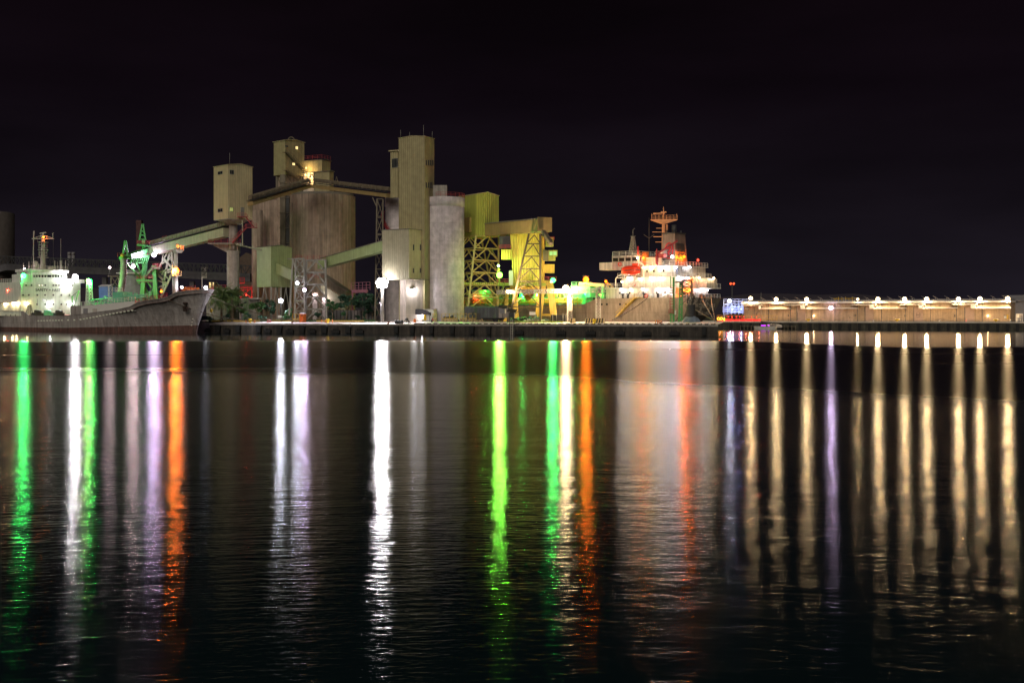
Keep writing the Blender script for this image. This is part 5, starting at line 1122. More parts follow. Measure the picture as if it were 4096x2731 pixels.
part('back_stay', q, m_cloth, gl_)
def spike(px, yt, yb, Y, wpx, nm='mast_head'):
    q = MB(); hw = wpx*Y/FPX/2
    for s_ in (-1, 1):
        q.beam(P(px, yt, Y)+V((s_*.12, 0, 0)), P(px+s_*wpx/2, yb, Y), .42); q.beam(P(px, yt, Y)+V((s_*.12, 0, 0)), P(px+s_*wpx/2-3, yb, Y+3), .3)
    for t_ in (.45, .7, .95): q.beam(P(px-wpx/2*t_, yt+(yb-yt)*t_, Y), P(px+wpx/2*t_, yt+(yb-yt)*t_, Y), .3)
    part(nm, q, m_green2, gl_)
spike(571, 896, 960, LY, 24); spike(502, 963, 1025, 318, 20)
q = MB(); q.beam(P(486, 1033, 317.5), P(590, 1024, LY), 1.6, .8); q.beam(P(515, 1026, 318.5), P(585, 1002, LY), 1.6, 1.3); q.beam(P(552, 980, LY), P(640, 990, LY), 2.0, .5)
for i in range(9): q.beam(P(524+i*8, 1050, 320+i), P(530+i*8, 1030, 320+i), .3)
q.beam(P(508, 1052, 318), P(585, 1052, LY), .35); q.beam(P(508, 1055, 318), P(560, 1110, LY), .3); q.beam(P(545, 1052, 323), P(570, 1110, LY), .3)
part('boom', q, m_green2, gl_)
q = MB(); q.rail([P(470, 1028, 317), P(590, 1022, LY-1)], 1.1, 1.6, .05); q.rail([P(549, 978, LY-1.5), P(620, 978, LY-1.5)], 1.1, 1.5, .05); q.rail([P(612, 1070, LY-1), P(645, 1070, LY-1)], 1.1, 1.2, .05); q.rail([P(548, 1117, LY-1), P(612, 1117, LY-1)], 1.1, 1.2, .05)
q.stair(P(620, 990, LY-1), P(660, 966, LY-1), .8, (0, 1, 0)); q.rail([P(650, 962, LY-1.5), P(667, 958, LY-1.5)], 1.1, 1.2, .05); part('railing', q, m_rail, gl_)
q = MB(); q.beam(P(612, 1073, LY), P(646, 1073, LY), 2.4, .5); q.stair(P(580, 1112, LY-1), P(612, 1075, LY-1), .8, (0, 1, 0)); q.obox(P(560, 1020, LY+1), V((1.4, 0, 0)), V((0, 1, 0)), V((0, 0, .8))); q.beam(P(552, 1128, LY), P(614, 1126, LY), 1.2, .25); part('machinery_platform', q, m_brsteel, gl_)
q = MB()
for i in range(34):
    t_ = i/33; x = 495-18*t_*t_+2*t_; y = 1040+148*t_; p = P(x, y, 316.5-3*t_); r = .98 if i % 2 else .82
    q.lathe(p, [(r-.12, -.2), (r, 0), (r-.12, .2)], 14)
q.tube(P(495, 1036, 316.5), P(495, 1042, 316.5), .9, n=12); part('hose_bellows', q, m_bell, gl_)
q = MB(); q.tube(P(479, 1186, 313.5), P(479, 1213, 313.5), .95, .8, n=14); q.ball(P(489, 1022, 317), .55, 10); part('hose_head', q, m_crane, gl_)
for px, py, col, r, pw, Y in ((533, 1066, 'pink', .5, 4200, 322.5), (616, 1020, 'violet', .6, 6800, 327), (645, 1166, 'orange', .32, 700, 326)):
    hd = MB(); hd.obox(P(px, py, Y+.4)+V((0, .3, .3)), V((r*.9, 0, 0)), V((0, .25, 0)), V((0, 0, .5))); hd.beam(P(px, py, Y+.5), P(px, py+8, Y+2.5), .15); o = part('floodlight', hd, m_dark, gl_); bulb(o, P(px, py, Y), col, r, pw*(.28 if px != 645 else 1), 'POINT', cone=172, beam=pw if px != 645 else 0)
# shed behind
q = MB(); sb_ = CB(396, 440, 463, 1146, 1180, 340, 50); sd = thing('shed', 'small blue sheet shed with shallow gable roof behind the old ship deck', 'shed', tuple(sb_.pt(.5, .5, 7)))
sb_.z0 = QT; part('wall', sb_.walls(), m_blue, sd); r_, g_ = sb_.roof(.5, 'l', .2); part('roof', r_, m_far, sd)
hp = thing('hopper', 'brown steel hopper silo with tapered base behind the green ship loader', 'hopper', tuple(G(530, 350, QT)))
q = MB(); c = G(530, 350, 0); zz = lambda y: P(530, y, 347).z; q.lathe(c, [(3.0, zz(1080)), (3.4, zz(1110)), (3.5, zz(1140)), (5.8, zz(1185)), (5.8, zz(1190)), (1.0, zz(1200))], 18, False); part('body', q, m_far, hp)
q = MB()
for s_ in (-1, 1): q.beam(c+V((s_*4, -2, QT)), c+V((s_*4, -2, zz(1180))), .4); q.beam(c+V((s_*4, 2, QT)), c+V((s_*4, 2, zz(1180))), .4)
part('legs', q, m_brsteel, hp); q = MB(); q.obox(c+V((0, -3.2, zz(1093))), V((3.6, 0, 0)), V((0, .8, 0)), V((0, 0, .12))); part('platform', q, m_white, hp)
hb2 = thing('lamp_tower', 'dark braced steel frame carrying a small lamp behind the blue shed', 'frame', tuple(G(452, 352, QT)))
q = MB(); q.lattice(quad4(445, 475, 352, 356, QT), quad4(445, 475, 352, 356, P(0, 1105, 352).z), 4, .2, 'X'); q.beam(P(432, 1105, 352), P(478, 1105, 352), 1.5, .25); part('frame', q, m_brsteel, hb2)
q = MB(); q.obox(P(439, 1084, 351.6), V((.25, 0, 0)), V((0, .25, 0)), V((0, 0, .9))); o = part('lamp_post', q, m_dark, hb2); bulb(o, P(439, 1070, 351), 'pink', .33, 1500, cone=172)
q = MB(); q.beam(P(439, 1090, 351.8), P(439, 1105, 351.8), .15); part('lamp_foot', q, m_dark, hb2)

# ---------------------------------------------------------------- yellow unloader
UY = 287.0
un = thing('ship_unloader', 'yellow corrugated ship unloader on portal legs beside the dark A-frame trestle', 'ship unloader', tuple(G(2120, UY, QT)))
def px_prism(m, pts, Y, dep): m.prism([P(a, b, Y) for a, b in pts], (0, dep, 0)); return m
part('wall', px_prism(MB(), [(2040, 932), (2165, 922), (2168, 1136), (2053, 1136)], UY, 6), m_yellow, un)
part('cab_house', px_prism(MB(), [(2005, 998), (2048, 998), (2048, 1036), (2005, 1036)], UY-.8, 5), m_yellow, un)
q = px_prism(MB(), [(1997, 946), (2041, 944), (2043, 992), (1997, 994)], UY+1.5, 4); part('upper_house', q, m_dark, un)
q = MB(); q.rail([P(1998, 996, UY-1), P(2043, 996, UY-1)], 1.0, 1.2, .05); q.rail([P(1990, 1134, UY-1), P(2050, 1134, UY-1)], 1.1, 1.5, .05); q.rail([P(2176, 960, UY-1.5), P(2217, 960, UY-1.5)], .8, 1.2, .05); q.rail([P(2176, 1124, UY-1.5), P(2226, 1124, UY-1.5)], 1.1, 1.2, .05); part('railing', q, m_rail, un)
q = MB(); q.beam(P(1988, 1138, UY+1), P(2182, 1139, UY+1), 5, .7); part('platform', q, m_lime, un)
q = MB(); q.beam(P(2040, 1148, UY+1.5), P(2184, 1150, UY+1.5), 3.4, 1.0); 
for a in ((2058, 1150, 2066, 1.3), (2030, 1150, 2018, 1.0), (2166, 1155, 2152, 1.7), (2200, 1128, 2217, 1.7)):
    q.beam(P(a[0], a[1], UY), V((G(a[2], UY, 0).x, UY, QT)), a[3]); q.beam(P(a[0], a[1], UY+5), V((G(a[2], UY+5, 0).x, UY+5, QT)), a[3]*.8)
q.beam(P(2148, 1259, UY), P(2220, 1259, UY), .9, .5); q.beam(P(2168, 1132, UY), P(2208, 1132, UY), 1.6, 1.2); part('portal_legs', q, m_crane, un)
q = px_prism(MB(), [(2166, 944), (2178, 944), (2178, 1124), (2170, 1124)], UY-.4, 5); part('column', q, m_crane, un)
q = px_prism(MB(), [(2183, 950), (2214, 950), (2214, 985), (2183, 985)], UY-.5, 3.0); part('top_cabin', q, m_lime, un)
q = px_prism(MB(), [(2187, 956), (2210, 956), (2210, 974), (2187, 974)], UY-.58, .05); part('window', q, m_glass, un)
q = MB(); q.prism([P(2172, 998, UY-1), P(2194, 1002, UY-2), P(2194, 1042, UY-2), P(2172, 1042, UY-1)], (0, 3.5, 0)); part('cab_side', q, m_brsteel, un)
q = px_prism(MB(), [(2194, 1001), (2230, 1001), (2230, 1024), (2222, 1026), (2222, 1041), (2194, 1041)], UY-2, 3.5); part('operator_cab', q, m_lime, un)
m_cabl = emat('cab_lit', (.45, .9, .35), .55)
for a in ((2198, 1006, 2211, 1021), (2213, 1006, 2227, 1021)):
    q = px_prism(MB(), [(a[0], a[1]), (a[2], a[1]), (a[2], a[3]), (a[0], a[3])], UY-2.08, .06); part('window', q, m_cabl, un)
q = px_prism(MB(), [(2174, 1057), (2218, 1057), (2218, 1092), (2200, 1092), (2174, 1090)], UY-1, 3); part('counterweight', q, m_crane, un)
q = MB(); q.tube(P(2112, 1150, UY+3), P(2112, 1180, UY+3), 1.5, n=14); q.tube(P(2112, 1180, UY+3), P(2112, 1200, UY+3), 1.5, .5, n=14); q.beam(P(2198, 1120, UY), P(2226, 1120, UY), 1.5, .4); part('feed_hopper', q, m_crane, un)
for px, py, col, r, pw, Y, cone in ((1998, 1100, 'lime', .75, 15000, 284, 170), (1994, 1063, 'ylime', .28, 1700, 284.6, 0), (2212, 1121, 'green', .6, 8500, 283.8, 174), (2031, 1165, 'warm', .32, 42000, 271, -1), (2204, 1128, 'amber', .25, 500, 284, 170)):
    hd = MB(); hd.obox(P(px, py, Y+r+.2), V((r*.8, 0, 0)), V((0, .15, 0)), V((0, 0, r*.8))); o = part('floodlight', hd, m_dark, un); bulb(o, P(px, py, Y), col, r, pw, 'SPOT' if cone else 'POINT', aim=(.55, 1, .25) if cone < 0 else (0, -1, -.12), cone=abs(cone) if cone > 0 else 140)
q = MB(); q.beam(P(1998, 1104, 285.2), P(1998, 1136, 286), .3); q.beam(P(1994, 1062, 286), P(1996, 1136, 286.5), .4); q.stair(P(1992, 1235, UY-1), P(2022, 1180, UY-1), .9, (0, 1, 0)); q.stair(P(2002, 1185, UY-1), P(2018, 1142, UY-1), .9, (0, 1, 0)); part('access_stair', q, m_lime, un)
q = MB(); q.obox(P(2044, 1112, UY-1.2), V((.5, 0, 0)), V((0, .4, 0)), V((0, 0, 1.8))); part('control_box', q, m_signw, un)
# pipe bridge on lattice posts
pb_ = thing('pipe_bridge', 'long pale truss pipe bridge on lattice posts in front of the lit ship hull', 'pipe bridge', tuple(G(2280, 270, QT)))
q = MB(); q.truss(P(1988, 1176, 271), P(2436, 1168, 268), .85, 1.1, 42, .07); part('truss', q, m_wred, pb_)
for px in (2279, 2393):
    q = MB(); Y = 269.5; q.lattice(quad4(px-9, px+9, Y, Y+1.4, QT), quad4(px-8, px+8, Y, Y+1.4, P(0, 1172, Y).z), 9, .12, 'Z', rb=.05); part('post', q, m_wred, pb_)
hd = MB(); hd.obox(P(2270, 1162, 268.4), V((.7, 0, 0)), V((0, .2, 0)), V((0, 0, .6))); o = part('floodlight', hd, m_dark, pb_); bulb(o, P(2264, 1156, 267.6), 'warm', .8, 11500, 'POINT')
hd = MB(); hd.obox(P(2284, 1188, 269), V((.3, 0, 0)), V((0, .2, 0)), V((0, 0, .3))); o = part('post_lamp', hd, m_dark, pb_); bulb(o, P(2287, 1188, 270.2), 'warm', .2, 30000, aim=(.35, 1, -.15), cone=160)
hd = MB(); hd.obox(P(2281, 1235, 268.9), V((.5, 0, 0)), V((0, .2, 0)), V((0, 0, .5))); part('switch_box', hd, m_wred, pb_)
# ladder post and hose tower before the stern
lp_ = thing('ladder_post', 'slim green post with a caged red ladder and small landing before the ship hull', 'post', tuple(G(2692, 266, QT)))
q = MB(); Y = 266; q.beam(G(2694, Y, QT), P(2694, 1108, Y), .45); q.beam(G(2683, Y, QT), G(2683, Y, 5.2), .3); q.beam(P(2676, 1257, Y), P(2694, 1257, Y), .5, .2); q.beam(P(2682, 1105, Y), P(2682, 1150, Y), .2); part('post', q, m_green2, lp_)
q = MB(); q.ladder(P(2686, 1258, Y-.2), P(2686, 1146, Y-.2), (1, 0, 0), .7, .05)
for i in range(10): z = P(0, 1250-i*11, Y).z; q.lathe(V((G(2686, Y, 0).x, Y-.4, z)), [(.5, 0), (.55, .04), (.5, .08)], 10)
q.rail([P(2675, 1256, Y-.4), P(2694, 1256, Y-.4)], 1.1, .8, .04); part('ladder_cage', q, m_rail, lp_)
q = MB(); q.obox(P(2700, 1250, Y), V((.25, 0, 0)), V((0, .1, 0)), V((0, 0, .5))); part('notice', q, m_signw, lp_)
ht = thing('hose_tower', 'open green lattice tower with a raking brace and platform in front of the stern', 'tower', tuple(G(2740, 267, QT)))
q = MB(); Y = 267; q.lattice(quad4(2715, 2727, Y, Y+1.2, QT), quad4(2720, 2730, Y, Y+1.2, P(0, 1127, Y).z), 8, .14, 'X', rb=.07); part('mast', q, m_green2, ht)
q = MB(); q.beam(P(2700, 1128, Y), P(2732, 1128, Y), 1.6, .35)
q.lattice([P(2728, 1172, Y), P(2768, 1172, Y)], [P(2728, 1124, Y), P(2768, 1124, Y)], 2, .14, 'X'); q.beam(P(2733, 1172, Y), P(2770, 1172, Y), .3)
for a in ((2772, 1175, 2728, 1290), (2764, 1125, 2764, 1235), (2730, 1215, 2768, 1175), (2700, 1288, 2718, 1262)):
    q.beam(P(a[0], a[1], Y+.4), V((P(a[2], a[3], Y+.4).x, Y+.4, max(QT, P(a[2], a[3], Y+.4).z))), .2)
q.beam(P(2768, 1122, Y), P(2730, 1122, Y), .35); part('brace_frame', q, m_brsteel, ht)
q = MB(); q.rail([P(2738, 1124, Y-.5), P(2768, 1124, Y-.5)], 1.0, 1.0, .05); part('railing', q, m_rail, ht)
hs = thing('hose_stack', 'coiled black ribbed hose standing on a crumpled blue tarpaulin near the stern', 'hose', tuple(G(2765, 264, QT)))
q = MB(); c = G(2764, 264, 0)
for i in range(9): q.lathe(c+V((0, 0, 4.2+i*.33)), [(.95, -.17), (1.15, 0), (.95, .17)], 18)
part('bellows', q, m_dark, hs)
q = MB(); random.seed(11); prof = []
vs = []; n = 22
for j, (r, z) in enumerate(((2.5, 2.5), (2.2, 3.1), (1.5, 3.9), (1.05, 4.3))):
    for i in range(n): a = 2*math.pi*i/n; rr = r*(1+random.uniform(-.1, .1)); vs.append(c+V((math.cos(a)*rr, math.sin(a)*rr, z+(random.uniform(-.12, .12) if j else 0))))
q.add(vs, [(j*n+i, j*n+(i+1) % n, (j+1)*n+(i+1) % n, (j+1)*n+i) for j in range(3) for i in range(n)]); part('tarpaulin', q, mat('blue_grey_tarp', (.16, .20, .26), .6, var=.2), hs)

# ---------------------------------------------------------------- quay furniture
# huge white floodlight
fl = thing('flood_mast', 'thick pale concrete mast carrying the dazzling white floodlight in front of the trees', 'floodlight', tuple(G(1529, 284, QT)))
q = MB(); q.tube(G(1531, 284, QT-.2), P(1529, 1142, 284), .42, .36, n=14); part('mast', q, m_conc, fl)
q = MB(); q.tube(G(1523, 283.2, QT), G(1523, 283.2, 7.6), .1); q.ball(G(1520, 283.2, 7.5), .25, 8); q.ball(G(1527, 283.2, 7.0), .2, 8); part('camera_post', q, m_far, fl)
q = MB(); q.obox(P(1528, 1134, 284.3), V((1.25, 0, 0)), V((0, .25, 0)), V((0, 0, 1.1))); hd = part('lamp_head', q, m_dark, fl); bulb(hd, P(1528, 1133, 282.8), 'white', .6, 1100, 'POINT', aim=(-.38, -1, -.22), cone=177, beam=44000)
for k in range(7): a = 2*math.pi*k/7+.3; bulb(hd, P(1528, 1133, 283.1)+V((math.cos(a)*1.12, 0, math.sin(a)*1.0)), 'white', .46, 0)
# low white-blue floodlight by the trees
f2 = thing('yard_floodlight', 'low white floodlight on a short post among the bushes under the hopper house', 'floodlight', tuple(G(1123, 299, QT)))
q = MB(); q.tube(G(1123, 299.4, QT-.1), P(1123, 1208, 299.4), .12); q.obox(P(1123, 1203, 299.3), V((.6, 0, 0)), V((0, .2, 0)), V((0, 0, .5))); hd = part('post', q, m_dark, f2); bulb(hd, P(1123, 1203, 298.4), 'cool', .58, 7000, cone=168)

# fenders on the quay face
def fender_tall(px, w_):
    c = qp(px, 0, 0); q = MB(); hw = w_; m = c+QN*.35
    q.obox(m+V((0, 0, 1.15)), QU*hw/2, QN*.34, V((0, 0, .95))); q.obox(m+V((0, 0, 1.7)), QU*hw*.62, QN*.24, V((0, 0, .18)))
    return q, c
for px, w_ in ((875, 1.3), (955, 1.3), (1038, 1.35), (1122, 1.2), (1211, 1.4), (1300, 1.5), (1395, 1.3), (1588, 1.0), (1652, 1.0), (1729, .9), (1812, .95), (1890, 1.0), (1957, 1.0), (2818, .8)):
    q, c = fender_tall(px, w_); solo('tall_fender', q, m_black, 'tall black rubber fender block on the dark quay wall', 'fender', tuple(c), 'tall fenders along the quay wall')
for px, w_ in ((833, 1.6), (910, 1.8), (1073, 2.0), (1162, 2.1), (1250, 2.2), (1345, 2.3), (1440, 2.3), (2076, 2.4), (2245, 2.3), (2364, 2.3), (2480, 2.3), (2587, 2.1), (2698, 2.2)):
    c = qp(px, 0, 0); q = MB(); m = c+QN*.3; q.obox(m+V((0, 0, .55)), QU*w_/2, QN*.3, V((0, 0, .38)))
    for k in (-.5, 0, .5): q.obox(m+QU*w_*k*.5+V((0, 0, 1.08)), QU*.12, QN*.15, V((0, 0, .2)))
    solo('low_fender', q, m_black, 'long low black fender with three chain lugs on the quay wall', 'fender', tuple(c), 'low fenders along the quay wall')
# pale edge blocks on the right half of the kerb
kb = thing('quay_kerb', 'dark striped kerb beam with pale painted blocks along the quay edge', 'kerb', tuple(qp(2200, .3)))
q = MB(); a, b = qp(1658, .25), qp(2862, .25); q.obox((a+b)/2+V((0, 0, .09)), (b-a)/2, QN*.16, V((0, 0, .1))); part('beam', q, m_gripe, kb)
q = MB()
for i in range(46):
    px = 1705+i*25.2; c = qp(px, .25); q.obox(c+V((0, 0, .1)), QU*.28, QN*.175, V((0, 0, .112)))
part('pale_block', q, m_signw, kb)
q = MB(); a, b = qp(2030, .9), qp(2860, .9)
for i in range(34): c = a.lerp(b, i/33); q.tube(c, c+V((0, 0, .35)), .06)
part('edge_pin', q, m_dark, kb)
# striped roadside kerbs
def stripe_mat():
    m = mat('stripe_kerb', (.6, .4, .05), .7, var=.05); return m
m_ks = mat('striped_kerb', (.62, .42, .10), .7, var=.1, corr=.8, corrh=0)
for k, (p0, p1, lab) in enumerate(((845, 1038, 'low striped yellow kerb rail in front of the palm tree'), (1090, 1165, 'low striped kerb rail beside the orange toilet'), (1267, 1455, 'low pale kerb rail in front of the dark trees'))):
    a, b = qp(p0, 7), qp(p1, 7); q = MB(); q.obox((a+b)/2+V((0, 0, .2)), (b-a)/2, QN*.12, V((0, 0, .2))); solo('kerb_rail', q, m_ks, lab, 'kerb', tuple((a+b)/2))
def bollard(c, s=1.0):
    q = MB(); q.lathe(c, [(.34*s, 0), (.26*s, .12*s), (.24*s, .5*s), (.42*s, .62*s), (.42*s, .8*s), (.3*s, .9*s), (.01, .92*s)], 16); return q
for px, lab, bk in ((1001, 'yellow mooring bollard between white posts in front of the palm', 3.0), (1311, 'yellow mooring bollard between four white posts right of the orange toilet', 3.0), (2377, 'yellow mooring bollard before the striped barrier at the ship', 3.2)):
    c = qp(px, bk); solo('bollard', bollard(c, 1.15), m_ylw, lab, 'bollard', tuple(c))
for px, lab in ((984, 'left post'), (996, 'middle post'), (1019, 'right post'), (1287, 'first post'), (1303, 'second post'), (1315, 'third post'), (1330, 'fourth post')):
    c = qp(px, 3.2 if px < 1200 else 3.4); q = MB(); q.tube(c, c+V((0, 0, .78)), .11, n=10); o = solo('marker_post', q, m_or2, 'short orange lit marker post, '+lab+(' beside the bollard before the palm' if px < 1200 else ' of four beside the bollard right of the toilet'), 'post', tuple(c), 'marker posts by the bollards')
for px, k in ((2622, 'left'), (2630, 'second'), (2636, 'third'), (2644, 'right')):
    c = qp(px, 3.5); q = MB(); q.tube(c, c+V((0, 0, .8)), .11, n=10); solo('marker_post', q, m_or2, 'short orange marker post on the quay, '+k+' of the four before the red hull band', 'post', tuple(c), 'marker posts before the hull')
for px, k in ((1071, 'leftmost'), (1077, 'middle'), (1083, 'rightmost')):
    c = qp(px, 5); q = MB(); q.lathe(c, [(.3, 0), (.3, .05), (.17, .06), (.05, .75), (.01, .76)], 14); t = solo('traffic_cone', q, m_red, 'red traffic cone, '+k+' of three between the bollard and the orange toilet', 'cone', tuple(c), 'traffic cones on the quay')
# portable toilet
c = qp(1211, 6); to = thing('portable_toilet', 'orange portable toilet with pale domed roof beside the lattice tower', 'toilet', tuple(c), R(-25))
q = MB(); q.span(-.6, .6, -.6, .6, 0, 2.1); part('body', q, m_or2, to, local=True)
q = MB(); q.add([(-.62, -.62, 2.1), (.62, -.62, 2.1), (.62, .62, 2.1), (-.62, .62, 2.1), (-.45, -.3, 2.32), (.45, -.3, 2.32), (.45, .3, 2.32), (-.45, .3, 2.32)], [(4, 5, 6, 7), (0, 1, 5, 4), (1, 2, 6, 5), (2, 3, 7, 6), (3, 0, 4, 7)]); part('roof', q, m_signw, to, local=True)
q = MB(); q.span(-.42, .42, -.64, -.61, .1, 1.95); part('door', q, mat('toilet_door', (.72, .14, .03), .5), to, local=True); q = MB(); q.span(.05, .4, -.67, -.645, 1.5, 1.8); part('vent', q, m_dark, to, local=True)
# yellow framed concrete barriers
def barrier(px0, px1, bk, label, fr=m_crane):
    a, b = qp(px0, bk), qp(px1, bk); d = (b-a).normalized(); n = V((-d.y, d.x, 0)); L = (b-a).length
    t = thing('barrier', label, 'barrier', tuple((a+b)/2), 0, 'yellow framed barriers on the quay')
    q = MB(); q.prism([a-n*.32, a+n*.32, a+n*.14+V((0, 0, .75)), a-n*.14+V((0, 0, .75))], b-a); part('base', q, mat('barrier_base', (.42, .30, .14), .8, corr=.9, corrh=0) if 'barrier_base' not in MATS else MATS['barrier_base'], t)
    q = MB(); u = V((0, 0, 1))
    for s_ in (0, .5, 1): p = a.lerp(b, s_); q.beam(p+u*.75, p+u*2.0, .09)
    for z in (.85, 1.98): q.beam(a+u*z, b+u*z, .09)
    part('frame', q, fr, t)
    q = MB()
    for s_ in (.28, .72): p = a.lerp(b, s_)-n*.25; q.tube(p+u*.3-n*.06, p+u*.3, .12)
    part('lifting_hole', q, m_dark, t); return t
for p0, p1, lab in ((1731, 1747, 'short yellow framed barrier nearest the motor scooter'), (1767, 1797, 'yellow framed concrete barrier in front of the pale silo, left of the pair'), (1799, 1831, 'yellow framed concrete barrier in front of the pale silo, right of the pair'), (1840, 1868, 'pale yellow framed barrier at the right foot of the pale silo'), (1875, 1904, 'yellow framed barrier in front of the dark wagons'), (1170, 1197, 'yellow framed barrier beside the orange toilet')):
    barrier(p0, p1, 9 if p0 > 1500 else 6.5, lab)
t = barrier(1907, 1936, 9, 'yellow framed barrier holding a white notice board before the wagons')
q = MB(); a = qp(1923, 8.8); q.obox(a+V((.4, 0, 1.55)), QU*.75, QN*.04, V((0, 0, .55))); part('notice_board', q, m_signw, t)
q = MB(); q.obox(a+V((-.45, .1, 1.3)), QU*.6, QN*.04, V((0, 0, .8))); part('mesh_panel', q, m_gripe, t)
# scrap heaps behind the barriers
random.seed(5)
def rubble(px0, px1, bk, h, m, label, n=26, s=.4):
    q = MB(); a, b = qp(px0, bk), qp(px1, bk)
    for i in range(n):
        t_ = random.random(); p = a.lerp(b, t_)+QN*random.uniform(-.6, .6); hh_ = h*(1-abs(2*t_-1)**2)*random.random(); r = s*random.uniform(.5, 1.2)
        ax = [V((random.uniform(-1, 1), random.uniform(-1, 1), random.uniform(-.6, .6))).normalized() for _ in range(2)]; u = ax[0]; v = u.cross(ax[1]).normalized(); w_ = u.cross(v)
        q.obox(p+V((0, 0, hh_+r*.3)), u*r, v*r*.7, w_*r*.4)
    o = solo('rubble', q, m, label, 'rubble', tuple((a+b)/2)); o['kind'] = 'stuff'; return o
rubble(1770, 1836, 11, 1.2, m_dark, 'dark heap of covered scrap behind the yellow barriers', 40); rubble(1842, 1872, 10, 1.2, m_conc, 'pale rubble behind the barrier at the silo foot', 26); rubble(2040, 2190, 13, .9, m_dark, 'dark heap of old tyres and hoses under the trestle', 110, .5); rubble(2095, 2185, 10.5, .5, m_wred, 'pale rubble scattered on the yellow lit verge', 50, .3)
# grass verge
q = MB(); random.seed(9)
for i in range(2600):
    px = random.uniform(2030, 2250); bk = random.uniform(6.5, 11); p = qp(px, bk); h_ = random.uniform(.08, .3); a = random.uniform(0, 6.28); d = V((math.cos(a), math.sin(a), 0))*.12
    q.add([p-d, p+d, p+V((random.uniform(-.1, .1), random.uniform(-.1, .1), h_))], [(0, 1, 2)])
o = solo('verge_grass', q, mat('dry_grass', (.22, .26, .05), .8, var=.4), 'patchy yellow green grass on the verge under the trestle', 'grass', tuple(qp(2130, 8))); o['kind'] = 'stuff'
# striped concrete barriers at the ship
m_zeb = mat('zebra_yellow', (.55, .40, .20), .7, var=.1)
for p0, p1, lab in ((2343, 2417, 'black and yellow striped concrete barrier at the foot of the lattice post'), (2282, 2300, 'short striped concrete barrier left of the red hull band')):
    a, b = qp(p0, 5), qp(p1, 5); d = (b-a).normalized(); n = V((-d.y, d.x, 0)); t = thing('striped_barrier', lab, 'barrier', tuple((a+b)/2))
    q = MB(); q.prism([a-n*.45, a+n*.45, a+n*.2+V((0, 0, 1.1)), a-n*.2+V((0, 0, 1.1))], b-a); part('body', q, m_zeb, t)
    q = MB(); k = int((b-a).length/.62)
    for i in range(k):
        p = a+d*(i*.62+.1); q.prism([p-n*.462, p+d*.3-n*.462, p+d*.42-n*.212+V((0, 0, 1.1)), p+d*.12-n*.212+V((0, 0, 1.1))], -n*.015)
    part('stripes', q, m_black, t)
a, b = qp(2337, 4.9), qp(2347, 4.9); q = MB(); q.prism([a, b, b+V((.3, 0, 1.15)), a+V((.35, 0, 1.15))], (0, .3, 0)); solo('leaning_slab', q, m_signw, 'pale slab leaning at the left end of the striped barrier', 'slab', tuple(a))
# black barrier fence
t = thing('fence_panel', 'low black mesh fence with posts left of the lattice post of the pipe bridge', 'fence', tuple(qp(2236, 9)))
q = MB(); a, b = qp(2203, 9), qp(2270, 9); q.obox((a+b)/2+V((0, 0, .85)), (b-a)/2, QN*.04, V((0, 0, .8))); part('mesh_panel', q, m_black, t)
for px in (2211, 2226, 2252, 2264): c = qp(px, 8.9); q = MB(); q.tube(c, c+V((0, 0, 2.1)), .06, n=8); part('post', q, m_steel, t)
# sign boards on the quay
for px, y0, bk, lab in ((2130, 0, 7, 'blank white board on two thin posts on the grassy verge'), (1119, 0, 6, 'small white sign with red edge on two posts by the bushes')):
    c = qp(px, bk); t = thing('sign_board', lab, 'sign', tuple(c)); q = MB()
    for s_ in (-.55, .55): q.tube(c+QU*s_, c+QU*s_+V((0, 0, 2.1 if px > 2000 else 1.3)), .04, n=6)
    part('post', q, m_dark, t); q = MB(); z = 2.1 if px > 2000 else 1.35; q.obox(c+QN*.06+V((0, 0, z)), QU*(.75 if px > 2000 else .5), QN*.03, V((0, 0, .38))); part('board', q, m_signw, t)
# lit tent stall
c = qp(1672, 9); tn = thing('tent', 'dark arched tent glowing brilliant white inside at the foot of the central tower', 'tent', tuple(c))
W_ = 3.1; Lq = 3.0
def arch(o, r0, w_): return [c+QU*(-w_)+V((0, 0, 0)), ]
pts = [(math.cos(math.pi*i/14), math.sin(math.pi*i/14)) for i in range(15)]
q = MB()
for a, b in zip(pts[:-1], pts[1:]):
    P0 = c+QU*a[0]*W_+V((0, 0, 1.75+a[1]*1.25)); P1 = c+QU*b[0]*W_+V((0, 0, 1.75+b[1]*1.25)); q.prism([P0, P1, P1+V((0, 0, .12)), P0+V((0, 0, .12))], -QN*Lq)
q.prism([c+QU*x*W_+V((0, 0, 1.75+y*1.25)) for x, y in pts], QN*.06); part('canopy', q, m_tarp, tn)
q = MB()
for s_ in (-1, 1): q.obox(c+QU*s_*(W_-.15)-QN*Lq/2+V((0, 0, .95)), QU*.04, QN*Lq/2, V((0, 0, .95)))
q.obox(c-QN*(Lq-.1)+V((0, 0, .95)), QU*(W_-.2), QN*.04, V((0, 0, .95))); part('lining', q, m_lining, tn)
q = MB()
for s_ in (-1, 1): q.tube(c+QU*s_*W_, c+QU*s_*W_+V((0, 0, 1.8)), .06)
part('pole', q, m_steel, tn); q = MB(); q.obox(c+QU*0-QN*.8+V((0, 0, 1.7)), QU*1.2, QN*.05, V((0, 0, .04))); hd = part('lamp_fitting', q, m_dark, tn)
bulb(hd, c-QN*.9+V((.6, 0, 1.45)), 'white', .16, 800, 'POINT'); bulb(hd, c-QN*.9+V((-.9, 0, 1.45)), 'white', .16, 800, 'POINT')
q = MB(); e_ = c-QN*1.6+QU*.3; q.obox(e_+V((0, 0, .78)), QU*.9, QN*.4, V((0, 0, .03)))
for sx_ in (-.8, .8):
    for sy_ in (-.32, .32): q.beam(e_+QU*sx_+QN*sy_, e_+QU*sx_+QN*sy_+V((0, 0, .76)), .06)
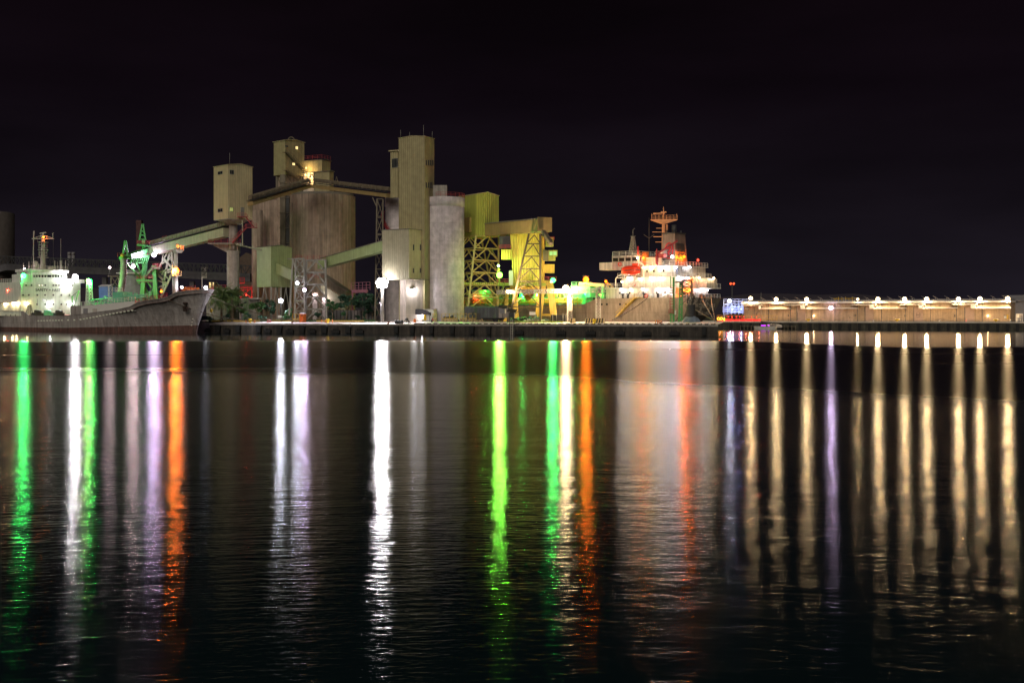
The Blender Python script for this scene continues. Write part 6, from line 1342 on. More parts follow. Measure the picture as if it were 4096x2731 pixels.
solo('table', q, m_signw, 'small table inside the glowing tent', 'table', tuple(e_))
e_ = c+QN*.4-QU*1.7; q = MB(); q.tube(e_, e_+V((0, 0, .85)), .3, n=14); q.tube(e_+V((0, 0, .3)), e_+V((0, 0, .36)), .32, n=14); q.tube(e_+V((0, 0, .6)), e_+V((0, 0, .66)), .32, n=14); solo('drum', q, m_blue, 'blue drum at the left front corner of the glowing tent', 'drum', tuple(e_))
e_ = qp(1659, 6.5); q = MB(); q.lathe(e_, [(.3, 0), (.34, .2), (.26, .75), (.28, .8), (.01, .82)], 14); solo('bin', q, m_or2, 'orange bin in front of the glowing tent', 'bin', tuple(e_))
# site cabin right of tent
e_ = qp(1721, 10.5); cbn = thing('site_cabin', 'white site cabin with yellow door just right of the glowing tent', 'cabin', tuple(e_))
q = MB(); q.obox(e_+V((0, 0, 1.55)), QU*1.35, QN*1.1, V((0, 0, 1.45))); q.obox(e_+V((0, 0, .05)), QU*1.2, QN*1.0, V((0, 0, .06))); part('wall', q, m_white, cbn); q = MB(); q.obox(e_+V((0, 0, 3.06)), QU*1.45, QN*1.2, V((0, 0, .05))); part('roof', q, m_wred, cbn)
q = MB(); q.obox(e_-QU*.9+QN*1.13+V((0, 0, 1.3)), QU*.3, QN*.03, V((0, 0, 1.0))); part('door', q, m_ylw, cbn); q = MB(); q.obox(e_+QU*.35+QN*1.12+V((0, 0, 1.9)), QU*.35, QN*.03, V((0, 0, .4))); part('window', q, m_glass, cbn)
e_ = qp(1727, 6.5); sc_ = thing('motor_scooter', 'dark motor scooter with red panel parked right of the glowing tent', 'scooter', tuple(e_))
q = MB()
for s_ in (-.62, .62): q.tube(e_+QU*s_*.35+QN*s_*.5-QU*.06+V((0, 0, .26)), e_+QU*s_*.35+QN*s_*.5+QU*.06+V((0, 0, .26)), .26, n=14)
part('wheel', q, m_black, sc_); q = MB(); d = (QU*.35+QN*.5).normalized(); q.prism([e_-d*.7+V((0, 0, .45)), e_+d*.1+V((0, 0, .35)), e_+d*.45+V((0, 0, .45)), e_+d*.6+V((0, 0, 1.0)), e_+d*.45+V((0, 0, 1.05)), e_+d*.2+V((0, 0, .6)), e_-d*.2+V((0, 0, .8)), e_-d*.75+V((0, 0, .8))], QU*.22); part('body', q, m_dark, sc_)
q = MB(); q.tube(e_+d*.55+V((0, 0, 1.0)), e_+d*.45+V((0, 0, 1.25)), .03); q.tube(e_+d*.45-QU*.3+V((0, 0, 1.2)), e_+d*.45+QU*.4+V((0, 0, 1.2)), .03); part('handlebar', q, m_dark, sc_); q = MB(); q.obox(e_+d*.68+QU*.1+V((0, 0, .7)), QU*.1, d*.03, V((0, 0, .2))); part('front_panel', q, m_red, sc_)
# notice post and frames by the tent
e_ = qp(1632, 8); t = thing('notice_post', 'thin pale post with a small dark box left of the glowing tent', 'post', tuple(e_)); q = MB(); q.tube(e_, e_+V((0, 0, 4.0)), .06); q.beam(e_+V((-.2, 0, 3.9)), e_+V((1.6, 0, 3.6)), .12); part('post', q, m_wred, t); q = MB(); q.obox(e_+QN*.15+V((-.2, 0, 1.9)), QU*.35, QN*.1, V((0, 0, .4))); part('box', q, m_dark, t)
e_ = qp(1627, 2.5); t = thing('cable_reel', 'dark reel between splayed legs at the quay edge left of the tent', 'reel', tuple(e_)); q = MB()
for s_ in (-1, 1): q.beam(e_+QU*s_*1.0, e_+V((0, 0, 1.2)), .14); q.beam(e_+QU*s_*.4-QN*.5, e_+V((0, 0, 1.1)), .12)
part('leg', q, m_black, t); q = MB(); q.tube(e_-QU*.3+V((0, 0, 1.0)), e_+QU*.3+V((0, 0, 1.0)), .32, n=12); part('drum', q, m_black, t)
e_ = qp(1592, 1.6); q = MB(); 
for i in (-1, 0, 1): q.tube(e_+QU*i*.75+V((0, 0, .42)), e_+QU*(i*.75+.5)+V((0, 0, .42)), .45, n=14)
q.tube(e_-QU*.9+V((0, 0, .42)), e_+QU*1.3+V((0, 0, .42)), .15); solo('tyre_roll', q, m_black, 'roll of black tyres lying on the quay edge right of the white mast', 'tyres', tuple(e_))
for px, lab in ((1553, 'rusty hooked mooring cleat right of the flood mast'), (1168, 'dark mooring cleat holding the ropes near the toilet'), (2640, 'pale curved mooring cleat at the quay edge before the hull')):
    e_ = qp(px, .9); q = MB(); q.lathe(e_, [(.3, 0), (.2, .1), (.18, .4), (.01, .42)], 12); q.beam(e_+V((-.1, 0, .35)), e_+V((.55, 0, .55)), .25, .2); solo('cleat', q, mat('rust', (.16, .06, .03), .8) if 'rust' not in MATS else MATS['rust'], lab, 'cleat', tuple(e_))
# beacon stands with ladder in front of the quay
for px, big, lab in ((2022, True, 'navigation box stand with dark solar panel and long ladder down to the water'), (2011.5, False, 'slim instrument post with tilted dark solar panel left of the ladder stand')):
    e_ = qp(px+26 if big else px, -1.4 if big else .6, -1.0 if big else QT); t = thing('beacon_stand', lab, 'beacon', tuple(e_))
    top = 5.2; q = MB()
    if big:
        for sx_ in (-.55, .55): q.beam(e_+QU*sx_, e_+QU*sx_+V((0, 0, top+1.4)), .12)
        q.beam(e_+QU*-.55+V((0, 0, 4.2)), e_+QU*.55-V((0, 0, -4.2)), .2); part('stand', q, m_dark, t)
        q = MB(); q.ladder(e_+QN*.2+V((0, 0, .2)), e_+QN*.2+V((0, 0, 4.6)), QU, .5, .05); part('ladder', q, m_wred, t)
        zb_ = e_+V((0, 0, 5.1))
    else:
        q.tube(e_, e_+V((0, 0, 2.6)), .1); part('stand', q, m_dark, t); zb_ = e_+V((0, 0, 2.0))
    q = MB(); q.obox(zb_+V((0, 0, .55)), QU*.62, QN*.4, V((0, 0, .55))); part('box', q, m_far if not big else m_dark, t)
    q = MB(); q.obox(zb_+V((0, 0, 1.55)), QU*1.1+V((0, 0, -.12)), QN*.6+V((0, 0, -.3)), V((0, 0, .05))); q.beam(zb_+V((0, 0, 1.1)), zb_+V((0, 0, 1.55)), .12); part('solar_panel', q, m_black, t)
e_ = qp(1892, 2.4); q = MB(); q.tube(e_, e_+V((0, 0, 2.0)), .06); q.lathe(e_+V((0, 0, 1.9)), [(.2, 0), (.22, .5), (.12, .9), (.02, 1.1)], 10); q.beam(e_+V((-.3, 0, 0)), e_+V((.3, 0, 0)), .3, .1); solo('beacon_lantern', q, m_black, 'small black lantern post on the quay edge before the wagons', 'lantern', tuple(e_))
# wagons
for x0, x1, lab in ((1858, 1902, 'dark covered goods wagon half hidden behind the pale silo'), (1905, 2056, 'long dark ribbed goods wagon with pale end standing under the lattice legs')):
    Y0, Y1 = (282, 279) if x0 < 1900 else (279, 273); a, b = G(x0, Y0, QT), G(x1 if x0 < 1900 else 1994, Y1+1.5, QT); d = (b-a).normalized(); n = V((-d.y, d.x, 0)); t = thing('goods_wagon', lab, 'wagon', tuple((a+b)/2), 0, 'goods wagons on the quay'); u = V((0, 0, 1))
    ztop = P(0, 1224, 277).z-QT; prof = [(0, .95), (0, ztop-.35), (.4, ztop), (2.2, ztop), (2.6, ztop-.35), (2.6, .95)]
    q = MB(); q.prism([a+n*x+u*z for x, z in prof], b-a); part('body', q, m_wag, t)
    if x0 > 1900:
        q = MB(); e1 = b+d*.02; w2 = V((G(2038, 277, 0).x, 277.5, QT))
        q.prism([b+d*.03+n*x+u*z for x, z in prof], d*.12); part('end_wall', q, m_wagend, t)
        f = G(2036, 274, QT); dd = (f-b).normalized()
        q = MB(); q.prism([b+n*0+u*.95+d*.2, b+d*.2+u*(ztop-.25), f+u*(ztop-.45), f+u*.95], n*.4+V((0, 1.8, 0))); part('end_door', q, m_wagend, t)
    q = MB(); q.prism([a+n*.3+u*.5, a+n*2.3+u*.5, a+n*2.3+u*.94, a+n*.3+u*.94], b-a)
    for s_ in (.12, .24, .76, .88): p = a.lerp(b, s_); q.tube(p+n*.3+u*.45, p+n*.45+u*.45, .45, n=14)
    part('underframe', q, m_black, t)
# car behind the bow
e_ = V((G(812, 303, 0).x+.5, 303.5, QT)); ca = thing('parked_car', 'small dark car parked behind the bow of the old ship', 'car', tuple(e_))
q = MB(); prof = [(-2.0, .3), (-2.05, .75), (-1.2, .9), (-.7, 1.4), (.7, 1.42), (1.3, .95), (2.0, .8), (2.05, .35)]; q.prism([e_+V((x, -.8, z)) for x, z in prof], (0, 1.6, 0)); part('body', q, mat('car_paint', (.04, .06, .10), .3), ca)
q = MB()
for x in (-1.25, 1.3): q.tube(e_+V((x, -.84, .32)), e_+V((x, .84, .32)), .32, n=14)
part('wheel', q, m_black, ca); q = MB(); q.prism([e_+V((x, -.82, z)) for x, z in ((-1.0, .95), (-.62, 1.33), (.62, 1.35), (1.05, .97))], (0, .02, 0)); part('window', q, m_glass, ca)
# low buildings behind the trees
lw_ = thing('yard_wall', 'grey concrete yard wall behind the palm tree and the ship bow', 'wall', tuple(G(870, 306, QT)))
q = MB(); z = P(0, 1157, 308).z; q.prism([V((G(826, 309, 0).x, 309, QT)), V((G(952, 306, 0).x, 306, QT)), V((G(952, 306, 0).x, 306.6, QT)), V((G(826, 309, 0).x, 309.6, QT))], (0, 0, z-QT)); part('wall', q, m_conc, lw_)
q = MB(); q.rail([V((G(826, 309, 0).x, 308.9, z)), V((G(952, 306, 0).x, 305.9, z))], 1.1, 1.8, .05); part('railing', q, m_rail, lw_)
kb2 = CB(940, 996, 1040, 1197, QT, 309, 24); t = thing('pump_house', 'low pale block house with a dark square window behind the small trees', 'building', tuple(kb2.pt(.5, .5, QT)))
part('wall', kb2.walls(), m_conc, t); q = MB(); q.prism([kb2.pt(-.05, -.05, kb2.z1+.01), kb2.pt(1.05, -.05, kb2.z1+.01), kb2.pt(1.05, 1.05, kb2.z1+.01), kb2.pt(-.05, 1.05, kb2.z1+.01)], (0, 0, .35)); part('roof', q, m_wred, t); kb2.window('l', 977, 1206, 987, 1214, t, mull=0)
rg = thing('red_gantry', 'red steel gantry with platforms behind the concrete column', 'gantry', tuple(G(985, 330, QT)))
q = MB(); q.lattice(quad4(956, 1008, 330, 333, QT), quad4(956, 1008, 330, 333, P(0, 1150, 330).z), 3, .16, 'X'); q.beam(P(954, 1132, 330), P(978, 1132, 330), .8, .4); q.beam(P(956, 1110, 330), P(956, 1135, 330), .5); q.rail([P(954, 1130, 329.5), P(978, 1130, 329.5)], 1.4, 1.2, .06); q.rail([P(956, 1165, 329.5), P(1008, 1165, 329.5)], 1.4, 1.2, .06); part('frame', q, mat('gantry_red', (.60, .03, .05), .5), rg)
o_ = MB(); o_.obox(P(1012, 1234, 324), V((.3, 0, 0)), V((0, .2, 0)), V((0, 0, .1))); hd = part('uplight', o_, m_dark, rg); bulb(hd, P(1013, 1229, 323.6), 'amber', .22, 500, 'POINT')
bulb(hd, P(985, 1180, 327), 'red', .2, 220, 'POINT')
# ---------------------------------------------------------------- vegetation
def leaves(q, c, rx, ry, rz, n, s, seed):
    rnd = random.Random(seed); cl = []
    for i in range(max(5, n//70)):
        while True:
            p = V((rnd.uniform(-1, 1), rnd.uniform(-1, 1), rnd.uniform(-1, 1)))
            if p.length < 1: break
        cl.append((p, rnd.uniform(.22, .42)))
    for i in range(n):
        p, r = rnd.choice(cl); a = V((rnd.gauss(0, 1), rnd.gauss(0, 1), rnd.gauss(0, .8))).normalized()*r*rnd.random()**.4
        w_ = V(c)+V(((p.x+a.x)*rx, (p.y+a.y)*ry, (p.z+a.z)*rz)); u = V((rnd.uniform(-1, 1), rnd.uniform(-1, 1), rnd.uniform(-.5, .5))).normalized(); v = u.cross(V((rnd.uniform(-1, 1), rnd.uniform(-1, 1), rnd.uniform(-1, 1)))).normalized(); k = s*rnd.uniform(.6, 1.3)
        q.add([w_-u*k, w_+v*k*.5, w_+u*k, w_-v*k*.5], [(0, 1, 2, 3)])
    return q
def tree(px, Y, ytop, ybot, wpx, m, label, n=700, trunk=True, name='tree', seed=0, lean=0, s=.31):
    base = G(px, Y, QT); zt, zb_ = P(px, ytop, Y).z, P(px, ybot, Y).z; rx = wpx*Y/FPX/2; c = V((base.x+lean, Y, (zt+zb_)/2))
    t = thing(name, label, 'tree' if trunk else 'bush', tuple(base)); q = leaves(MB(), c, rx, rx*.8, (zt-zb_)/2, n, s, seed); part('crown', q, m, t)
    q = MB(); rnd = random.Random(seed+5); k = V((base.x+lean*.5, Y, QT+(zb_-QT)*.8)); q.tube(base-V((0, 0, .1)), k, .16, .11, n=8)
    for i in range(6): a = rnd.uniform(0, 6.28); q.tube(k, c+V((math.cos(a)*rx*.6, math.sin(a)*rx*.4, rnd.uniform(-.3, .5)*(zt-zb_)/2)), .07, .02, n=5)
    part('trunk', q, m_bark, t); return t
def palm(px, Y, ytop, n, L, label, seed):
    base = G(px, Y, QT); h_ = P(px, ytop, Y).z; rnd = random.Random(seed); t = thing('palm_tree', label, 'tree', tuple(base)); c = V((base.x, Y, h_))
    q = MB(); q.tube(base-V((0, 0, .1)), c, .32, .24, n=10); part('trunk', q, m_bark, t); q = MB()
    for i in range(n):
        a = rnd.uniform(0, 6.28); el = rnd.uniform(-.5, 1.3); d = V((math.cos(a), math.sin(a), 0)); p = c.copy(); v = d*math.cos(el)+V((0, 0, math.sin(el))); lf = L*rnd.uniform(.75, 1.1); K = 9
        sd = d.cross(V((0, 0, 1)))
        for k in range(K):
            nx_ = p+v*lf/K; 
            for sgn in (-1, 1):
                for j in (0, .5):
                    b0 = p.lerp(nx_, j); tip = b0+sd*sgn*.62*math.sin(math.pi*(k+1.2)/(K+1.6))+v*.32-V((0, 0, .28)); q.add([b0-v*.06, b0+v*.06, tip], [(0, 1, 2)])
            q.tube(p, nx_, .03, n=4); p = nx_; v = (v+V((0, 0, -.17))).normalized()
    part('fronds', q, m_palm, t); return t
palm(886, 300, 1190, 170, 5.0, 'bushy palm with drooping fronds in front of the concrete column', 2); palm(934, 301, 1184, 90, 3.8, 'smaller palm partly behind the bushy palm and the column', 3)
tree(928, 299, 1172, 1212, 16, m_leaf2, 'thin bare-trunked young tree at the right side of the palms', 120, seed=21, s=.2)
tree(962, 299.5, 1216, 1250, 38, m_leaf, 'small bushy tree on a thin trunk left of the pump house window', 420, seed=22)
tree(1030, 300, 1196, 1245, 62, m_leaf, 'bright leafed tree under the left corner of the hopper house', 900, seed=23)
tree(1074, 302, 1200, 1262, 60, m_leaf2, 'dark blue green tree behind the low yard floodlight', 900, seed=24)
tree(1155, 297, 1228, 1274, 30, m_leaf3, 'rounded bright green bush left of the orange toilet', 650, trunk=False, name='bush', seed=25, s=.22)
tree(1134, 297.5, 1252, 1280, 30, m_leaf3, 'low spiky green bush between the white sign and the rounded bush', 260, trunk=False, name='bush', seed=26)
tree(1268, 294, 1248, 1282, 26, m_leaf2, 'dark bush at the right foot of the lattice tower', 400, trunk=False, name='bush', seed=27)
tree(1330, 296, 1196, 1240, 50, m_leaf3, 'bright green leafed tree right of the lattice tower', 850, seed=28)
tree(1385, 297, 1180, 1232, 92, m_leaf2, 'broad dark tree below the foot of the dark sloping conveyor', 1500, seed=29, lean=.5)
tree(1452, 298, 1172, 1236, 92, m_leaf2, 'broad dark tree left of the flood mast', 1500, seed=30)
tree(1490, 300, 1190, 1262, 60, m_leaf2, 'dark tree directly behind the flood mast', 800, seed=31)
for px, w_, yt, m_, lab in ((1325, 24, 1252, m_leaf2, 'low bush beneath the bright green leafed tree'), (1372, 18, 1247, m_leaf3, 'upright bright bush between the two broad dark trees'), (1430, 26, 1258, m_leaf2, 'low bush in front of the pale fence panel'), (1462, 22, 1240, m_leaf2, 'rounded dark bush near the flood mast'), (905, 40, 1258, m_leaf2, 'low dark shrub at the foot of the bushy palm'), (990, 34, 1250, m_leaf2, 'low dark shrub under the small bushy tree'), (1045, 40, 1262, m_leaf2, 'low dark shrub under the bright leafed tree'), (845, 26, 1266, m_leaf, 'clipped low hedge by the parked car')):
    tree(px, 296.5, yt, 1285, w_, m_, lab, 260, trunk=False, name='bush', seed=int(px))
q = MB(); rnd = random.Random(4)
for i in range(5000):
    px = rnd.uniform(850, 1500); bk = rnd.uniform(8, 13); p = qp(px, bk); a = rnd.uniform(0, 6.28); d = V((math.cos(a), math.sin(a), 0))*rnd.uniform(.08, .2); q.add([p-d, p+d, p+V((rnd.uniform(-.15, .15), rnd.uniform(-.15, .15), rnd.uniform(.15, .55)))], [(0, 1, 2)])
o = solo('ground_cover', q, m_leaf, 'low green ground cover along the back of the quay', 'plants', tuple(qp(1150, 10))); o['kind'] = 'stuff'
t = thing('yard_fence', 'weathered panel fence behind the dark trees with one pale panel', 'fence', tuple(G(1400, 303, QT)))
q = MB(); q.prism([G(1300, 304, QT), G(1500, 302, QT), G(1500, 302.15, QT), G(1300, 304.15, QT)], (0, 0, 2.9)); part('panel', q, m_far, t); q = MB()
for px in range(1305, 1500, 14): q.beam(G(px, 303.6-(px-1300)/100, QT), G(px, 303.6-(px-1300)/100, QT+3), .14)
part('post', q, m_fardk, t); q = MB(); q.prism([G(1409, 302.6, QT), G(1438, 302.3, QT), G(1438, 302.4, QT), G(1409, 302.7, QT)], (0, 0, 2.8)); part('pale_panel', q, m_pale, t)
q = MB(); q.rail([P(1405, 1163, 318), P(1480, 1160, 316)], 2.2, 1.2, .06); q.beam(P(1405, 1166, 318), P(1470, 1163, 316), .5, .9); q.beam(P(1410, 1166, 317), G(1410, 317, QT), .4); q.beam(P(1466, 1166, 316), G(1466, 316, QT), .4); solo('pipe_rack', q, mat('rack_pink', (.5, .2, .3), .6), 'pinkish railed pipe rack between the big silo and the flood mast', 'pipe rack', tuple(G(1440, 317, QT)))
# lit bay behind the lattice tower
for px0, px1, y0, y1, lab in ((1248, 1272, 1172, 1208, 'brightly lit open bay behind the lattice tower'), (1286, 1307, 1190, 1222, 'white lit doorway right of the lattice tower')):
    b_ = thing('lit_bay', lab, 'doorway', tuple(G((px0+px1)/2, 312, QT))); q = MB(); q.prism([P(px0, y0, 312), P(px1, y0, 312), V((P(px1, y1, 312).x, 312, QT)), V((P(px0, y1, 312).x, 312, QT))], (0, .3, 0)); part('back_wall', q, m_lining, b_)
    q = MB(); q.beam(P(px0, y0, 311.8), P(px1, y0, 311.8), .3); q.beam(P(px0, y0, 311.8), G(px0, 311.8, QT), .3); q.beam(P(px1, y0, 311.8), G(px1, 311.8, QT), .3); part('frame', q, m_brsteel, b_); bulb(b_, P((px0+px1)/2, y0+5, 311), 'pink', .18, 200, 'POINT')
# ---------------------------------------------------------------- warehouses on the far right quay
W0, W1 = V((G(2985, 398, 0).x, 398, 0)), V((G(4043, 355, 0).x, 355, 0)); WU = (W1-W0).normalized(); WN = V((WU.y, -WU.x, 0)); WN = WN if WN.y < 0 else -WN
def wp(px, z, off=0.0): a = W0+WN*off; d = V(((px-CX)/FPX, 1, 0)); t = a.dot(WN)/d.dot(WN); p = d*t; return V((p.x, p.y, z))
def wz(px, py, off=0.0): p = hit(px, py, W0+WN*off, WN); return p.z
wh_ = thing('warehouse', 'long low brown rendered warehouse with white ledges and a row of roof lamps', 'warehouse', tuple(wp(3500, RT)))
EZ = 9.1
def wbox(q, px0, px1, z0, z1, o0, o1): a, b = wp(px0, 0, 0), wp(px1, 0, 0); q.prism([a+WN*o0+V((0, 0, z0)), b+WN*o0+V((0, 0, z0)), b+WN*o1+V((0, 0, z0)), a+WN*o1+V((0, 0, z0))], (0, 0, z1-z0)); return q
part('wall', wbox(MB(), 2975, 4040, RT, EZ-.5, -25, 0), m_ware, wh_)
part('eave', wbox(MB(), 2970, 4044, EZ-.49, EZ+.1, -25.2, 1.0), m_ledge, wh_)
q = MB(); wbox(q, 2975, 4040, EZ+.11, EZ+.7, -24.8, -3); part('roof', q, m_far, wh_)
zl = 6.75
gaps = [(2998, 3040, 3045), (3164, 3208, 3225), (3434, 3483, 3500), (3628, 3679, 3697), (3832, 3887, 3905)]
prev = 2985; q = MB(); q2 = MB()
for g0, g1, g2 in gaps:
    if g0 > prev+4: wbox(q, prev, g0, zl, zl+.32, .02, 1.5)
    wbox(q2, g0-22, g2+6, zl+1.16, zl+1.42, .02, 2.0); wbox(q2, g1, g2, zl-.05, zl+1.15, .02, 1.98); prev = g2
wbox(q, prev, 4046, zl, zl+.32, .02, 1.5)
part('ledge', q, m_ledge, wh_); part('door_canopy', q2, m_ledge, wh_)
for px0, px1 in ((3190, 3222), (3462, 3495), (3657, 3692), (3861, 3898)):
    q = wbox(MB(), px0, px1, RT+.05, wz((px0+px1)/2, 1228), .02, .14); o = part('door', q, m_waredk, wh_); q = wbox(MB(), px0-3, px0-.4, RT+.05, wz(px0, 1228), .02, .2); part('door_track', q, m_fardk, o)
q = MB()
for px in (3017, 3074, 3162, 3248, 3340, 3431, 3526, 3623, 3722, 3826, 3930): wbox(q, px-1, px+1, RT, EZ-.5, .02, .16)
part('joint', q, m_fardk, wh_)
for px, y0, y1, w_ in ((3152, 1258, 1266, 3), (3617, 1258, 1268, 2.5), (3817, 1258, 1268, 4), (4017, 1258, 1266, 2), (3397, 1268, 1272, 2)):
    q = wbox(MB(), px, px+w_, wz(px, y1), wz(px, y0), .02, .1); part('wall_box', q, m_dark, wh_)
for px, pw in ((3255, 60), (3951, 60)):
    q = wbox(MB(), px-6, px+3, wz(px, 1277), wz(px, 1268), .02, .2); o = part('meter_cabinet', q, m_waredk, wh_); bulb(o, wp(px, wz(px, 1263), .5), 'warm', .18, pw, 'POINT')
q = wbox(MB(), 4027, 4034, wz(4030, 1276), wz(4030, 1258), .02, .3); part('hydrant_box', q, m_crane, wh_)
q = wbox(MB(), 4017, 4026, wz(4022, 1273), wz(4022, 1264), .02, .15); part('notice', q, m_signw, wh_)
# number painted in a ring
cc_ = hit(3672.5, 1259, W0+WN*.16, WN); q = MB(); q.path([cc_+WU*math.cos(a)*.62+V((0, 0, math.sin(a)*.9)) for a in [i*math.pi/12 for i in range(25)]], .045, 5); o = part('number_ring', q, m_dark, wh_)
part('lettering', text_mb('14-2', .75, cc_, WU, V((0, 0, 1)), .02), m_dark, wh_)
q = MB(); c2_ = hit(3419, 1262, W0+WN*.03, WN); q.path([c2_+WU*math.cos(a)*.22+V((0, 0, math.sin(a)*.25)) for a in [i*math.pi/6 for i in range(13)]], .05, 5); q.beam(c2_+WU*.35+V((0, 0, -.3)), c2_+WU*.35+V((0, 0, .5)), .12); part('graffiti', q, m_dark, wh_)
q = MB(); c2_ = hit(3035, 1258, W0+WN*.03, WN); q.path([c2_+WU*math.cos(a)*.75+V((0, 0, math.sin(a)*1.1)) for a in [i*math.pi/12 for i in range(25)]], .045, 5); part('number_ring', q, m_dark, wh_)
q = MB()
for px in list(range(2995, 4045, 46)):
    a, b = wp(px, EZ+.1, -1.0), wp(px+20, EZ+.1, -1.0); q.tube(a+V((0, 0, 1.55)), b+V((0, 0, .75)), .05, n=5); q.tube(wp(px+10, EZ, -1.0), wp(px+10, EZ+1.1, -1.0), .05, n=5); q.tube(b, b+V((0, 0, .75)), .04, n=5)
part('roof_stay', q, m_wred, wh_)
q = MB()
for i in range(7): p = wp(3340+i*14, EZ+.1, -3); q.tube(p, p+V((0, 0, 1.6 if i % 2 else 1.0)), .08, n=6); q.obox(p+V((0, 0, 1.0)), WU*.5, WN*.2, V((0, 0, .1)))
part('roof_vent', q, m_crane, wh_)
# roof lamps: each a thing standing on the eave
lamps = ((3003, 1193, 'warm', 11000, 'leftmost warm roof lamp, beside the blue lit stage'), (3105, 1197, 'warm', 11000, 'warm roof lamp just right of the sailboat mast'), (3227, 1197, 'warm', 11000, 'warm roof lamp left of the lower white wall lamp'), (3431, 1197, 'warm', 2200, 'faint small roof lamp beside the row of roof vents'), (3512, 1196, 'warm', 11500, 'warm roof lamp right of the faint small one'), (3619, 1196, 'warm', 11500, 'warm roof lamp above the wall left of the ringed number'), (3707, 1196, 'warm', 11500, 'warm roof lamp above the door right of the ringed number'), (3834, 1196, 'warm', 12500, 'third warm roof lamp from the warehouse right end'), (3920, 1195, 'warm', 12500, 'second warm roof lamp from the warehouse right end'), (4031, 1194, 'warm', 13500, 'warm roof lamp at the right end of the warehouse'))
for px, py, col, pw, lab in lamps:
    p = hit(px, py, W0+WN*1.9, WN); bb = p-WN*1.3; b0 = V((bb.x, bb.y, EZ+.1)); t = thing('roof_lamp', lab, 'lamp', tuple(b0), 0, 'lamps along the warehouse roof')
    q = MB(); q.tube(b0, V((bb.x, bb.y, p.z)), .07); q.tube(V((bb.x, bb.y, p.z)), p-WN*.6, .07); q.obox(p-WN*.75, WU*.6, WN*.18, V((0, 0, .42))); hd = part('housing', q, m_dark, t); bulb(hd, p+WN*.12, col, .62 if pw > 3000 else .35, pw, aim=tuple(WN*.5+V((0, 0, -1))), cone=176)
p = hit(3324, 1231, W0+WN*1.6, WN); t = thing('wall_lamp', 'cold white lamp fixed low on the warehouse wall below the roof line', 'lamp', tuple(wp(3324, p.z, .02)))
q = MB(); q.beam(wp(3324, p.z, .02), p-WN*.4, .15); q.obox(p-WN*.65, WU*.5, WN*.12, V((0, 0, .4))); hd = part('housing', q, m_dark, t); bulb(hd, p, 'violet', .62, 8500, aim=tuple(WN+V((0, 0, -.2))), cone=174)
# white taller wall further right
e2 = thing('end_shed', 'plain dim grey shed continuing beyond the lamp-lit warehouse at the right edge', 'building', tuple(G(4080, 352, RT)))
q = MB(); a, b = G(4052, 366, RT), G(4230, 356, RT); q.prism([a, b, b+V((0, 12, 0)), a+V((0, 12, 0))], (0, 0, 6.6)); part('wall', q, m_far, e2); q = MB(); q.prism([a+V((-.4, -.6, 6.61)), b+V((0, -.6, 6.61)), b+V((0, 6, 8.4)), a+V((-.4, 6, 8.4))], (0, 0, .15)); part('roof', q, m_far, e2)
# crate cages near right edge
t = thing('cage_rack', 'pale metal cage rack with shelves standing by the grey shed', 'rack', tuple(G(4077, 349, RT)))
q = MB(); z1 = P(0, 1255, 349).z; q.lattice(quad4(4066, 4089, 349, 350.5, RT), quad4(4066, 4089, 349, 350.5, z1), 2, .1, '', rb=.06); 
for px in (4069, 4072, 4081): q.beam(G(px, 349, RT), G(px, 349, z1), .1)
part('frame', q, m_ledge, t); q = MB(); q.obox(G(4080, 349.9, 4.4), V((.6, 0, 0)), V((0, .4, 0)), V((0, 0, .7))); part('panel', q, m_wred, t)
# bollards, cleats, cone on the far quay
for px, lab in ((3011-0+12, None), (3297-62, None)): pass
for px, lab in ((3233, 'yellow mushroom bollard on the far quay below the left warehouse door'), (3588, 'yellow mushroom bollard on the far quay under the middle of the warehouse'), (3984, 'yellow mushroom bollard on the far quay near the warehouse right end')):
    c = rp_(px, 1.2); q = MB(); q.lathe(c, [(.4, 0), (.3, .1), (.3, .5), (.75, .62), (.8, .8), (.6, .92), (.01, .95)], 18); solo('mushroom_bollard', q, m_ylw, lab, 'bollard', tuple(c), 'yellow bollards on the far quay')
for px, k in ((3241, 'beside the left yellow bollard'), (3493, 'below the middle warehouse door'), (3757, 'left of the red traffic cone'), (4041, 'by the warehouse right end')):
    c = rp_(px, .8); q = MB(); q.lathe(c, [(.28, 0), (.2, .1), (.18, .5), (.01, .52)], 12); q.beam(c+V((-.1, 0, .45)), c+V((.5, 0, .62)), .22, .18); solo('cleat', q, m_wred, 'pale hooked mooring cleat on the far quay edge '+k, 'cleat', tuple(c), 'cleats on the far quay')
c = rp_(3865, 1.5); q = MB(); q.lathe(c, [(.34, 0), (.34, .06), (.2, .07), (.05, .95), (.01, .96)], 14); solo('traffic_cone', q, m_red, 'single red traffic cone on the far quay edge under the warehouse', 'cone', tuple(c))
# fenders of the far quay
for i in range(31):
    px = 2925+i*39.5; c = rp_(px, 0, 0); q = MB(); q.obox(c+RN*.25+V((0, 0, 1.0)), RU*.42, RN*.25, V((0, 0, 1.15))); solo('far_fender', q, m_black, 'dark upright fender on the far quay wall below the warehouse', 'fender', tuple(c), 'fenders along the far quay')
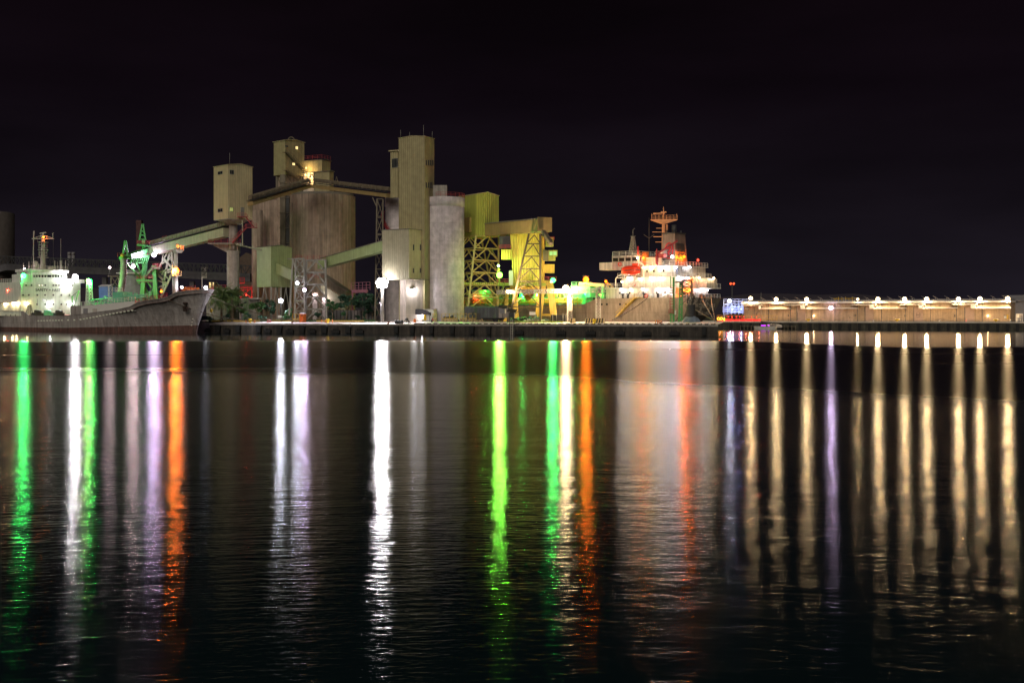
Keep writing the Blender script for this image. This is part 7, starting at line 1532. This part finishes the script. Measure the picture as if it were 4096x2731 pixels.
# event stage lit blue, red fence, neon
st_ = thing('scaffold_stage', 'blue and white lit scaffold stage between the ship stern and the warehouse', 'stage', tuple(G(2945, 412, RT)))
q = MB(); Y = 408
q.lattice([P(x, 1258, Y) for x in (2895, 2999)]+[P(x, 1258, Y+4) for x in (2999, 2895)], [P(x, 1196, Y) for x in (2895, 2999)]+[P(x, 1196, Y+4) for x in (2999, 2895)], 3, .1, 'X')
for x in range(2895, 3000, 15): q.beam(P(x, 1258, Y), P(x, 1196, Y), .12)
for y in (1196, 1205, 1226, 1248): q.beam(P(2893, y, Y), P(3000, y, Y), .14)
for x in range(2895, 2990, 15):
    for y in (1226, 1248): q.beam(P(x, y, Y), P(x+15, y-22, Y), .07)
for x in (2966, 2978, 2989): q.beam(P(x, 1206, Y-.5), P(x, 1228, Y-.5), .18)
part('frame', q, m_white, st_)
q = MB(); q.prism([P(2890, 1226, Y+1), P(2996, 1226, Y+1), P(2996, 1250, Y+1), P(2890, 1250, Y+1)], (0, .1, 0)); part('backdrop', q, mat('stage_cloth', (.30, .30, .42), .8), st_)
q = MB(); q.obox(P(2918, 1200, Y-1.2), V((.8, 0, 0)), V((0, .2, 0)), V((0, 0, .5))); q.beam(P(2918, 1203, Y-1), P(2918, 1200, Y), .15); hd = part('floodlight', q, m_dark, st_); bulb(hd, P(2918, 1204, Y-2), 'cool', .6, 3600, cone=172)
bulb(hd, P(2930, 1236, Y-2.5), 'blue', .22, 700, 'POINT'); bulb(hd, P(2965, 1236, Y-2.5), 'blue', .22, 700, 'POINT')
q = MB(); 
for x in (2897, 2997): q.beam(G(x, Y, RT), P(x, 1258, Y), .3); q.beam(G(x, Y+4, RT), P(x, 1258, Y+4), .3)
part('footing', q, m_steel, st_)
fn_ = thing('glass_fence', 'framed pale railing with red glowing skirt along the far quay behind the sailboat', 'fence', tuple(rp_(2990, 6)))
q = MB(); zt_ = 2.0
for px in range(2868, 3112, 20): c = rp_(px, 6); q.beam(c, c+V((0, 0, zt_+.1)), .1)
a, b = rp_(2868, 6), rp_(3108, 6)
for z in (zt_, .75): q.beam(a+V((0, 0, z)), b+V((0, 0, z)), .1)
part('frame', q, m_crane, fn_)
q = MB(); m_redg = mat('red_skirt', (.8, .05, .08), .7); a2, b2 = rp_(2868, 5.9), rp_(3045, 5.9); q.obox((a2+b2)/2+V((0, 0, .38)), (b2-a2)/2, RN*.03, V((0, 0, .37))); part('skirt', q, m_redg, fn_)
q = MB()
for i in range(7): p = rp_(2880+i*26, 5.0, RT+.1); q.obox(p, RU*.6, RN*.1, V((0, 0, .08)))
hd = part('red_strip', q, m_dark, fn_)
for i in range(7): bulb(hd, rp_(2880+i*26, 4.4, RT+.32), 'red', .13, 170, 'POINT')
q = MB()
for i, px in enumerate((2914, 2928, 2945, 2959, 2975, 3007, 3027)): q.ball(rp_(px, 6.2, RT+1.55), .2, 8)
part('lantern', q, emat('red_lantern', (1, .05, .06), 1.6), fn_)
ne = thing('neon_letters', 'yellow neon loops resting before the red skirt under the ship stern', 'neon sign', tuple(rp_(2885, 4.6)))
q = MB(); cc_ = rp_(2879, 4.6, RT+.95)
def nl(pts): q.path([cc_+RU*x+V((0, 0, z)) for x, z in pts], .11, 6)
nl([(-.45+math.cos(a)*.42, math.sin(a)*.42) for a in [i*math.pi/8 for i in range(17)]]); nl([(.5+math.cos(a)*.42, math.sin(a)*.42) for a in [i*math.pi/8 for i in range(17)]]); nl([(1.05, .42), (1.1, -.1), (1.35, -.4), (1.65, -.2), (1.7, .42)]); nl([(1.7, .42), (1.72, -.75), (1.5, -.95), (1.2, -.8)])
part('tube', q, emat('neon_yellow', (1, .55, .05), 3.0), ne); q = MB(); q.beam(cc_+RU*-1+V((0, 0, -.95)), cc_+RU*1.9+V((0, 0, -.95)), .2, .1); q.beam(cc_+V((0, .1, -.95)), cc_+V((0, .1, -.4)), .08); q.beam(cc_+RU*1.2+V((0, .1, -.95)), cc_+RU*1.2+V((0, .1, -.4)), .08); part('base', q, m_dark, ne)
# sailing boat
bp_ = rp_(3060, -4.5, 0); sbt = thing('sailing_boat', 'small white sailing boat with tall mast and purple cabin lights at the far quay', 'sailboat', (bp_.x, bp_.y, 0), math.atan2(RU.y, RU.x))
q = MB(); stx = [(-3.9, 0, .95), (-3.4, .75, 1.0), (-1, 1.2, .95), (2, 1.25, .9), (3.8, .95, .9)]; n = len(stx)
for sg in (1, -1): q.add([v for x, h_, z in stx for v in ((x*.93, sg*h_*.6, -.3), (x, sg*h_, z))], [(2*i, 2*i+2, 2*i+3, 2*i+1) for i in range(n-1)], True)
q.quad((3.8*.93, .57, -.3), (3.8, .95, .9), (3.8, -.95, .9), (3.8*.93, -.57, -.3)); q.add([(x, h_, z-.03) for x, h_, z in stx]+[(x, -h_, z-.03) for x, h_, z in stx[::-1]], [tuple(range(2*n))]); part('hull', q, m_white, sbt, local=True)
q = MB(); q.prism([(-1.4, -.8, .9), (1.8, -.8, .9), (1.4, -.8, 1.5), (-1.0, -.8, 1.5)], (0, 1.6, 0)); q.prism([(-1.5, -.5, 1.9), (3.6, -.5, 2.0), (3.6, -.5, 2.12), (-1.5, -.5, 2.05)], (0, 1, 0)); 
for x in (1.5, 3.5): q.tube((x, -.5, .9), (x, -.5, 2.0), .03); q.tube((x, .5, .9), (x, .5, 2.0), .03)
part('cabin', q, m_tarp, sbt, local=True)
q = MB(); q.tube((-1.3, 0, .9), (-1.3, 0, 12.0), .09, .05, n=8); q.beam((-1.6, 0, 8.2), (-1.0, 0, 8.2), .06); q.tube((-1.3, 0, 2.3), (2.6, 0, 2.1), .08); part('mast', q, m_steel, sbt, local=True)
q = MB(); q.tube((-1.3, 0, 2.45), (2.4, 0, 2.2), .22, .1, n=8); part('furled_sail', q, m_tarp, sbt, local=True)
q = MB(); q.tube((-3.8, 0, 1), (-1.3, 0, 11.5), .03, n=4); q.tube((3.6, 0, 1), (-1.3, 0, 11.8), .02, n=4); part('stay', q, m_dark, sbt, local=True)
q = MB(); q.span(-1.1, .5, -.84, -.81, 1.1, 1.45); q.span(1.1, 1.7, -.84, -.81, 1.1, 1.45); part('window', q, emat('purple_light', (.65, .05, 1), 1.6), sbt, local=True)
# second moored dinghy behind it
p = rp_(3095, -2.6, 0); q = MB(); q.v = []; 
bm2 = boat_mesh(5.5, 1.9, .8); bm2.v = [V((v.x, v.y, v.z+.9)) for v in bm2.v]
bm2.v = [p+RU*v.x+RN*v.y+V((0, 0, v.z)) for v in bm2.v]; solo('moored_boat', bm2, m_wred, 'pale covered motor boat moored close behind the white sailing boat', 'boat', tuple(p))
q = MB(); a, b = rp_(2962, -1.2, .95), rp_(3182, -1.2, .95); q.obox((a+b)/2, (b-a)/2, RN*.6, V((0, 0, .06)))
for i in range(16): c = a.lerp(b, i/15); q.tube(c-V((0, 0, 2)), c+V((0, 0, .3)), .16, n=8)
solo('boat_jetty', q, m_brsteel, 'narrow dark jetty on piles along the far quay wall behind the sailing boat', 'jetty', tuple((a+b)/2))
# beacon light far away on the hill
t = thing('hill_beacon', 'distant red lit mast on the dark hill right of the stern', 'beacon', tuple(P(2928, 1160, 900))); q = MB(); p = P(2928, 1139, 900); q.beam(V((p.x, p.y, 2)), p, .9); part('mast', q, m_fardk, t)
for dx in (-1.2, 1.2):
    q = MB(); q.ball(p+V((dx, -.9, .8)), .9, 10); part('lantern', q, emat('beacon_red', (1, .10, .03), 2.4) if 'x' not in MATS else None, t)

# ---------------------------------------------------------------- far background on the left
rd = thing('elevated_road', 'pale elevated conveyor gallery crossing the background behind the old ship', 'viaduct', tuple(G(400, 430, RT)))
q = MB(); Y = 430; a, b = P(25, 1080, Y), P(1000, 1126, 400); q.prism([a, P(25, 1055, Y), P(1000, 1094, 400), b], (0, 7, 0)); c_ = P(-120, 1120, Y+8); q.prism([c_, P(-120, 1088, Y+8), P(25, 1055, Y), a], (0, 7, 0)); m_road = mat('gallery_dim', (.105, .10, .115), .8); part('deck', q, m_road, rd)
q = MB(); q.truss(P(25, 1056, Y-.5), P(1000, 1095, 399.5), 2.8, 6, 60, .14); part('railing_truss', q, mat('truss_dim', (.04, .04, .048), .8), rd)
q = MB()
for px in (70, 240, 408, 600, 760): p = P(px, 1085+(px-25)*.047, Y-px*.03); q.beam(V((p.x, p.y+3, RT-.5)), p+V((0, 3, -.4)), 1.6)
part('pier', q, m_road, rd)
q = MB(); p = P(817, 1090, 405); q.obox(p, V((.95, 0, 0)), V((0, .1, 0)), V((0, 0, 2.0))); o = part('banner', q, m_wred, rd); part('lettering', text_mb('亞\n泥', 1.7, p+V((0, -.12, .3)), V((1, 0, 0)), V((0, 0, 1))), m_dark, o)
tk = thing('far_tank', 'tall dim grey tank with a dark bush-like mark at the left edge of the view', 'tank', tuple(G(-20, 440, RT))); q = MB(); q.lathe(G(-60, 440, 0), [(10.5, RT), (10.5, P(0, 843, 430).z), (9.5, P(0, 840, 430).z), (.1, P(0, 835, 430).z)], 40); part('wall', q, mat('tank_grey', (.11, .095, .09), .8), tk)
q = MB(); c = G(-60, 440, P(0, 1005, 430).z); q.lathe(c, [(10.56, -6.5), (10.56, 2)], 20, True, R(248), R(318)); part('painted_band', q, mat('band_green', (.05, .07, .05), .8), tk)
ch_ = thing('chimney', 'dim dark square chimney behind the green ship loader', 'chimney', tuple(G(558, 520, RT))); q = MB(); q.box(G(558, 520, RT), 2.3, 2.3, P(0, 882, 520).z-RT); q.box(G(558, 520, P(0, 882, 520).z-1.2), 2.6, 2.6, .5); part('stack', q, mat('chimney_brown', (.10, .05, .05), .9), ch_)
bw = thing('background_works', 'dark low works building with a gable roof behind the concrete column', 'building', tuple(G(990, 440, RT)))
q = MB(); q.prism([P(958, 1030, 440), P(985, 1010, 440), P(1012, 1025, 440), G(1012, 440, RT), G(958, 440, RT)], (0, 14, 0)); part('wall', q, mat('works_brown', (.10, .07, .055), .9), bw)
lw2 = thing('water_tower', 'two faint rust topped tanks above the pale gallery right of the old ship bridge', 'tanks', tuple(G(285, 470, RT)))
for px in (277, 293): q = MB(); q.tube(G(px, 470, RT), P(px, 1020, 470), .65, n=12); q.tube(P(px, 1020, 470), P(px, 1009, 470), .7, n=12); part('tank', q, m_far, lw2)
cot = thing('lit_cabin', 'small yellow lit cabin with barred windows behind the bow of the old ship', 'cabin', tuple(G(842, 316, RT)))
q = MB(); q.prism([P(834, 1126, 316), P(858, 1126, 316), G(858, 316, RT), G(834, 316, RT)], (0, 3, 0)); part('wall', q, m_fardk, cot)
for a, b in ((837, 844), (851, 855)):
    q = MB(); q.prism([P(a, 1130, 315.95), P(b, 1130, 315.95), P(b, 1150, 315.95), P(a, 1150, 315.95)], (0, .04, 0)); o = part('window', q, m_lit, cot)
    q = MB()
    for y in (1136, 1143): q.beam(P(a, y, 315.85), P(b, y, 315.85), .12)
    part('bar', q, m_fardk, o)
bpy.context.view_layer.update()
